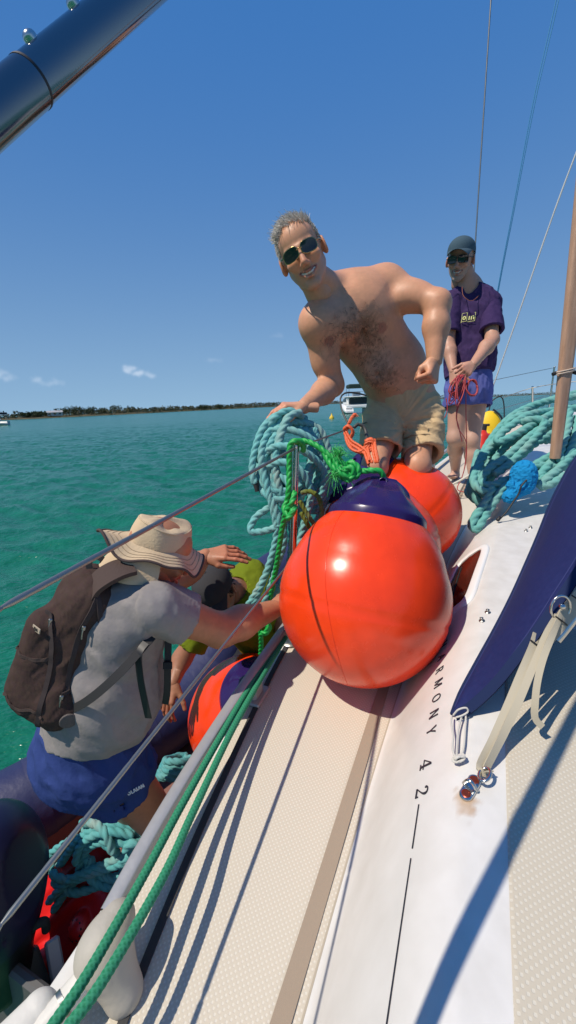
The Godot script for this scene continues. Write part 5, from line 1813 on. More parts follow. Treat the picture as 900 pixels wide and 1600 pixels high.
func small_things() -> void:
	# webbing lying along the side deck
	var g := Geo.new()
	var p := PackedVector3Array()
	var ups := PackedVector3Array()
	for k in 120:
		var f := lerpf(-0.2, 4.2, k / 119.0)
		var x := -0.224 + 0.0178 * f * f + 0.004 * sin(f * 3.1)
		p.append(b(x, 0.0022 + 0.001 * sin(f * 11.0) + 0.001, f)); ups.append(boat.basis.y + boat.basis.x * 0.03 * sin(f * 4.0))
	g.strap(p, 0.032, 0.0016, ups)
	solo("jackline_webbing", g.mesh(), bumpy(tri(mat(lin(0.33, 0.265, 0.20), 0.85, 0.2), 60.0), noise_tex(0.1, 73, 128, true, 5.0), 0.6), "flat beige webbing strap lying along the side deck", "strap")
	g = Geo.new()
	p = path([Vector3(-0.343, 1.2622, -0.303), Vector3(-0.3135, 1.2725, -0.4151), Vector3(-0.2987, 1.2792, -0.4894), Vector3(-0.2464, 1.2984, -0.699), Vector3(-0.1783, 1.3196, -0.9258), Vector3(-0.0893, 1.346, -1.2062), Vector3(-0.0159, 1.3657, -1.4126), Vector3(0.0524, 1.3859, -1.6273)], 0.01)
	g.strap(p, 0.0165, 0.003, boat.basis.y)
	solo("dark_webbing", g.mesh(), bumpy(tri(mat(lin(0.035, 0.035, 0.036), 0.6, 0.4), 60.0), noise_tex(0.1, 73, 128, true, 5.0), 0.4), "narrow dark webbing lying on the deck beside the toe rail", "strap")

	# blue drawstring bag among the rope
	var c := Vector3(1.1442, 1.8569, -1.9439)
	var f := Field.new(c - Vector3.ONE * 0.22, c + Vector3.ONE * 0.22, 0.005)
	f.ell(c + Vector3(0.0005, 0.0116, -0.003), Vector3(0.062, 0.078, 0.06), 0.02)
	f.cone(c + Vector3(-0.0119, -0.0405, 0.021), c + Vector3(-0.0375, -0.0515, 0.0342), 0.04, 0.03, 0.03)
	f.cone(c + Vector3(-0.0446, -0.0531, 0.0346), c + Vector3(-0.0816, -0.0768, 0.0408), 0.026, 0.034, 0.015)
	f.cone(c + Vector3(-0.062, -0.0408, 0.0314), c + Vector3(-0.0762, -0.0209, 0.0262), 0.024, 0.02, 0.015)
	var nz := FastNoiseLite.new()
	nz.frequency = 28.0
	nz.fractal_octaves = 2
	f.bump(func(q): return (absf(nz.get_noise_3d(q.x, q.y, q.z)) - 0.2) * (0.016 if q.distance_to(c) > 0.06 else 0.006))
	var bag := thing("drawstring_bag", "bright blue drawstring bag lying in front of the rope pile", "bag", Transform3D(boat.basis, c - Vector3(0, 0.08, 0)))
	part("sack", f.mesh(plain(Color(0.012, 0.23, 0.50))), M.cloth, bag)
	g = Geo.new()
	g.tube(path([c + Vector3(-0.0204, 0.0064, 0.0604), c + Vector3(-0.0466, -0.0216, 0.0677), c + Vector3(-0.0581, -0.056, 0.0726), Vector3(1.0562, 1.7554, -1.8656), Vector3(1.0274, 1.7186, -1.8559), Vector3(0.9985, 1.6863, -1.8526)], 0.005), 0.004, 8)
	part("drawstring", g.mesh(), M.black, bag)
	g = Geo.new()
	g.lathe(frame(Vector3(0.9924, 1.6865, -1.8527), Vector3(0, 0.2538, 0.9673), Vector3(0.633, 0.7488, -0.1965)), PackedVector2Array([Vector2(0.001, -0.012), Vector2(0.008, -0.010), Vector2(0.009, 0.0), Vector2(0.005, 0.014), Vector2(0.001, 0.016)]), 12)
	part("cord_stop", g.mesh(), M.black, bag)

	# red jerrycan with a black cap, and the yellow float behind it
	var jc := Vector3(1.7925, 1.793, -3.757)
	var jf := frame(jc, Vector3(-0.4996, 0.274, 0.962), Vector3.UP)
	f = Field.new(Vector3(-0.14, -0.18, -0.2), Vector3(0.14, 0.22, 0.2), 0.008)
	for z in [-0.09, 0.09]: f.cone(Vector3(0, -0.11, z), Vector3(0, 0.08, z * 0.7), 0.065, 0.06, 0.05)
	f.cone(Vector3(0, 0.09, 0.02), Vector3(0, 0.16, 0.05), 0.04, 0.028, 0.03)
	f.cone(Vector3(-0.05, 0.13, -0.06), Vector3(0.05, 0.13, -0.06), 0.016, 0.016, 0.02)
	var jg := Geo.new()
	f.into(jg, plain(Color.WHITE))
	var can := thing("jerrycan", "red jerrycan with black cap standing on deck behind the capped man's legs", "jerrycan", jf)
	part("canister", jg.raw(), mat(lin(0.62, 0.03, 0.015), 0.4), can, false)
	g = Geo.new()
	g.lathe(Transform3D(Basis(), Vector3(0, 0.16, 0.05)), PackedVector2Array([Vector2(0.032, -0.01), Vector2(0.034, 0.03), Vector2(0.03, 0.038), Vector2(0.0003, 0.04)]), 18)
	g.box(Transform3D(Basis(), Vector3(0, 0.20, 0.05)), Vector3(0.11, 0.018, 0.03), 0.005)
	part("cap", g.mesh(), M.black_rubber, can, false)
	var yc := Vector3(2.0266, 1.9488, -4.108)
	var yf := thing("yellow_float", "yellow horseshoe float hung on the rail behind the red jerrycan", "float", frame(yc, Vector3(-0.1998, 0.2619, 0.9651), Vector3.UP))
	f = Field.new(Vector3(-0.2, -0.26, -0.12), Vector3(0.2, 0.24, 0.12), 0.008)
	f.ell(Vector3(0.0, 0.02, 0), Vector3(0.105, 0.145, 0.06), 0.03)
	f.cone(Vector3(-0.03, -0.1, 0), Vector3(-0.02, -0.2, 0), 0.06, 0.05, 0.04)
	jg = Geo.new()
	f.into(jg, plain(Color.WHITE))
	part("foam_body", jg.raw(), bumpy(tri(mat(lin(0.85, 0.55, 0.01), 0.6), 5.0), M.bumps, 0.3), yf, false)
	g = Geo.new()
	g.strap(path([Vector3(0.02, 0.17, 0.04), Vector3(0.09, 0.08, 0.062), Vector3(0.105, -0.04, 0.055), Vector3(0.06, -0.14, 0.05)], 0.01), 0.02, 0.004, Vector3(0.3, 0.2, 1))
	part("band", g.mesh(), M.black, yf, false)
	g = Geo.new()
	g.tube(path([Vector3(-0.01, 0.16, 0), Vector3(0.02, 0.26, 0), Vector3(0.10, 0.30, 0), Vector3(0.13, 0.2, 0), Vector3(0.13, -0.02, 0)], 0.02), 0.006, 8)
	part("lanyard", g.mesh(), M.black, yf, false)
	# deck pole behind the capped man
	g = Geo.new()
	g.rope(path([Vector3(1.112, 1.6125, -2.8826), Vector3(1.2446, 1.6776, -2.879), Vector3(1.3246, 1.7533, -2.8161), Vector3(1.3844, 1.8436, -2.6848), Vector3(1.4092, 1.9122, -2.5477)], 0.006), 0.008, 7.0, 0.0, 10, 3, 0.2)
	solo("white_line", g.mesh(), mat(lin(0.6, 0.56, 0.48), 0.9), "thin off-white line crossing the capped man's ankles to the rope pile", "rope")



# --- people ---
var skin_noise := FastNoiseLite.new()

func skin_tone(base: Color, p: Vector3, amount := 0.10) -> Color:
	var a := skin_noise.get_noise_3d(p.x * 9, p.y * 9, p.z * 9)
	var e := skin_noise.get_noise_3d(p.x * 60 + 7, p.y * 60, p.z * 60)
	var k := 1.0 + a * amount + e * amount * 0.7
	return Color(base.r * k, base.g * (k - a * 0.05), base.b * (k - a * 0.06))


# A head in its own frame: x to its left, y up, z out of the face; about 0.235 m from chin to crown.
func head(g: Geo, t: Transform3D, skin: Color, stubble := 0.0, smile := 1.0, cell := 0.0033) -> void:
	var f := Field.new(Vector3(-0.105, -0.19, -0.125), Vector3(0.105, 0.135, 0.135), cell)
	f.ell(Vector3(0, 0.036, -0.014), Vector3(0.075, 0.086, 0.096), 0.02)
	f.ell(Vector3(0, -0.02, 0.022), Vector3(0.061, 0.086, 0.068), 0.03)
	f.ell(Vector3(0, 0.055, 0.046), Vector3(0.054, 0.042, 0.036), 0.03)
	for s in [-1.0, 1.0]:
		f.cone(Vector3(s * 0.049, -0.045, -0.010), Vector3(s * 0.014, -0.103, 0.058), 0.018, 0.012, 0.03)
		f.ell(Vector3(s * 0.041, -0.021, 0.067), Vector3(0.022, 0.017, 0.018), 0.02)
		f.cone(Vector3(s * 0.010, 0.022, 0.087), Vector3(s * 0.042, 0.024, 0.072), 0.009, 0.008, 0.014)
		f.ell(Vector3(s * 0.032, 0.006, 0.088), Vector3(0.019, 0.011, 0.014), 0.012, Basis(), -1.0)
		f.ell(Vector3(s * 0.032, 0.006, 0.071), Vector3(0.0135, 0.0125, 0.0135), 0.004)
		f.ell(Vector3(s * 0.0115, -0.037, 0.099), Vector3(0.0095, 0.008, 0.011), 0.008)
		var ear := Basis(Vector3.UP, s * 0.45) * Basis(Vector3.RIGHT, -0.15)
		f.ell(Vector3(s * 0.081, -0.002, -0.012), Vector3(0.010, 0.033, 0.020), 0.008, ear)
		f.ell(Vector3(s * 0.092, 0.0, -0.006), Vector3(0.006, 0.021, 0.011), 0.004, ear, -1.0)
		f.cone(Vector3(s * 0.024, -0.040, 0.088), Vector3(s * 0.036, -0.070, 0.070), 0.004, 0.003, 0.008, Vector3.ZERO, 1.0, -1.0)
	f.cone(Vector3(0, 0.016, 0.088), Vector3(0, -0.030, 0.112), 0.0085, 0.0115, 0.012)
	f.ell(Vector3(0, -0.104, 0.060), Vector3(0.020, 0.016, 0.016), 0.015)
	var k_ := 0.006 * smile   # a smile lifts and spreads the corners of the mouth
	var up_lip := [Vector3(-0.025 - k_, -0.062 + k_, 0.071), Vector3(-0.011, -0.0585, 0.089), Vector3(0, -0.0590, 0.0925), Vector3(0.011, -0.0585, 0.089), Vector3(0.025 + k_, -0.062 + k_, 0.071)]
	var low_lip := [Vector3(-0.024 - k_, -0.064 + k_, 0.071), Vector3(-0.011, -0.0765, 0.086), Vector3(0.011, -0.0765, 0.086), Vector3(0.024 + k_, -0.064 + k_, 0.071)]
	for i in 4: f.cone(up_lip[i], up_lip[i + 1], 0.0040, 0.0040, 0.006)
	for i in 3: f.cone(low_lip[i], low_lip[i + 1], 0.0048, 0.0048, 0.006)
	var mouth := [Vector3(-0.023 - k_, -0.0625 + k_, 0.080), Vector3(-0.009, -0.0670, 0.096), Vector3(0.009, -0.0670, 0.096), Vector3(0.023 + k_, -0.0625 + k_, 0.080)]
	var teeth := [Vector3(-0.021, -0.0600, 0.074), Vector3(-0.009, -0.0645, 0.0835), Vector3(0.009, -0.0645, 0.0835), Vector3(0.021, -0.0600, 0.074)]
	for i in 3: f.cone(mouth[i], mouth[i + 1], 0.0044 * smile, 0.0044 * smile, 0.003, Vector3.ZERO, 1.0, -1.0)
	if smile > 0.5:
		for i in 3: f.cone(teeth[i], teeth[i + 1], 0.0058, 0.0058, 0.0015)
	f.cone(Vector3(0, -0.07, -0.022), Vector3(0, -0.14, -0.035), 0.051, 0.050, 0.03)
	var nz := skin_noise
	f.into(g, func(p: Vector3, n: Vector3) -> Color:
		var c := skin_tone(skin, p)
		# redder nose, cheeks and ears
		var red := exp(-p.distance_squared_to(Vector3(0, -0.03, 0.11)) / 0.0005) + 0.6 * exp(-Vector3(absf(p.x), p.y, p.z).distance_squared_to(Vector3(0.045, -0.022, 0.065)) / 0.0006) + (0.6 if absf(p.x) > 0.078 else 0.0)
		c = c.lerp(Color(skin.r * 1.02, skin.g * 0.72, skin.b * 0.68), clampf(red * 0.6, 0, 0.7))
		var dm := 1.0
		var dl := 1.0
		for i in 3: dm = minf(dm, seg(p, teeth[i], teeth[i + 1]))
		for i in 4: dl = minf(dl, seg(p, up_lip[i], up_lip[i + 1]))
		for i in 3: dl = minf(dl, seg(p, low_lip[i], low_lip[i + 1]))
		var slot := 1.0
		for i in 3: slot = minf(slot, seg(p, mouth[i], mouth[i + 1]))
		if smile > 0.5 and dm < 0.0066 and slot < 0.0145 and p.z < 0.0905 and slot < dl + 0.002: c = Color(0.68, 0.63, 0.55)
		elif smile > 0.5 and slot < 0.0052: c = Color(0.16, 0.05, 0.045)
		elif dl < 0.0056 and n.z > 0.1: c = c.lerp(Color(0.42, 0.13, 0.10), 0.65)
		elif stubble > 0:
			var beard: float = clampf((-0.030 - p.y) * 40, 0, 1) * clampf((p.z + 0.03) * 30, 0, 1) * clampf((p.y + 0.135) * 40, 0, 1)
			c = c.lerp(Color(0.28, 0.24, 0.22), beard * stubble * clampf(0.75 + nz.get_noise_3d(p.x * 400, p.y * 400, p.z * 400), 0, 1))
		# brows
		var eb := Vector2((absf(p.x) - 0.032) / 0.020, (p.y - 0.031 + absf(absf(p.x) - 0.03) * 0.25) / 0.0055)
		if eb.length() < 1.0 and p.z > 0.05: c = c.lerp(Color(0.16, 0.11, 0.08), 0.6)
		return c, t)


func seg(p: Vector3, a: Vector3, e: Vector3) -> float:
	var ab := e - a
	return p.distance_to(a + ab * clampf((p - a).dot(ab) / ab.length_squared(), 0, 1))


# A hand from the wrist on: z along the fingers, y out of its back, thumb to +x (side 1) or -x.
# curls: three bend angles for index .. little finger; thumb: its tip direction in the hand's frame
func hand(g: Geo, t: Transform3D, side: float, curls: Array, thumb: Vector3, skin: Color, size := 1.0, spread := 0.07) -> void:
	var f := Field.new(Vector3(-0.10, -0.11, -0.06), Vector3(0.10, 0.05, 0.21), 0.0032)
	f.cone(Vector3(0, 0, -0.05), Vector3(0, 0, 0.01), 0.027, 0.025, 0.01, Vector3.UP, 1.35)
	for k in 4:
		f.cone(Vector3(side * (0.016 - k * 0.010), 0, 0.012), Vector3(side * (0.031 - k * 0.0205), 0.001, 0.082 - absf(k - 1) * 0.004), 0.015, 0.0125, 0.014)
	f.ell(Vector3(side * 0.026, -0.010, 0.035), Vector3(0.015, 0.014, 0.026), 0.014)
	var lens := [[0.042, 0.025, 0.021], [0.047, 0.029, 0.022], [0.043, 0.027, 0.021], [0.033, 0.020, 0.019]]
	for k in 4:
		var p := Vector3(side * (0.032 - k * 0.021), 0.0, 0.084 - absf(k - 1) * 0.004)
		var yaw := side * (1.2 - k) * spread
		var a := 0.0
		for j in 3:
			a += curls[k][j]
			var d := Vector3(sin(yaw) * cos(a), -sin(a), cos(a) * cos(yaw))
			var q: Vector3 = p + d * lens[k][j]
			var r0: float = 0.0098 - j * 0.0008 - (0.001 if k == 3 else 0.0)
			f.cone(p, q, r0, r0 - 0.0010, 0.004)
			p = q
	var b0 := Vector3(side * 0.024, -0.006, 0.018)
	var b1 := b0 + (Vector3(side * 0.8, -0.25, 0.62) * 0.6 + thumb * 0.4).normalized() * 0.040
	var b2 := b1 + thumb.normalized() * 0.032
	var b3 := b2 + (thumb.normalized() + Vector3(0, 0, 0.25)).normalized() * 0.026
	f.cone(b0, b1, 0.015, 0.0125, 0.012)
	f.cone(b1, b2, 0.0115, 0.0105, 0.005)
	f.cone(b2, b3, 0.0105, 0.0085, 0.004)
	var pal := Color(skin.r * 1.05, skin.g * 0.82, skin.b * 0.80)
	f.into(g, func(p: Vector3, n: Vector3) -> Color:
		var c := skin_tone(skin, p, 0.16)
		return c.lerp(pal, clampf(p.z * 9 - 0.3, 0, 0.8)), t.scaled_local(Vector3.ONE * size))


func bent(a: float, e: float, c: float) -> Array:
	return [[a, e, c], [a * 1.05, e * 1.05, c], [a * 1.1, e * 1.1, c], [a * 1.2, e * 1.1, c]]


# dark glasses on a head: two lenses, a frame with bridge and temples
func sunglasses(o: Node3D, t: Transform3D, frame_m: Material, lw := 0.027, lh := 0.020, square := 0.55) -> void:
	var root := Node3D.new()
	root.name = "sunglasses"
	o.add_child(root, true)
	var outline := func(s: float, grow: float, z: float) -> PackedVector3Array:
		var out := PackedVector3Array()
		for k in 28:
			var a := TAU * k / 28
			var x := signf(cos(a)) * pow(absf(cos(a)), square) * (lw + grow)
			var y := signf(sin(a)) * pow(absf(sin(a)), square) * (lh + grow) * (1.0 if sin(a) > 0 else 0.95)
			out.append(t * Vector3(s * 0.0335 + x, 0.008 + y - s * x * 0.06, 0.107 + z - absf(s * 0.0335 + x) * absf(s * 0.0335 + x) * 5.2))
		return out
	for s in [-1.0, 1.0]:
		var g := Geo.new()
		g.fan(outline.call(s, 0, 0.0))
		g.sheet([outline.call(s, 0, 0.0), outline.call(s, -0.001, -0.002)], true)
		part("lens", g.mesh(), M.lens, root)
		g = Geo.new()
		g.sheet([outline.call(s, 0.0, 0.001), outline.call(s, 0.0022, 0.0012), outline.call(s, 0.0026, -0.001), outline.call(s, 0.0, -0.002)], true)
		part("rim", g.mesh(), frame_m, root)
		g = Geo.new()
		g.tube(path([t * Vector3(s * 0.062, 0.014, 0.086), t * Vector3(s * 0.074, 0.014, 0.062), t * Vector3(s * 0.079, 0.012, 0.02), t * Vector3(s * 0.080, 0.008, -0.01)], 0.006), 0.0026, 8)
		part("temple", g.mesh(), frame_m, root)
	var g := Geo.new()
	g.tube(path([t * Vector3(-0.010, 0.014, 0.106), t * Vector3(0, 0.0165, 0.109), t * Vector3(0.010, 0.014, 0.106)], 0.003), 0.0022, 8)
	part("bridge", g.mesh(), frame_m, root)


func leaning_man() -> void:
	skin_noise.frequency = 1.0
	var o := thing("person", "bare-chested man in tan cargo shorts and sunglasses leaning over the rail towards us", "person", Transform3D(boat.basis, b(-0.3, 0, 2.3)))
	var skin := Color(0.60, 0.30, 0.175)
	var sh_r := Vector3(0.1574, 2.5683, -1.841)
	var sh_l := Vector3(0.4767, 2.7407, -2.0103)
	var el_r := Vector3(0.2249, 2.3251, -1.922)
	var wr_r := Vector3(0.0783, 2.2376, -1.6767)
	var el_l := Vector3(0.6546, 2.6304, -1.8573)
	var wr_l := Vector3(0.634, 2.3998, -1.7968)
	var front := Vector3(-0.3018, 0.2176, 0.9768).normalized()
	var chest := Vector3(0.3152, 2.6354, -1.962)
	var belly := Vector3(0.5135, 2.406, -2.0466)
	var pel := Vector3(0.5994, 2.2326, -2.0941)
	var neck := Vector3(0.2528, 2.7197, -1.9738)
	var hc := Vector3(0.0985, 2.8052, -1.7843)
	var kn_l := Vector3(0.6177, 1.9454, -1.9154)
	var kn_r := Vector3(0.4113, 1.9509, -1.8962)
	var hip_l := Vector3(0.6792, 2.1609, -2.1063)
	var hip_r := Vector3(0.4989, 2.1694, -2.0672)
	var an_l := b(-0.17, 0.09, 2.40)
	var an_r := b(-0.42, 0.09, 2.36)
	var f := Field.new(Vector3(0.0137, 2.0342, -2.1145).min(Vector3(0.0158, 2.7763, -1.6888)).min(an_r) - Vector3(0.15, 0.15, 0.25), Vector3(0.6735, 2.7951, -1.6938).max(an_l).max(Vector3(0.2146, 2.755, -1.7866)) + Vector3(0.25, 0.1, 0.25), 0.0095)
	f.cone(chest, belly, 0.168, 0.148, 0.05, front, 1.45)
	f.cone(belly, pel, 0.148, 0.155, 0.05, front, 1.35)
	f.cone(sh_r.lerp(chest, 0.25), sh_l.lerp(chest, 0.25), 0.075, 0.08, 0.07)
	f.cone(neck, sh_l, 0.055, 0.06, 0.06)
	f.cone(neck, sh_r, 0.052, 0.058, 0.05)
	var ht := frame(hc, Vector3(-0.1192, -0.2197, 0.9571), Vector3(-0.4178, 0.8694, 0.2475))
	f.cone(neck + Vector3(0.0179, -0.0567, -0.0161), ht * Vector3(0, -0.075, -0.030), 0.072, 0.057, 0.04)
	f.cone(neck + Vector3(-0.0304, 0.0042, 0.0506), ht * Vector3(0, -0.09, -0.01), 0.05, 0.045, 0.04)
	f.ell(sh_r, Vector3(0.072, 0.078, 0.072), 0.05)
	f.ell(sh_l, Vector3(0.082, 0.08, 0.08), 0.05)
	# chest muscles, ribs' edge, belly
	f.ell(Vector3(0.2389, 2.5626, -1.8551), Vector3(0.085, 0.070, 0.05), 0.05)
	f.ell(Vector3(0.3918, 2.6117, -1.9093), Vector3(0.085, 0.070, 0.05), 0.05)
	f.ell(Vector3(0.4541, 2.3778, -1.9461), Vector3(0.09, 0.08, 0.05), 0.06)
	f.cone(Vector3(0.3154, 2.6544, -1.8636), Vector3(0.3624, 2.4809, -1.8801), 0.006, 0.006, 0.03, Vector3.ZERO, 1.0, -1.0)
	f.ell(Vector3(0.4198, 2.3593, -1.8947), Vector3(0.008, 0.008, 0.02), 0.012, Basis(), -1.0)
	f.cone(Vector3(0.277, 2.6894, -1.8728), Vector3(0.4082, 2.7251, -1.9287), 0.012, 0.010, 0.03)
	f.cone(Vector3(0.2319, 2.6605, -1.8549), Vector3(0.1701, 2.6061, -1.8251), 0.011, 0.010, 0.03)
	# arms
	f.cone(sh_r, el_r, 0.064, 0.047, 0.04)
	f.ell(sh_r.lerp(el_r, 0.5) + Vector3(-0.0124, -0.0061, 0.014), Vector3(0.053, 0.085, 0.052), 0.04)
	f.cone(el_r, el_r.lerp(wr_r, 0.35), 0.046, 0.049, 0.03)
	f.cone(el_r.lerp(wr_r, 0.35), wr_r, 0.049, 0.029, 0.03)
	f.cone(sh_l, el_l, 0.070, 0.050, 0.04)
	f.ell(sh_l.lerp(el_l, 0.5) + Vector3(-0.0008, -0.0149, 0.0142), Vector3(0.085, 0.056, 0.056), 0.04)
	f.ell(el_l + Vector3(0.0052, 0.0021, -0.0109), Vector3(0.045, 0.045, 0.045), 0.03)
	f.cone(el_l, el_l.lerp(wr_l, 0.4), 0.048, 0.051, 0.03)
	f.cone(el_l.lerp(wr_l, 0.4), wr_l, 0.051, 0.032, 0.03)
	# legs
	for q in [[hip_l, kn_l, an_l], [hip_r, kn_r, an_r]]:
		f.cone(q[0], q[1], 0.088, 0.056, 0.05)
		f.ell(q[1] + Vector3(0, 0.003, 0.0116), Vector3(0.053, 0.062, 0.052), 0.03)
		f.cone(q[1], q[1].lerp(q[2], 0.35), 0.050, 0.056, 0.03)
		f.cone(q[1].lerp(q[2], 0.35), q[2], 0.056, 0.034, 0.03)
		var to: Vector3 = -boat.basis.z * -0.20 + boat.basis.x * -0.03
		f.cone(q[2] + boat.basis.y * -0.045, q[2] + boat.basis.y * -0.06 + to * 0.75, 0.040, 0.026, 0.03)
	var g := Geo.new()
	var hair_n := FastNoiseLite.new()
	hair_n.seed = 3
	hair_n.frequency = 55.0
	var hair_at := []
	var c1 := Vector3(0.2429, 2.5159, -1.8273)
	var c2 := Vector3(0.3439, 2.5489, -1.8566)
	var c3 := Vector3(0.4512, 2.348, -1.9073)
	f.into(g, func(p: Vector3, n: Vector3) -> Color:
		var c := skin_tone(skin, p, 0.16)
		var w := exp(-pow(seg(p, c1, c2) / 0.085, 2)) * 0.9 + exp(-pow(seg(p, c2, c3) / 0.06, 2)) * 0.75 + exp(-pow(p.distance_to(c3) / 0.085, 2)) * 0.5
		w *= clampf(n.dot(front) * 2.0, 0, 1)
		w += 0.30 * exp(-pow(minf(seg(p, el_l, wr_l), seg(p, el_r, wr_r)) / 0.055, 2)) * 0.8
		w *= clampf(0.55 + hair_n.get_noise_3d(p.x, p.y, p.z) * 1.1 + skin_noise.get_noise_3d(p.x * 14, p.y * 14, p.z * 14) * 0.6, 0.1, 1)
		c = c.lerp(Color(0.20, 0.10, 0.055), clampf(w * 0.8, 0, 0.62))
		if w > 0.16 and hair_at.size() < 60000: hair_at.append([p, n, w])
		for nip in [Vector3(0.1973, 2.4968, -1.8016), Vector3(0.4323, 2.5472, -1.8665)]:
			if p.distance_to(nip) < 0.022: c = c.lerp(Color(0.30, 0.10, 0.075), 0.6)
		return c)
	ht = ht.scaled_local(Vector3(1.07, 1.04, 1.03))
	head(g, ht, skin, 0.3)
	hand(g, frame(wr_r, Vector3(-0.93, 0.0742, 0.208), Vector3(0.1884, 0.9718, 0.1069)), 1.0, [[0.5, 0.35, 0.3], [0.55, 0.4, 0.3], [0.6, 0.45, 0.3], [0.65, 0.5, 0.3]], Vector3(0.6, -0.5, 0.7), skin, 1.0)
	hand(g, frame(wr_l, Vector3(-0.2596, -0.8534, 0.4513), Vector3(0.7173, 0.1001, 0.6974)), -1.0, bent(1.42, 1.75, 0.65), Vector3(0.75, -0.75, 0.25), skin, 1.02, 0.02)
	part("body", g.raw(), M.skin, o)
	short_hair(o, ht)
	# body hair: short fine curls rooted in the skin of chest, belly and forearms
	var r := RandomNumberGenerator.new()
	r.seed = 19
	var hg := Geo.new()
	for q in hair_at:
		if r.randf() > q[2] * 1.1: continue
		for k in 2:
			var at: Vector3 = q[0] + Vector3(r.randfn(), r.randfn(), r.randfn()) * 0.004
			var n: Vector3 = q[1]
			var d: Vector3 = (n * 0.5 + Vector3(r.randfn() * 0.5, -0.6 + r.randfn() * 0.5, r.randfn() * 0.5)).normalized()
			var l := r.randf_range(0.008, 0.018)
			hg.tint = Color(0.11, 0.055, 0.03).lerp(Color(0.34, 0.22, 0.14), r.randf())
			hg.tube(PackedVector3Array([at, at + d * l * 0.5 + n * 0.002, at + d * l + Vector3(r.randfn(), r.randfn(), r.randfn()) * 0.003]), 0.00055, 3, 0.0003, false)
	part("body_hair", hg.mesh(), M.hair, o).set_meta("kind", "stuff")
	sunglasses(o, ht, M.gold, 0.027, 0.0205, 0.7)

	# cargo shorts
	var hem_l := Vector3(0.6494, 1.9866, -1.9624)
	var hem_r := Vector3(0.4553, 2.0145, -1.949)
	f = Field.new(pel - Vector3(0.34, 0.42, 0.36), pel + Vector3(0.34, 0.32, 0.36), 0.0085)
	f.cone(Vector3(0.5497, 2.3245, -2.0717), Vector3(0.6042, 2.2016, -2.0963), 0.152, 0.170, 0.04, front, 1.28)
	f.cone(hip_l + Vector3(0.012, -0.0005, 0.0001), hem_l + (hem_l - hip_l) * 0.2 + Vector3(0.008, -0.0003, 0), 0.104, 0.098, 0.012)
	f.cone(hip_r + Vector3(-0.012, 0.0005, -0.0001), hem_r + (hem_r - hip_r) * 0.2 + Vector3(-0.008, 0.0003, 0), 0.104, 0.098, 0.012)
	f.ell(Vector3(0.7182, 2.1143, -2.0011), Vector3(0.05, 0.075, 0.06), 0.012)
	f.cone(Vector3(0.6536, 2.1774, -1.9814), Vector3(0.7549, 2.1964, -2.0123), 0.014, 0.014, 0.012)
	var fold := FastNoiseLite.new()
	fold.seed = 17
	fold.frequency = 7.0
	fold.fractal_octaves = 3
	var crotch := Vector3(0.5587, 2.1219, -1.9824)
	f.bump(func(p):
		# soft folds that fan out from the crotch towards the hips and hems
		var q: Vector3 = p - crotch
		var side := q.dot(Vector3(0.9991, -0.0405, 0.0106))
		var rise := q.dot(Vector3(0.0419, 0.9664, -0.2535))
		var fan := atan2(rise, absf(side) + 0.03)
		var n := fold.get_noise_3d(fan * 0.45 + side * 0.4, side * 0.25 + rise * 0.2, q.dot(front) * 0.3)
		return (absf(n) - 0.18) * 0.020 + fold.get_noise_3d(p.x * 0.5, p.y * 0.5, p.z * 0.5) * 0.008)
	f.cut(hem_l, (hem_l - hip_l + Vector3(0.02, 0.0068, 0.0292)).normalized(), 0.16)
	f.cut(hem_r, (hem_r - hip_r + Vector3(0, 0.0076, 0.029)).normalized(), 0.14)
	f.cut(Vector3(0.5696, 2.3538, -2.0794), Vector3(-0.3212, 0.9341, -0.121).normalized(), 0.3)
	f.cone(hip_l.lerp(hem_l, 0.7), hem_l + (hem_l - hip_l) * 0.4, 0.074, 0.081, 0.008, Vector3.ZERO, 1.0, -1.0)
	f.cone(hip_r.lerp(hem_r, 0.7), hem_r + (hem_r - hip_r) * 0.4, 0.074, 0.081, 0.008, Vector3.ZERO, 1.0, -1.0)
	var tan := Color(0.58, 0.42, 0.235)
	var sho := part("cargo_shorts", f.mesh(func(p, n):
		var w: float = (p - Vector3(0.5696, 2.3538, -2.0794)).dot(Vector3(-0.3212, 0.9341, -0.121).normalized())
		var c: Color = tan * (1.0 + 0.10 * fold.get_noise_3d(p.x * 3, p.y * 3, p.z * 3))
		return c.lerp(Color(0.16, 0.085, 0.05), 0.8) if w > -0.026 else c), M.cloth, o)
	# stitched cargo pocket flap and hem bands
	g = Geo.new()
	var fl := []
	for a in 7:
		var row := PackedVector3Array()
		for e in 7:
			var q := Vector3(0.6314, 2.2033, -1.8487) + facing(a * 0.013, -e * 0.009 - a * 0.002, 0)
			var d := -Vector3(0.3602, 0.4812, 0.9076).normalized()
			row.append(onto(f, q, d) - d * 0.004)
		fl.append(row)
	g.sheet(fl)
	var cloth_tan := bumpy(tri(mat(tan.linear_to_srgb(), 0.9, 0.25), 9.0), noise_tex(0.035, 8, 256, true, 5.0), 0.3)
	part("pocket_flap", g.mesh(), cloth_tan, sho)
	g = Geo.new()
	var edge := PackedVector3Array()
	for a in 7: edge.append(fl[a][6])
	g.strap(edge, 0.006, 0.004, Vector3(0.3602, 0.4812, 0.9076))
	part("flap_stitching", g.mesh(), mat((tan * 0.8).linear_to_srgb(), 0.9), sho)


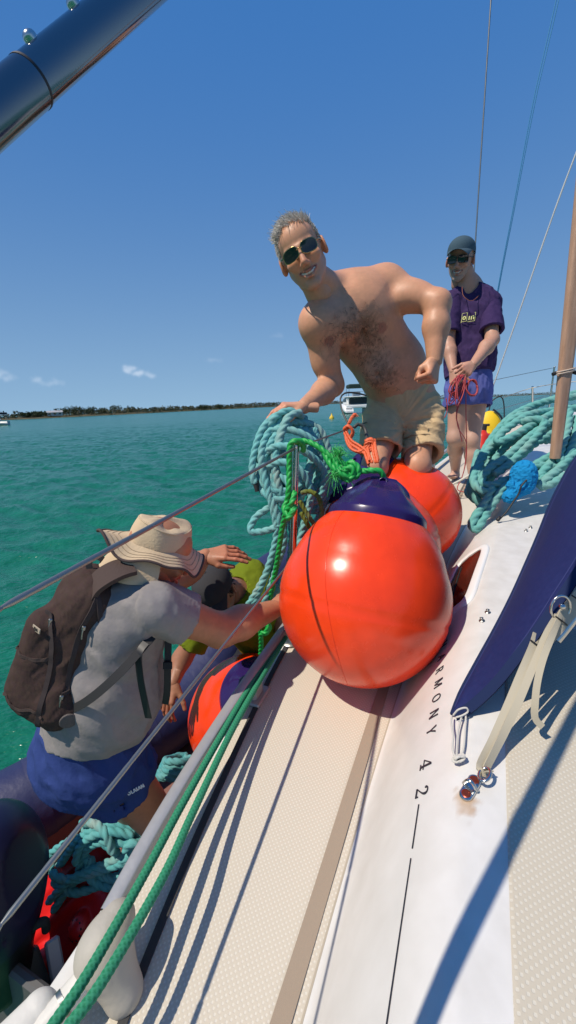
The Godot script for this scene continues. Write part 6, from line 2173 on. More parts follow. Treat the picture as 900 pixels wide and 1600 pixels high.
# short tousled grey hair as many small tapered locks
func short_hair(o: Node3D, t: Transform3D) -> void:
	var r := RandomNumberGenerator.new()
	r.seed = 8
	var g := Geo.new()
	for i in 9000:
		var a := r.randf_range(-PI, PI)
		var y := r.randf_range(-0.75, 1.0)
		var d := Vector3(sin(a) * sqrt(maxf(0, 1 - y * y)), y, cos(a) * sqrt(maxf(0, 1 - y * y)))
		var p := Vector3(0, 0.036, -0.014) + d * Vector3(0.0755, 0.0865, 0.0965)
		# hairline: clear of the face and ears
		var line := 0.088 - 0.020 * pow(clampf(absf(p.x) / 0.05, 0, 1), 2.0) + 0.012 * sin(absf(p.x) * 90.0)
		if p.z > 0.015 and p.y < line and not (absf(p.x) > 0.062 and p.z < 0.038 and p.y > -0.005): continue
		if p.z <= 0.015 and p.y < -0.03 + (0.035 if absf(p.x) > 0.05 and p.z > -0.045 else 0.0): continue
		var out := (d * 0.75 + Vector3(-0.15 + r.randfn() * 0.3, r.randfn() * 0.25, 0.45 + r.randfn() * 0.3)).normalized()
		var l := r.randf_range(0.008, 0.017) * (1.35 if p.y > 0.08 else 0.6)
		if p.y > 0.085 and r.randf() < 0.12: l *= 1.5
		var sw := Vector3(-0.6, 0.25, 0.5) * l * 0.5
		var c := Color(0.36, 0.31, 0.26).lerp(Color(0.88, 0.86, 0.82), pow(r.randf(), 0.55))
		g.tint = c
		g.tube(PackedVector3Array([t * (p - out * 0.004), t * (p + out * l * 0.5 + sw * 0.3), t * (p + out * l + sw)]), r.randf_range(0.0011, 0.0019), 3, 0.0005, false)
	part("hair", g.mesh(), M.hair, o)


func standing_man() -> void:
	var o := thing("person", "man in a purple T-shirt, cap and sunglasses standing behind on deck holding red cord", "person", Transform3D(boat.basis, b(0.03, 0, 3.3)))
	var skin := Color(0.50, 0.27, 0.185)
	var front := Vector3(-0.5495, 0.238, 0.8163).normalized()
	var hc := Vector3(1.2568, 3.1599, -3.1541)
	var neck := Vector3(1.3618, 3.009, -3.1869)
	var chest := Vector3(1.3764, 2.8158, -3.1776)
	var belly := Vector3(1.3703, 2.5207, -3.157)
	var pel := Vector3(1.3677, 2.3149, -3.1495)
	var sh_l := Vector3(1.4686, 2.8905, -3.1352)
	var sh_r := Vector3(1.2346, 2.9166, -3.1937)
	var el_l := Vector3(1.4334, 2.6177, -2.9705)
	var wr_l := Vector3(1.2401, 2.4502, -2.8025)
	var el_r := Vector3(1.1901, 2.6269, -3.1177)
	var wr_r := Vector3(1.1848, 2.4264, -2.9824)
	var hip_l := Vector3(1.4362, 2.2573, -3.1448)
	var hip_r := Vector3(1.3085, 2.2717, -3.1486)
	var kn_l := Vector3(1.3934, 1.9354, -3.081)
	var kn_r := Vector3(1.2783, 1.9571, -3.1074)
	var an_l := b(0.045, 0.075, 3.30)
	var an_r := b(-0.10, 0.075, 3.62)
	var f := Field.new(hc.min(an_l).min(an_r) - Vector3(0.3, 0.12, 0.3), hc.max(an_l).max(an_r) + Vector3(0.4, 0.2, 0.3), 0.011)
	f.cone(neck + Vector3(-0.0025, -0.0631, -0.0041), hc.lerp(neck, 0.4), 0.062, 0.055, 0.04)
	f.cone(chest, pel, 0.15, 0.13, 0.05, front, 1.4)
	f.cone(neck, sh_l, 0.05, 0.055, 0.05)
	f.cone(neck, sh_r, 0.05, 0.055, 0.05)
	for q in [[sh_l, el_l, wr_l], [sh_r, el_r, wr_r]]:
		f.cone(q[0], q[1], 0.055, 0.042, 0.03)
		f.cone(q[1], q[1].lerp(q[2], 0.3), 0.042, 0.045, 0.03)
		f.cone(q[1].lerp(q[2], 0.3), q[2], 0.045, 0.028, 0.03)
	for q in [[hip_l, kn_l, an_l], [hip_r, kn_r, an_r]]:
		f.cone(q[0], q[1], 0.080, 0.055, 0.05)
		f.ell(q[1] + front * 0.012, Vector3(0.050, 0.056, 0.050), 0.03)
		f.cone(q[1], q[1].lerp(q[2], 0.33) - front * 0.012, 0.048, 0.056, 0.03)
		f.cone(q[1].lerp(q[2], 0.33) - front * 0.012, q[2], 0.056, 0.033, 0.03)
		var side := boat.basis.y.cross(front).normalized()
		f.cone(q[2] - boat.basis.y * 0.035 - front * 0.03, q[2] - boat.basis.y * 0.052 + front * 0.10, 0.034, 0.030, 0.03)
		for k in 5: f.cone(q[2] - boat.basis.y * 0.056 + front * 0.10 + side * (k - 2) * 0.014, q[2] - boat.basis.y * 0.062 + front * (0.165 - absf(k - 1.5) * 0.010) + side * (k - 2) * 0.018, 0.014, 0.0095, 0.006)
	var g := Geo.new()
	f.into(g, func(p, n):
		var c := skin_tone(skin, p, 0.14)
		var pale: float = clampf((kn_l.y + 0.25 - p.y) * 4, 0, 1)
		return c.lerp(Color(0.53, 0.335, 0.255), pale * 0.75))
	var ht := frame(hc, Vector3(-0.5405, -0.2642, 0.8757), Vector3(-0.0856, 0.9242, 0.2745))
	ht = ht.scaled_local(Vector3.ONE * 1.04)
	head(g, ht, Color(0.47, 0.255, 0.18), 0.7, 1.0, 0.0036)
	hand(g, frame(wr_l, Vector3(-0.7453, -0.4939, 0.4397), Vector3(0.3623, 0.4991, 0.7789)), -1.0, bent(0.9, 1.2, 0.7), Vector3(-0.3, -0.6, 0.7), skin, 1.0)
	hand(g, frame(wr_r, Vector3(0.0601, -0.8587, 0.4837), Vector3(-0.7452, 0.2793, 0.547)), 1.0, bent(0.9, 1.2, 0.7), Vector3(0.3, -0.6, 0.7), skin, 1.0)
	part("body", g.raw(), M.skin, o)
	sunglasses(o, ht, M.black, 0.0285, 0.0205, 0.5)
	# short hair at the temples, and the cap
	var r := RandomNumberGenerator.new()
	r.seed = 3
	g = Geo.new()
	for i in 700:
		var a := r.randf_range(-PI, PI)
		var y := r.randf_range(-0.6, 0.45)
		var d := Vector3(sin(a) * sqrt(1 - y * y), y, cos(a) * sqrt(1 - y * y))
		var p := Vector3(0, 0.036, -0.014) + d * Vector3(0.0755, 0.0865, 0.0965)
		if p.z > 0.038 or (p.y < 0.0 and p.z > -0.04): continue
		g.tint = Color(0.10, 0.085, 0.075).lerp(Color(0.45, 0.42, 0.40), r.randf())
		g.tube(PackedVector3Array([ht * p, ht * (p + d * 0.005 + Vector3(0, -0.005, -0.004))]), 0.0022, 4, 0.0006, false)
	part("hair", g.mesh(), M.hair, o)
	cap(o, ht, Color(0.055, 0.095, 0.125), -0.22)

	# T-shirt
	f = Field.new(chest - Vector3(0.34, 0.5, 0.34), chest + Vector3(0.34, 0.30, 0.34), 0.0095)
	f.cone(chest, belly, 0.172, 0.165, 0.05, front, 1.32)
	f.cone(belly, pel - Vector3(0.0013, 0.029, -0.0076), 0.165, 0.172, 0.05, front, 1.28)
	f.cone(neck + Vector3(-0.0013, -0.029, 0.0076), sh_l, 0.062, 0.072, 0.06)
	f.cone(neck + Vector3(-0.0013, -0.029, 0.0076), sh_r, 0.062, 0.072, 0.06)
	var fold := FastNoiseLite.new()
	fold.seed = 27
	fold.frequency = 6.0
	fold.fractal_octaves = 3
	f.bump(func(p): return (absf(fold.get_noise_3d(p.x * 1.2, p.y * 0.8 + p.x * 0.6, p.z)) - 0.2) * 0.034)
	f.cut(Vector3(1.3768, 2.4041, -3.1419), Vector3(0.0381, -0.9697, 0.2544), 0.24)
	var sl := sleeves([[sh_l, el_l], [sh_r, el_r]], 0.78, 0.072, 0.080, 0.0085, fold)
	f.cone(neck + Vector3(-0.0108, -0.0138, 0.0243), neck + Vector3(-0.0258, 0.1055, 0.0033), 0.060, 0.075, 0.008, Vector3.ZERO, 1.0, -1.0)
	f.ell(neck + Vector3(-0.0468, -0.0239, 0.0786), Vector3(0.035, 0.045, 0.05), 0.01, Basis(), -1.0)
	var purple := Color(0.050, 0.031, 0.095)
	g = Geo.new()
	f.into(g, func(p, n): return purple * (1.0 + 0.15 * fold.get_noise_3d(p.x * 4, p.y * 4, p.z * 4)))
	for q in sl: q.into(g, plain(purple))
	var shirt := part("t_shirt", g.raw(), M.cloth, o)
	# printed row of lettered tiles on the chest
	var ink := mat(lin(0.62, 0.62, 0.25), 0.8)
	var pd := (front + Vector3(-0.1178, 0.0532, -0.014)).normalized()
	var px := Vector3.UP.cross(pd).normalized()
	var py := pd.cross(px)
	var pc := Vector3(1.1735, 2.8247, -2.9628)
	var k := 0
	for s in ["il", "c", "o", "in"]:
		var w := [0.046, 0.032, 0.034, 0.048][k] as float
		var off := [-0.068, -0.027, 0.008, 0.052][k] as float
		var at := onto(f, pc + px * off + pd * 0.12, -pd)
		var tm := TextMesh.new()
		var fo := SystemFont.new()
		fo.font_names = PackedStringArray(["Droid Sans"])
		fo.font_weight = 700
		tm.font = fo
		tm.text = s
		tm.font_size = 48
		tm.pixel_size = 0.00095
		tm.depth = 0.004
		var m := part("letter", tm, ink, shirt, false)
		m.transform = o.transform.affine_inverse() * Transform3D(Basis(px, py, pd), at + pd * 0.003)
		m.transform = (o.transform * shirt.transform).affine_inverse() * Transform3D(Basis(px, py, pd), at + pd * 0.003)
		g = Geo.new()
		for q in [[Vector2(0, 0.031), Vector2(w, 0.0026)], [Vector2(0, -0.027), Vector2(w, 0.0026)], [Vector2(-w / 2, 0.002), Vector2(0.0026, 0.058)], [Vector2(w / 2, 0.002), Vector2(0.0026, 0.058)]]:
			g.box(Transform3D(Basis(px, py, pd), at + px * q[0].x + py * q[0].y + pd * 0.003), Vector3(q[1].x, q[1].y, 0.003), 0.0004)
		part("tile_outline", g.mesh(), ink, shirt)
		k += 1
	g = Geo.new()
	g.tube(path([Vector3(1.4808, 3.0126, -3.2189), Vector3(1.3645, 2.9158, -3.0694), Vector3(1.2919, 2.875, -3.0174), Vector3(1.2461, 2.9128, -3.0376), Vector3(1.2534, 2.9796, -3.0861)], 0.01), 0.0022, 6)
	part("neck_cord", g.mesh(), mat(lin(0.25, 0.08, 0.05), 0.8), o)

	# shorts
	f = Field.new(pel - Vector3(0.3, 0.3, 0.3), pel + Vector3(0.3, 0.2, 0.3), 0.0095)
	f.cone(belly.lerp(pel, 0.6), pel, 0.155, 0.165, 0.04, front, 1.3)
	var hem_l := Vector3(1.4425, 2.1834, -3.1357)
	var hem_r := Vector3(1.2905, 2.1988, -3.1398)
	f.cone(hip_l, hem_l + (kn_l - hip_l) * 0.2, 0.105, 0.108, 0.04)
	f.cone(hip_r, hem_r + (kn_r - hip_r) * 0.2, 0.105, 0.108, 0.04)
	f.bump(func(p): return (absf(fold.get_noise_3d(p.x * 1.5, p.y * 0.7, p.z * 1.5)) - 0.2) * 0.03)
	f.cut(Vector3(1.3662, 2.1774, -3.1238), Vector3(-0.0219, -0.9672, 0.2537), 0.3)
	f.cone(hem_l, hem_l + (kn_l - hip_l) * 0.4, 0.085, 0.095, 0.008, Vector3.ZERO, 1.0, -1.0)
	f.cone(hem_r, hem_r + (kn_r - hip_r) * 0.4, 0.085, 0.095, 0.008, Vector3.ZERO, 1.0, -1.0)
	part("shorts", f.mesh(plain(Color(0.105, 0.125, 0.36))), M.cloth, o)

	# the bundle of thin red cord in his hand
	g = Geo.new()
	g.tint = Color(0.46, 0.055, 0.06)
	r.seed = 5
	for i in 16:
		var w := r.randf_range(0.6, 1.0)
		var c0 := Vector3(1.1401, 2.3778, -2.7215)
		var lo := Vector3(1.0812, 2.2386, -2.685)
		lo += facing(r.randf_range(-0.045, 0.03), r.randf_range(-0.05, 0.05), r.randf_range(-0.04, 0.04))
		var pts := [c0 + facing(r.randf_range(-0.02, 0.02), 0.01, 0), c0.lerp(lo, 0.5) + facing(-0.035 * w, 0.01, 0.02), lo, c0.lerp(lo, 0.55) + facing(0.03 * w, -0.01, -0.01), c0 + Vector3(0.0198, -0.0031, 0.0112)]
		g.rope(path(pts, 0.004), 0.0034, 7.0, 0.0, 7, 3, 0.2)
	for i in 7:
		var pts := []
		for q in 9: pts.append(Vector3(1.202, 2.3045, -2.7023) + facing(cos(q * 0.8 + i * 0.4) * (0.026 + 0.003 * i), sin(q * 0.8 + i * 0.4) * 0.050 + r.randfn() * 0.003, sin(q + i) * 0.015))
		g.rope(path(pts, 0.004), 0.0034, 7.0, 0.0, 7, 3, 0.2)
	for q in [[Vector3(1.1515, 2.3688, -2.7088), Vector3(1.1347, 2.2522, -2.6886), Vector3(1.1148, 2.1539, -2.7041), Vector3(1.1488, 2.0569, -2.751), Vector3(1.253, 1.9511, -2.8577), Vector3(1.2825, 1.8104, -2.9035), Vector3(1.2847, 1.6862, -2.9536), Vector3(1.2563, 1.5926, -2.9497), Vector3(1.3547, 1.5699, -2.9231)], [Vector3(1.1596, 2.3685, -2.7087), Vector3(1.1912, 2.1703, -2.7498), Vector3(1.2663, 1.9488, -2.8778), Vector3(1.2846, 1.7617, -2.9217), Vector3(1.2743, 1.664, -2.9478)], [Vector3(1.1256, 2.3307, -2.6988), Vector3(1.1102, 2.1421, -2.701), Vector3(1.1622, 2.0713, -2.7858), Vector3(1.2177, 1.9543, -2.8378)], [Vector3(1.0408, 2.2484, -2.7082), Vector3(1.0502, 2.1845, -2.7018), Vector3(1.0398, 2.1369, -2.6997), Vector3(1.0263, 2.1172, -2.7048)]]: g.rope(path(q, 0.004), 0.0034, 7.0, 0.0, 7, 3, 0.2)
	solo("red_cord", g.mesh(), M.green_rope, "loose bundle of thin red cord hanging from the capped man's hand", "rope")


# where a line from p along d first meets a field's surface
func onto(f: Field, p: Vector3, d: Vector3) -> Vector3:
	for i in 200:
		var q := p + d * (i * 0.002)
		var k := Vector3i(((q - f.o) / f.h).round())
		if k.x < 0 or k.y < 0 or k.z < 0 or k.x >= f.nx or k.y >= f.ny or k.z >= f.nz: continue
		if f.d[(k.z * f.ny + k.y) * f.nx + k.x] <= 0.001: return q
	return p


# a baseball cap on a head frame
func cap(o: Node3D, t: Transform3D, col: Color, pitch: float) -> Node3D:
	var ct := t * Transform3D(Basis(Vector3.RIGHT, pitch), Vector3.ZERO)
	var m := bumpy(tri(mat(col.linear_to_srgb(), 0.9, 0.25), 14.0), noise_tex(0.035, 8, 256, true, 5.0), 0.4) as StandardMaterial3D
	var g := Geo.new()
	var rows := []
	for i in 15:
		var a := lerpf(0.0, PI / 2, i / 14.0)
		var row := PackedVector3Array()
		for k in 48:
			var th := TAU * k / 48
			var seamy := 1.0 - 0.008 * pow(absf(cos(th * 3.0)), 30.0) * cos(a)
			row.append(ct * (Vector3(0, 0.044, -0.008) + Vector3(sin(th) * 0.088 * cos(a) * seamy, pow(sin(a), 0.72) * 0.096 - 0.004 * (1.0 - cos(th)) * cos(a), cos(th) * 0.110 * cos(a) * seamy)))
		rows.append(row)
	g.sheet(rows, true)
	var crown := part("cap", g.mesh(), m, o)
	g = Geo.new()
	rows = []
	for side in [0.0, -0.0025]:
		for i in 9:
			var q := i / 8.0
			var row := PackedVector3Array()
			for k in 21:
				var u := k / 10.0 - 1.0
				var th := u * 1.05
				var base := Vector3(sin(th) * 0.087, 0.046, cos(th) * 0.109 - 0.008)
				var outer := Vector3(u * 0.068, 0.030 - 0.030 * u * u, 0.094 + 0.080 * sqrt(maxf(0, 1.0 - u * u * 0.9)))
				row.append(ct * (base.lerp(outer, q if side == 0.0 else 1.0 - q) + Vector3(0, side, 0)))
			rows.append(row)
	g.sheet(rows)
	part("brim", g.mesh(), m, crown)
	g = Geo.new()
	g.lathe(ct * Transform3D(Basis(), Vector3(0, 0.139, -0.008)), PackedVector2Array([Vector2(0.008, 0), Vector2(0.006, 0.003), Vector2(0.0003, 0.004)]), 12)
	part("button", g.mesh(), m, crown)
	return crown


# short sleeves as fields of their own: [shoulder, elbow] pairs, cut off part of the way down and open at the end
func sleeves(arms: Array, upto: float, r0: float, r1: float, cell: float, fold: FastNoiseLite) -> Array:
	var out := []
	for q in arms:
		var a: Vector3 = q[0]
		var e: Vector3 = q[1]
		var end := a.lerp(e, upto)
		var f := Field.new(a.min(end) - Vector3.ONE * 0.16, a.max(end) + Vector3.ONE * 0.16, cell)
		f.cone(a, e, r0, r1 + (r1 - r0) * 0.6, 0.02)
		f.bump(func(p): return (absf(fold.get_noise_3d(p.x * 1.2, p.y * 1.0 + p.x * 0.6, p.z * 1.2)) - 0.2) * 0.014)
		f.cut(end, (e - a).normalized())
		f.cone(a.lerp(e, upto * 0.6), e, r0 - 0.019, r1 - 0.018, 0.006, Vector3.ZERO, 1.0, -1.0)
		out.append(f)
	return out


func hat_man() -> void:
	var o := thing("person", "man in grey T-shirt, navy shorts and beige sun hat standing in the dinghy", "person", Transform3D(boat.basis, Vector3(-0.8959, 0.14, -1.5488)))
	var skin := Color(0.43, 0.185, 0.10)
	var front := Vector3(0.895, -0.2092, -0.2553).normalized()
	var neck := Vector3(-0.4281, 1.7668, -1.1138)
	var chest := Vector3(-0.5007, 1.6562, -1.1055)
	var mid := Vector3(-0.5867, 1.452, -1.1036)
	var pel := Vector3(-0.6842, 1.208, -1.112)
	var hc := Vector3(-0.3817, 1.8412, -1.1334)
	var sh_r := Vector3(-0.3728, 1.7302, -1.0215)
	var el_r := Vector3(-0.2253, 1.5761, -1.1465)
	var wr_r := Vector3(-0.0633, 1.5609, -1.2976)
	var sh_l := Vector3(-0.5023, 1.6218, -1.3239)
	var el_l := Vector3(-0.4149, 1.6236, -1.4898)
	var wr_l := Vector3(-0.335, 1.6787, -1.5456)
	var hip_r := Vector3(-0.6111, 1.2181, -1.0526)
	var hip_l := Vector3(-0.7068, 1.0524, -1.2159)
	var kn_r := Vector3(-0.5024, 0.7148, -1.1894)
	var kn_l := Vector3(-0.6593, 0.5654, -1.3363)
	var an_r := Vector3(-0.6664, 0.1866, -1.3196)
	var an_l := Vector3(-0.8338, 0.1076, -1.4539)
	var f := Field.new(sh_r.min(an_l).min(an_r).min(pel) - Vector3(0.3, 0.15, 0.35), hc.max(wr_r).max(wr_l).max(an_l).max(sh_r) + Vector3(0.12, 0.15, 0.15), 0.0105)
	f.cone(neck, hc, 0.062, 0.055, 0.03)
	f.cone(chest, pel, 0.15, 0.15, 0.05, front, 1.3)
	f.cone(sh_r, sh_l, 0.06, 0.06, 0.05)
	f.cone(sh_r, el_r, 0.058, 0.050, 0.03)
	f.cone(el_r, el_r.lerp(wr_r, 0.35), 0.049, 0.052, 0.03)
	f.cone(el_r.lerp(wr_r, 0.35), wr_r, 0.052, 0.033, 0.03)
	f.cone(sh_l, el_l, 0.056, 0.044, 0.03)
	f.cone(el_l, el_l.lerp(wr_l, 0.35), 0.043, 0.045, 0.03)
	f.cone(el_l.lerp(wr_l, 0.35), wr_l, 0.045, 0.030, 0.03)
	for q in [[hip_r, kn_r, an_r], [hip_l, kn_l, an_l]]:
		f.cone(q[0], q[1], 0.090, 0.060, 0.04)
		f.cone(q[1], q[1].lerp(q[2], 0.35), 0.056, 0.060, 0.03)
		f.cone(q[1].lerp(q[2], 0.35), q[2], 0.060, 0.036, 0.03)
		f.cone(q[2] - Vector3(0, 0.04, 0), q[2] + Vector3(0.1369, -0.086, -0.0291), 0.04, 0.028, 0.03)
	var g := Geo.new()
	f.into(g, func(p, n): return skin_tone(skin, p, 0.22))
	var ht := frame(hc, Vector3(0.8067, -0.4246, -0.3021), Vector3(0.1984, 0.9588, 0.0586)).scaled_local(Vector3.ONE * 0.9)
	head(g, ht, skin, 0.5, 0.2, 0.004)
	hand(g, frame(wr_l, Vector3(0.985, 0.1083, 0.0233), Vector3(-0.1197, 0.8592, 0.4156)), -1.0, [[0.15, 0.2, 0.15], [0.25, 0.3, 0.2], [0.35, 0.35, 0.25], [0.4, 0.4, 0.3]], Vector3(0.0, -0.35, 0.9), skin, 1.0, 0.12)
	hand(g, frame(wr_r, Vector3(0.8639, 0.215, -0.4182), Vector3(-0.2746, 0.7696, 0.5218)), 1.0, bent(0.4, 0.5, 0.3), Vector3(0.3, -0.4, 0.8), skin, 1.0)
	part("body", g.raw(), M.skin, o)

	# grey T-shirt
	var fold := FastNoiseLite.new()
	fold.seed = 41
	fold.frequency = 5.0
	fold.fractal_octaves = 3
	f = Field.new(pel.min(chest).min(sh_r) - Vector3(0.28, 0.25, 0.3), chest.max(sh_l).max(sh_r).max(pel) + Vector3(0.28, 0.18, 0.3), 0.0095)
	f.cone(chest, mid, 0.175, 0.182, 0.05, front, 1.36)
	f.cone(mid, pel, 0.182, 0.182, 0.06, front, 1.22)
	f.ell(Vector3(-0.5303, 1.4249, -1.0758), Vector3(0.115, 0.15, 0.13), 0.08)
	f.cone(sh_r, sh_l, 0.068, 0.068, 0.06)
	f.cone(neck, chest, 0.070, 0.12, 0.05)
	f.bump(func(p): return (absf(fold.get_noise_3d(p.x * 1.3 + p.y * 0.8, p.y * 0.8, p.z * 1.3)) - 0.2) * 0.020)
	f.cut(Vector3(-0.638, 1.2715, -1.0873), Vector3(-0.1018, -0.9513, 0.3013).normalized(), 0.5)
	f.cone(neck, hc, 0.068, 0.08, 0.008, Vector3.ZERO, 1.0, -1.0)
	var grey := Color(0.255, 0.235, 0.225)
	var speck := FastNoiseLite.new()
	speck.frequency = 120.0
	var tone := func(p, n): return grey * (1.0 + 0.10 * speck.get_noise_3d(p.x, p.y, p.z) + 0.10 * fold.get_noise_3d(p.x * 2, p.y * 2, p.z * 2))
	g = Geo.new()
	f.into(g, tone)
	for q in sleeves([[sh_r, el_r], [sh_l, el_l]], 0.42, 0.074, 0.080, 0.0085, fold): q.into(g, tone)
	part("t_shirt", g.raw(), M.cloth, o)
	# navy shorts
	f = Field.new(pel.min(kn_r).min(kn_l) - Vector3(0.3, 0.2, 0.3), pel.max(kn_r).max(kn_l) + Vector3(0.3, 0.3, 0.3), 0.0095)
	f.cone(mid.lerp(pel, 0.75), pel, 0.170, 0.182, 0.04, front, 1.1)
	f.cone(hip_r, kn_r, 0.122, 0.104, 0.05)
	f.cone(hip_l, kn_l, 0.122, 0.104, 0.05)
	f.bump(func(p): return (absf(fold.get_noise_3d(p.x * 1.6 + p.y, p.y * 0.7 - p.x * 0.5, p.z * 1.6)) - 0.22) * 0.028)
	var hr := hip_r.lerp(kn_r, 0.32)
	var hl := hip_l.lerp(kn_l, 0.32)
	f.cut(hr, (kn_r - hip_r + Vector3(0.0508, 0.0173, -0.0045)).normalized(), 2.0)
	f.cut(hl, (kn_l - hip_l).normalized(), 2.0)
	f.cut(kn_l, (kn_l - hip_l).normalized(), 0.2)
	f.cone(hip_r.lerp(kn_r, 0.26), kn_r + (kn_r - hip_r) * 0.2, 0.098, 0.088, 0.008, Vector3.ZERO, 1.0, -1.0)
	var sho := part("shorts", f.mesh(plain(Color(0.032, 0.055, 0.19))), M.cloth, o)
	# small white print at the hem
	var pd := Vector3(0.1478, 0.1994, 0.9815).normalized()
	var px := Vector3(0.8868, 0.3453, -0.194)
	px = (px - pd * px.dot(pd)).normalized()
	var tm := TextMesh.new()
	var fo := SystemFont.new()
	fo.font_names = PackedStringArray(["Droid Sans"])
	fo.font_weight = 700
	tm.font = fo
	tm.text = "OLAIAN"
	tm.font_size = 32
	tm.pixel_size = 0.00045
	tm.depth = 0.003
	var at := onto(f, Vector3(-0.3766, 1.4091, -0.7616), (Vector3(-0.6343, 0.8338, -1.2826) - Vector3(-0.3766, 1.4091, -0.7616)).normalized())
	var m := part("letter", tm, M.white_paint, sho, false)
	m.transform = (o.transform * sho.transform).affine_inverse() * Transform3D(Basis(px, pd.cross(px), pd), at + pd * 0.016)
	sun_hat(o, ht * Transform3D(Basis(Vector3.RIGHT, -0.10), Vector3.ZERO).scaled_local(Vector3(0.88, 0.86, 0.88)))
	backpack(Vector3(0.7352, -0.2839, -0.5665).normalized())


# broad-brimmed beige sun hat with a neck flap
func sun_hat(o: Node3D, t: Transform3D) -> void:
	var beige := bumpy(tri(mat(lin(0.56, 0.43, 0.28), 0.9, 0.25), 12.0), noise_tex(0.035, 8, 256, true, 5.0), 0.5)
	var band_m := bumpy(tri(mat(lin(0.42, 0.43, 0.36), 0.9, 0.25), 12.0), noise_tex(0.035, 8, 256, true, 5.0), 0.5)
	var edge := mat(lin(0.085, 0.06, 0.055), 0.85, 0.3)
	var root := Node3D.new()
	root.name = "sun_hat"
	o.add_child(root, true)
	var c := Vector3(0, 0.052, -0.012)
	var g := Geo.new()
	var rows := []
	for i in 16:
		var q := i / 15.0
		var row := PackedVector3Array()
		for k in 56:
			var th := TAU * k / 56
			var r: float = 1.0 - 0.13 * pow(q / 0.66, 2.0) if q < 0.66 else 0.87 * pow(maxf(0.0, 1.0 - pow((q - 0.66) / 0.34, 2.4)), 0.6)
			var dent := 1.0 + 0.045 * sin(th * 3.0 + 1.0) * q + 0.022 * sin(th * 7.0 + q * 3.0)
			var y := 0.074 * minf(q / 0.66, 1.0) + (0.020 * sin(PI * 0.5 * clampf((q - 0.66) / 0.34, 0, 1)) if q > 0.66 else 0.0) - 0.010 * exp(-pow((q - 0.95) * 5.0, 2))
			row.append(t * (c + Vector3(sin(th) * 0.090 * r * dent, y + 0.012 * sin(th * 2.0 + 0.5) * q + 0.005 * sin(th * 5.0) * q, cos(th) * 0.108 * r * dent)))
		rows.append(row)
	g.sheet(rows, true)
	part("crown", g.mesh(), beige, root)
	g = Geo.new()
	var seam := []
	for k in 57:
		var th := TAU * k / 56
		seam.append(t * (c + Vector3(sin(th) * 0.0785 * (1.0 + 0.045 * sin(th * 3.0 + 1.0) * 0.7), 0.074 + 0.008 * sin(th * 2.0 + 0.5), cos(th) * 0.094 * (1.0 + 0.045 * sin(th * 3.0 + 1.0) * 0.7))))
	g.tube(path(seam, 0.006), 0.0022, 6)
	part("crown_piping", g.mesh(), beige, root)
	# brim: dips in front, curls up at the back
	var brim := func(q: float, th: float, up: float) -> Vector3:
		var w := 0.052 + 0.014 * cos(th)
		var back: float = clampf(-cos(th), 0, 1)
		var side := absf(sin(th))
		var y := -0.018 * q - 0.030 * q * clampf(cos(th), 0, 1) + (0.012 * q * q) * back - 0.012 * q * side + 0.018 * q * sin(th * 4.0 + 0.8) + 0.010 * q * sin(th * 7.0 + 2.0)
		return t * (c + Vector3(sin(th) * (0.089 + w * q), y + up, cos(th) * (0.107 + (w + 0.065 * back) * q)))
	g = Geo.new()
	rows = []
	for i in 9:
		var row := PackedVector3Array()
		for k in 72: row.append(brim.call(i / 8.0, TAU * k / 72, 0.0))
		rows.append(row)
	for i in 9:
		var row := PackedVector3Array()
		for k in 72: row.append(brim.call(1.0 - i / 8.0, TAU * k / 72, -0.0035))
		rows.append(row)
	g.sheet(rows, true)
	part("brim", g.mesh(), beige, root)
	g = Geo.new()
	var ed := []
	for k in 73: ed.append(brim.call(1.005, TAU * k / 72, -0.0015))
	g.tube(path(ed, 0.006), 0.0038, 8)
	part("brim_edge", g.mesh(), edge, root)
	for j in [0.35, 0.55, 0.75]:
		g = Geo.new()
		var st := []
		for k in 73: st.append(brim.call(j, TAU * k / 72, 0.0006))
		g.tube(path(st, 0.008), 0.0009, 5)
		part("brim_stitching", g.mesh(), mat(lin(0.34, 0.25, 0.16), 0.9), root)
	# neck flap hanging from the back of the band over the collar
	g = Geo.new()
	rows = []
	for i in 14:
		var q := i / 13.0
		var row := PackedVector3Array()
		for k in 31:
			var u := k / 15.0 - 1.0
			var th := PI + 0.65 + u * 1.0
			var r := 0.98 + 0.80 * q * (1.0 - 0.35 * u * u) + 0.05 * sin(th * 8.0) * q
			var y := -0.020 - 0.100 * q * (1.0 - 0.2 * u * u) + 0.02 * sin(PI * q)
			row.append(t * (c + Vector3(sin(th) * 0.092 * r, y, cos(th) * 0.104 * r)))
		rows.append(row)
	var under := []
	for row in rows: under.append(PackedVector3Array(Array(row).map(func(v): return v + (t * c - v).normalized() * 0.002)))
	under.reverse()
	g.sheet(rows + under)
	part("neck_flap", g.mesh(), beige, root)
	g = Geo.new()
	rows = []
	for i in 2:
		var row := PackedVector3Array()
		for k in 56:
			var th := TAU * k / 56
			row.append(t * (c + Vector3(sin(th) * 0.0915, -0.004 - 0.040 * i, cos(th) * 0.1095)))
		rows.append(row)
	g.sheet(rows, true)
	part("hat_band", g.mesh(), band_m, root)


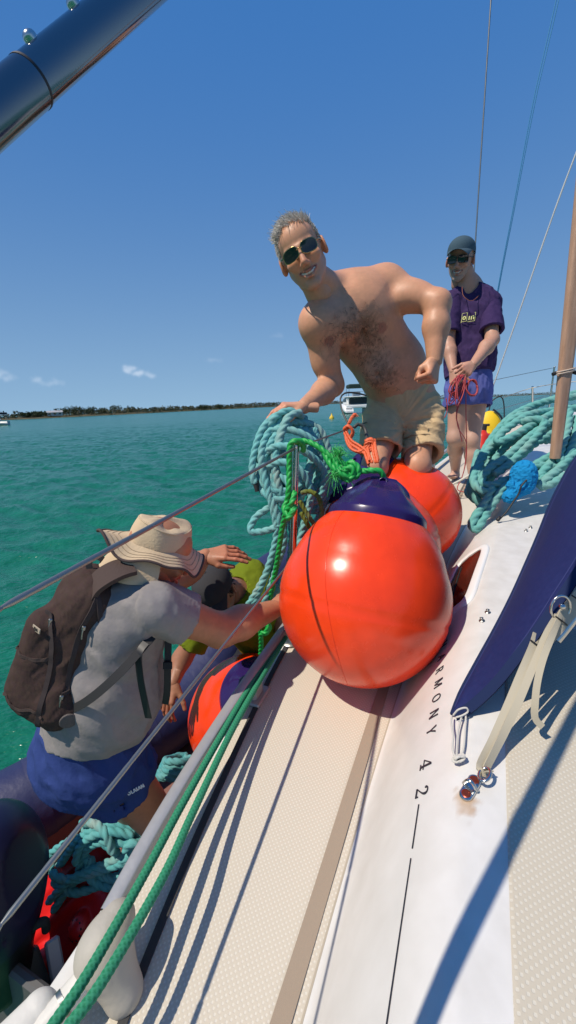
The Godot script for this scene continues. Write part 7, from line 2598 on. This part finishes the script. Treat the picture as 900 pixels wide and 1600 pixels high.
func backpack(front: Vector3) -> void:
	var c := Vector3(-0.6239, 1.6303, -1.0263)
	var top := Vector3(-0.5463, 1.8299, -1.027)
	var bot := Vector3(-0.6946, 1.42, -1.0229)
	var up := (top - bot).normalized()
	var out := -(front - up * front.dot(up)).normalized()   # away from the wearer's back
	var fr := Transform3D(Basis(up.cross(out), up, out), c)  # x towards the wearer's right side, which faces us
	var o := thing("backpack", "dark brown backpack with half-open zips worn by the man in the sun hat", "backpack", fr)
	if fr.basis.x.dot(Vector3(0, 0.2538, 0.9673)) < 0: fr = Transform3D(Basis(-fr.basis.x, up, -out), c)
	var s := signf(fr.basis.z.dot(out))
	fr = fr.scaled_local(Vector3.ONE * 0.93)
	o.transform = fr
	var brown := Color(0.062, 0.040, 0.034)
	var f := Field.new(Vector3(-0.2, -0.30, -0.2), Vector3(0.2, 0.30, 0.2), 0.006)
	f.cone(Vector3(0, -0.13, -0.005 * s), Vector3(0, 0.12, -0.02 * s), 0.125, 0.105, 0.04, Vector3(0, 0, 1), 1.25)
	f.cone(Vector3(0.05, -0.15, 0), Vector3(-0.05, -0.15, 0), 0.095, 0.095, 0.05)
	f.cone(Vector3(0.04, 0.16, -0.035 * s), Vector3(-0.04, 0.16, -0.035 * s), 0.07, 0.07, 0.05)
	f.cone(Vector3(0.0, -0.15, 0.075 * s), Vector3(0, 0.06, 0.065 * s), 0.075, 0.062, 0.035)
	f.ell(Vector3(0.075, -0.135, -0.005 * s), Vector3(0.05, 0.075, 0.06), 0.015)
	# gape of the half-open side zip
	f.cone(Vector3(0.135, 0.15, -0.012 * s), Vector3(0.122, -0.06, 0.0), 0.010, 0.022, 0.012, Vector3.ZERO, 1.0, -1.0)
	var fold := FastNoiseLite.new()
	fold.seed = 61
	fold.frequency = 9.0
	fold.fractal_octaves = 3
	f.bump(func(p): return (absf(fold.get_noise_3d(p.x, p.y * 0.8 + p.z, p.z)) - 0.2) * 0.011)
	var g := Geo.new()
	f.into(g, func(p, n): return brown * (1.0 + 0.18 * fold.get_noise_3d(p.x * 3, p.y * 3, p.z * 3)))
	var bag := part("pack_body", g.raw(), M.cloth, o, false)
	var tape := mat(lin(0.055, 0.042, 0.040), 0.85, 0.3)
	var trim := bumpy(tri(mat(lin(0.075, 0.052, 0.045), 0.85, 0.3), 12.0), noise_tex(0.035, 8, 256, true, 5.0), 0.5)
	# zips: side, front pocket arch, little pocket
	var zips := [
		[Vector3(0.10, 0.215, -0.02 * s), Vector3(0.122, 0.17, -0.004 * s), Vector3(0.13, 0.12, 0.012 * s), Vector3(0.135, 0.02, 0.022 * s), Vector3(0.135, -0.08, 0.02 * s)],
		[Vector3(0.10, 0.215, -0.02 * s), Vector3(0.122, 0.17, -0.028 * s), Vector3(0.13, 0.10, -0.04 * s), Vector3(0.135, 0.0, -0.04 * s)],
		[Vector3(0.02, 0.12, 0.125 * s), Vector3(0.055, 0.115, 0.105 * s), Vector3(0.085, 0.06, 0.085 * s), Vector3(0.10, -0.02, 0.075 * s), Vector3(0.105, -0.13, 0.07 * s), Vector3(0.09, -0.20, 0.06 * s)],
		[Vector3(0.12, -0.062, -0.06 * s), Vector3(0.128, -0.072, -0.02 * s), Vector3(0.122, -0.078, 0.03 * s)],
	]
	for z in zips:
		g = Geo.new()
		var zp := path(z, 0.006)
		for i in zp.size(): zp[i] = onto(f, zp[i] * 1.5, -(zp[i] * Vector3(1, 0, 1)).normalized()) if false else zp[i]
		var sp := PackedVector3Array()
		var ups := PackedVector3Array()
		for q in zp:
			var d := Vector3(q.x, 0, q.z).normalized()
			var h := onto(f, q + d * 0.08, -d)
			sp.append(h + d * 0.001); ups.append(d)
		for pass_ in 4:
			for i in range(1, sp.size() - 1): sp[i] = (sp[i - 1] + sp[i] * 2.0 + sp[i + 1]) / 4.0
		for i in sp.size(): sp[i] += ups[i] * 0.002
		g.strap(sp, 0.013, 0.003, ups)
		part("zip", g.mesh(), tape, o, false)
	for z in [[Vector3(0.13, 0.125, 0.008 * s)], [Vector3(0.06, 0.11, 0.10 * s)], [Vector3(0.126, -0.085, 0.03 * s)]]:
		g = Geo.new()
		var d: Vector3 = Vector3(z[0].x, 0, z[0].z).normalized()
		var h := onto(f, z[0] + d * 0.08, -d) + d * 0.005
		g.box(Transform3D(Basis(), h), Vector3(0.008, 0.014, 0.010), 0.002)
		g.tube(path([h, h + Vector3(0.003, -0.012, 0.002), h + Vector3(0.002, -0.034, 0.0)], 0.004), 0.0022, 6)
		part("zip_pull", g.mesh(), M.rough_steel, o, false)
	# hem of the outer mesh pocket, round patch, sewn label
	g = Geo.new()
	var sp := PackedVector3Array()
	var ups := PackedVector3Array()
	for k in 16:
		var q := Vector3(lerpf(0.0, 0.085, k / 15.0), 0.005 - 0.012 * sin(PI * k / 15.0), s * lerpf(0.16, 0.08, k / 15.0))
		var d := Vector3(q.x, 0, q.z).normalized()
		sp.append(onto(f, q + d * 0.08, -d) + d * 0.0015); ups.append(d)
	g.strap(sp, 0.010, 0.003, ups)
	part("pocket_hem", g.mesh(), trim, o, false)
	g = Geo.new()
	sp = PackedVector3Array()
	ups = PackedVector3Array()
	for k in 20:
		var q := Vector3(lerpf(0.0, 0.105, k / 19.0), -0.155 + 0.01 * sin(k * 0.5), s * lerpf(0.16, 0.06, k / 19.0))
		var d := Vector3(q.x, 0, q.z).normalized()
		sp.append(onto(f, q + d * 0.08, -d) + d * 0.0012); ups.append(d)
	g.strap(sp, 0.008, 0.003, ups)
	part("base_seam", g.mesh(), trim, o, false)
	g = Geo.new()
	var pd := Vector3(1, -0.05, 0.15 * s).normalized()
	var pp := onto(f, Vector3(0.2, -0.155, 0.005 * s), -Vector3.RIGHT)
	g.lathe(frame(pp, Vector3.UP, pd), PackedVector2Array([Vector2(0.024, -0.004), Vector2(0.024, 0.002), Vector2(0.022, 0.004), Vector2(0.0003, 0.0042)]), 28)
	var mesh_m := mat(Color.WHITE, 0.8)
	var stripes := Image.create(32, 32, false, Image.FORMAT_RGB8)
	for y in 32:
		for x in 32: stripes.set_pixel(x, y, lin(0.16, 0.14, 0.13) if (x + y) % 8 < 4 else lin(0.045, 0.035, 0.032))
	mesh_m.albedo_texture = ImageTexture.create_from_image(stripes)
	part("round_patch", g.mesh(), tri(mesh_m, 70.0), o, false)
	g = Geo.new()
	var ld := Vector3(0.45, 0, s * 0.9).normalized()
	var lp := onto(f, Vector3(0.045, 0.085, 0.11 * s) + ld * 0.08, -ld)
	g.box(frame(lp + ld * 0.002, ld, Vector3.UP), Vector3(0.032, 0.016, 0.003), 0.001)
	var lab := part("sewn_label", g.mesh(), mat(lin(0.40, 0.33, 0.24), 0.8), o, false)
	var tm := TextMesh.new()
	var fo := SystemFont.new()
	fo.font_names = PackedStringArray(["Droid Sans"])
	fo.font_weight = 700
	tm.font = fo
	tm.text = "DA"
	tm.font_size = 32
	tm.pixel_size = 0.0004
	tm.depth = 0.001
	var lt := part("letter", tm, mat(lin(0.02, 0.015, 0.013), 0.8), lab, false)
	lt.transform = frame(lp + ld * 0.0042, ld, Vector3.UP)
	# grab loop and shoulder straps, in the world
	g = Geo.new()
	g.strap(path([Vector3(-0.5453, 1.8303, -1.0478), Vector3(-0.5496, 1.8525, -1.0536), Vector3(-0.5355, 1.8671, -1.0626), Vector3(-0.5171, 1.8577, -1.0653), Vector3(-0.5146, 1.8337, -1.059)], 0.004), 0.016, 0.003, Vector3(0.3165, 0.6282, 0.869))
	part("grab_loop", g.mesh(), M.black_rubber, o)
	g = Geo.new()
	g.strap(path([Vector3(-0.5319, 1.7851, -0.9946), Vector3(-0.509, 1.8178, -0.9928), Vector3(-0.4831, 1.8362, -0.9977), Vector3(-0.4532, 1.8473, -1.0109), Vector3(-0.4233, 1.8483, -1.0318)], 0.008), 0.075, 0.012, Vector3(-0.4245, 0.7884, 0.5685))
	part("shoulder_strap", g.mesh(), trim, o)
	g = Geo.new()
	g.strap(path([Vector3(-0.6096, 1.4798, -0.9352), Vector3(-0.5366, 1.539, -0.8887), Vector3(-0.4753, 1.5877, -0.8808), Vector3(-0.4214, 1.6318, -0.9027), Vector3(-0.3887, 1.6576, -0.9508), Vector3(-0.3747, 1.6671, -0.974)], 0.008), 0.022, 0.003, Vector3(-0.0915, 0.4511, 0.9155))
	part("lower_strap", g.mesh(), M.black_rubber, o)
	g = Geo.new()
	g.strap(path([Vector3(-0.3833, 1.6666, -0.948), Vector3(-0.3972, 1.647, -0.9274), Vector3(-0.3983, 1.5867, -0.9167), Vector3(-0.393, 1.5204, -0.9096), Vector3(-0.3885, 1.4693, -0.9066)], 0.008), 0.020, 0.002, Vector3(-0.2914, 0.4592, 0.9134))
	part("strap_tail", g.mesh(), M.black, o)
	g = Geo.new()
	g.strap(path([Vector3(-0.3591, 1.6696, -1.0883), Vector3(-0.363, 1.6027, -1.0605), Vector3(-0.3679, 1.5309, -1.0416), Vector3(-0.376, 1.4525, -1.0314), Vector3(-0.3864, 1.4095, -1.0304)], 0.008), 0.020, 0.003, Vector3(0.1041, 0.3463, 0.943))
	part("chest_strap", g.mesh(), M.black, o)
	g = Geo.new()
	g.box(frame(Vector3(-0.3655, 1.5358, -1.0346), Vector3(0, 0.2538, 0.9673), Vector3(0.0419, 0.9664, -0.2535)), Vector3(0.026, 0.022, 0.008), 0.002)
	part("buckle", g.mesh(), M.black_rubber, o)


func green_man() -> void:
	var o := thing("person", "man in lime green shirt and black cap bending in the dinghy", "person", Transform3D(boat.basis, Vector3(-0.6718, 0.15, -2.8479)))
	var skin := Color(0.33, 0.15, 0.085)
	var hc := Vector3(-0.3369, 1.446, -1.6914)
	var neck := Vector3(-0.2835, 1.4068, -1.7948)
	var chest := Vector3(-0.2286, 1.2847, -1.8765)
	var pel := Vector3(-0.1259, 0.9018, -2.1275)
	var sh_r := Vector3(-0.4198, 1.2664, -1.7373)
	var el_r := Vector3(-0.5292, 1.1102, -1.6963)
	var wr_r := Vector3(-0.5521, 1.052, -1.6086)
	var sh_l := Vector3(-0.2056, 1.4061, -1.9703)
	var el_l := Vector3(-0.0834, 1.3075, -1.9238)
	var wr_l := Vector3(-0.0561, 1.1699, -1.7843)
	var f := Field.new(wr_r.min(pel).min(chest) - Vector3(0.25, 0.75, 0.3), hc.max(pel).max(sh_l) + Vector3(0.35, 0.2, 0.3), 0.012)
	f.cone(neck, hc, 0.06, 0.055, 0.03)
	f.cone(chest, pel, 0.15, 0.14, 0.05)
	f.cone(sh_r, sh_l, 0.06, 0.06, 0.05)
	f.cone(sh_r, el_r, 0.055, 0.042, 0.03)
	f.cone(el_r, wr_r, 0.043, 0.029, 0.03)
	f.cone(sh_l, el_l, 0.055, 0.042, 0.03)
	f.cone(el_l, wr_l, 0.042, 0.03, 0.03)
	for k in [-0.1, 0.1]:
		var hip: Vector3 = pel + Vector3(k, -0.03, -k)
		var kn := hip + Vector3(-0.2623, -0.2544, 0.1701)
		var an := kn + Vector3(0.1048, -0.3781, -0.0042)
		f.cone(hip, kn, 0.085, 0.058, 0.04)
		f.cone(kn, an, 0.055, 0.036, 0.03)
		f.cone(an, an + Vector3(-0.1515, -0.0199, 0.0569), 0.038, 0.028, 0.03)
	var g := Geo.new()
	f.into(g, func(p, n): return skin_tone(skin, p, 0.2))
	var ht := frame(hc, Vector3(-0.0493, -0.493, 0.8737), Vector3(-0.2221, 0.8256, 0.5071))
	head(g, ht, skin, 0.6, 0.2, 0.004)
	hand(g, frame(wr_r, Vector3(-0.2854, -0.7225, 0.5514), Vector3(-0.4391, 0.4755, 0.754)), 1.0, bent(0.35, 0.4, 0.3), Vector3(0.5, -0.4, 0.75), skin, 1.0, 0.1)
	part("body", g.raw(), M.skin, o)
	var cr := cap(o, ht, Color(0.045, 0.045, 0.050), 0.0)
	# pale outlined emblem on the front of the cap
	g = Geo.new()
	var em := [[Vector2(-0.018, -0.008), Vector2(-0.016, 0.006), Vector2(-0.010, 0.012), Vector2(-0.007, 0.004), Vector2(0, 0.006), Vector2(0.006, 0.016), Vector2(0.010, 0.006), Vector2(0.018, 0.004), Vector2(0.014, -0.010), Vector2(0.004, -0.006), Vector2(-0.004, -0.012), Vector2(-0.012, -0.006), Vector2(-0.018, -0.008)]]
	for e in em: g.tube(path(e.map(func(v): return ht * (Vector3(0, 0.044, -0.014) + Vector3(sin(v.x / 0.09) * 0.0855 * cos(asin(clampf((v.y + 0.035) / 0.094, -1, 1))), v.y + 0.035, cos(v.x / 0.09) * 0.1055 * cos(asin(clampf((v.y + 0.035) / 0.094, -1, 1)))))), 0.003), 0.0013, 5)
	part("emblem", g.mesh(), mat(lin(0.6, 0.6, 0.58), 0.8), cr)
	var r := RandomNumberGenerator.new()
	r.seed = 13
	g = Geo.new()
	for i in 600:
		var a := r.randf_range(-PI, PI)
		var y := r.randf_range(-0.7, 0.3)
		var d := Vector3(sin(a) * sqrt(1 - y * y), y, cos(a) * sqrt(1 - y * y))
		var p := Vector3(0, 0.036, -0.014) + d * Vector3(0.0755, 0.0865, 0.0965)
		if p.z > 0.03: continue
		g.tint = Color(0.02, 0.017, 0.015) * r.randf_range(0.7, 2.0)
		g.tube(PackedVector3Array([ht * p, ht * (p + d * 0.012 + Vector3(r.randfn() * 0.004, -0.006, -0.004))]), 0.0024, 4, 0.0006, false)
	part("hair", g.mesh(), M.hair, o)
	var fold := FastNoiseLite.new()
	fold.seed = 71
	fold.frequency = 6.0
	fold.fractal_octaves = 3
	f = Field.new(pel.min(chest).min(sh_r) - Vector3.ONE * 0.26, pel.max(chest).max(sh_l) + Vector3.ONE * 0.26, 0.011)
	f.cone(chest, pel, 0.17, 0.165, 0.05)
	f.cone(sh_r, sh_l, 0.075, 0.085, 0.07)
	f.cone(neck, chest, 0.06, 0.11, 0.04)
	f.bump(func(p): return (absf(fold.get_noise_3d(p.x * 1.4, p.y * 1.4, p.z)) - 0.2) * 0.012)
	f.cone(neck + Vector3(0.01, -0.0004, 0.0001), hc, 0.066, 0.075, 0.008, Vector3.ZERO, 1.0, -1.0)
	var lime := Color(0.15, 0.195, 0.012)
	g = Geo.new()
	f.into(g, plain(lime))
	for q in sleeves([[sh_r, el_r], [sh_l, el_l]], 0.62, 0.074, 0.078, 0.0095, fold): q.into(g, plain(lime))
	part("shirt", g.raw(), M.cloth, o)
	f = Field.new(pel - Vector3.ONE * 0.4, pel + Vector3.ONE * 0.35, 0.013)
	f.cone(pel.lerp(chest, 0.2), pel, 0.16, 0.165, 0.04)
	for k in [-0.1, 0.1]:
		var hip: Vector3 = pel + Vector3(k, -0.03, -k)
		f.cone(hip, hip + Vector3(-0.2099, -0.2035, 0.1361), 0.105, 0.095, 0.04)
	part("shorts", f.mesh(plain(Color(0.02, 0.02, 0.025))), M.cloth, o)
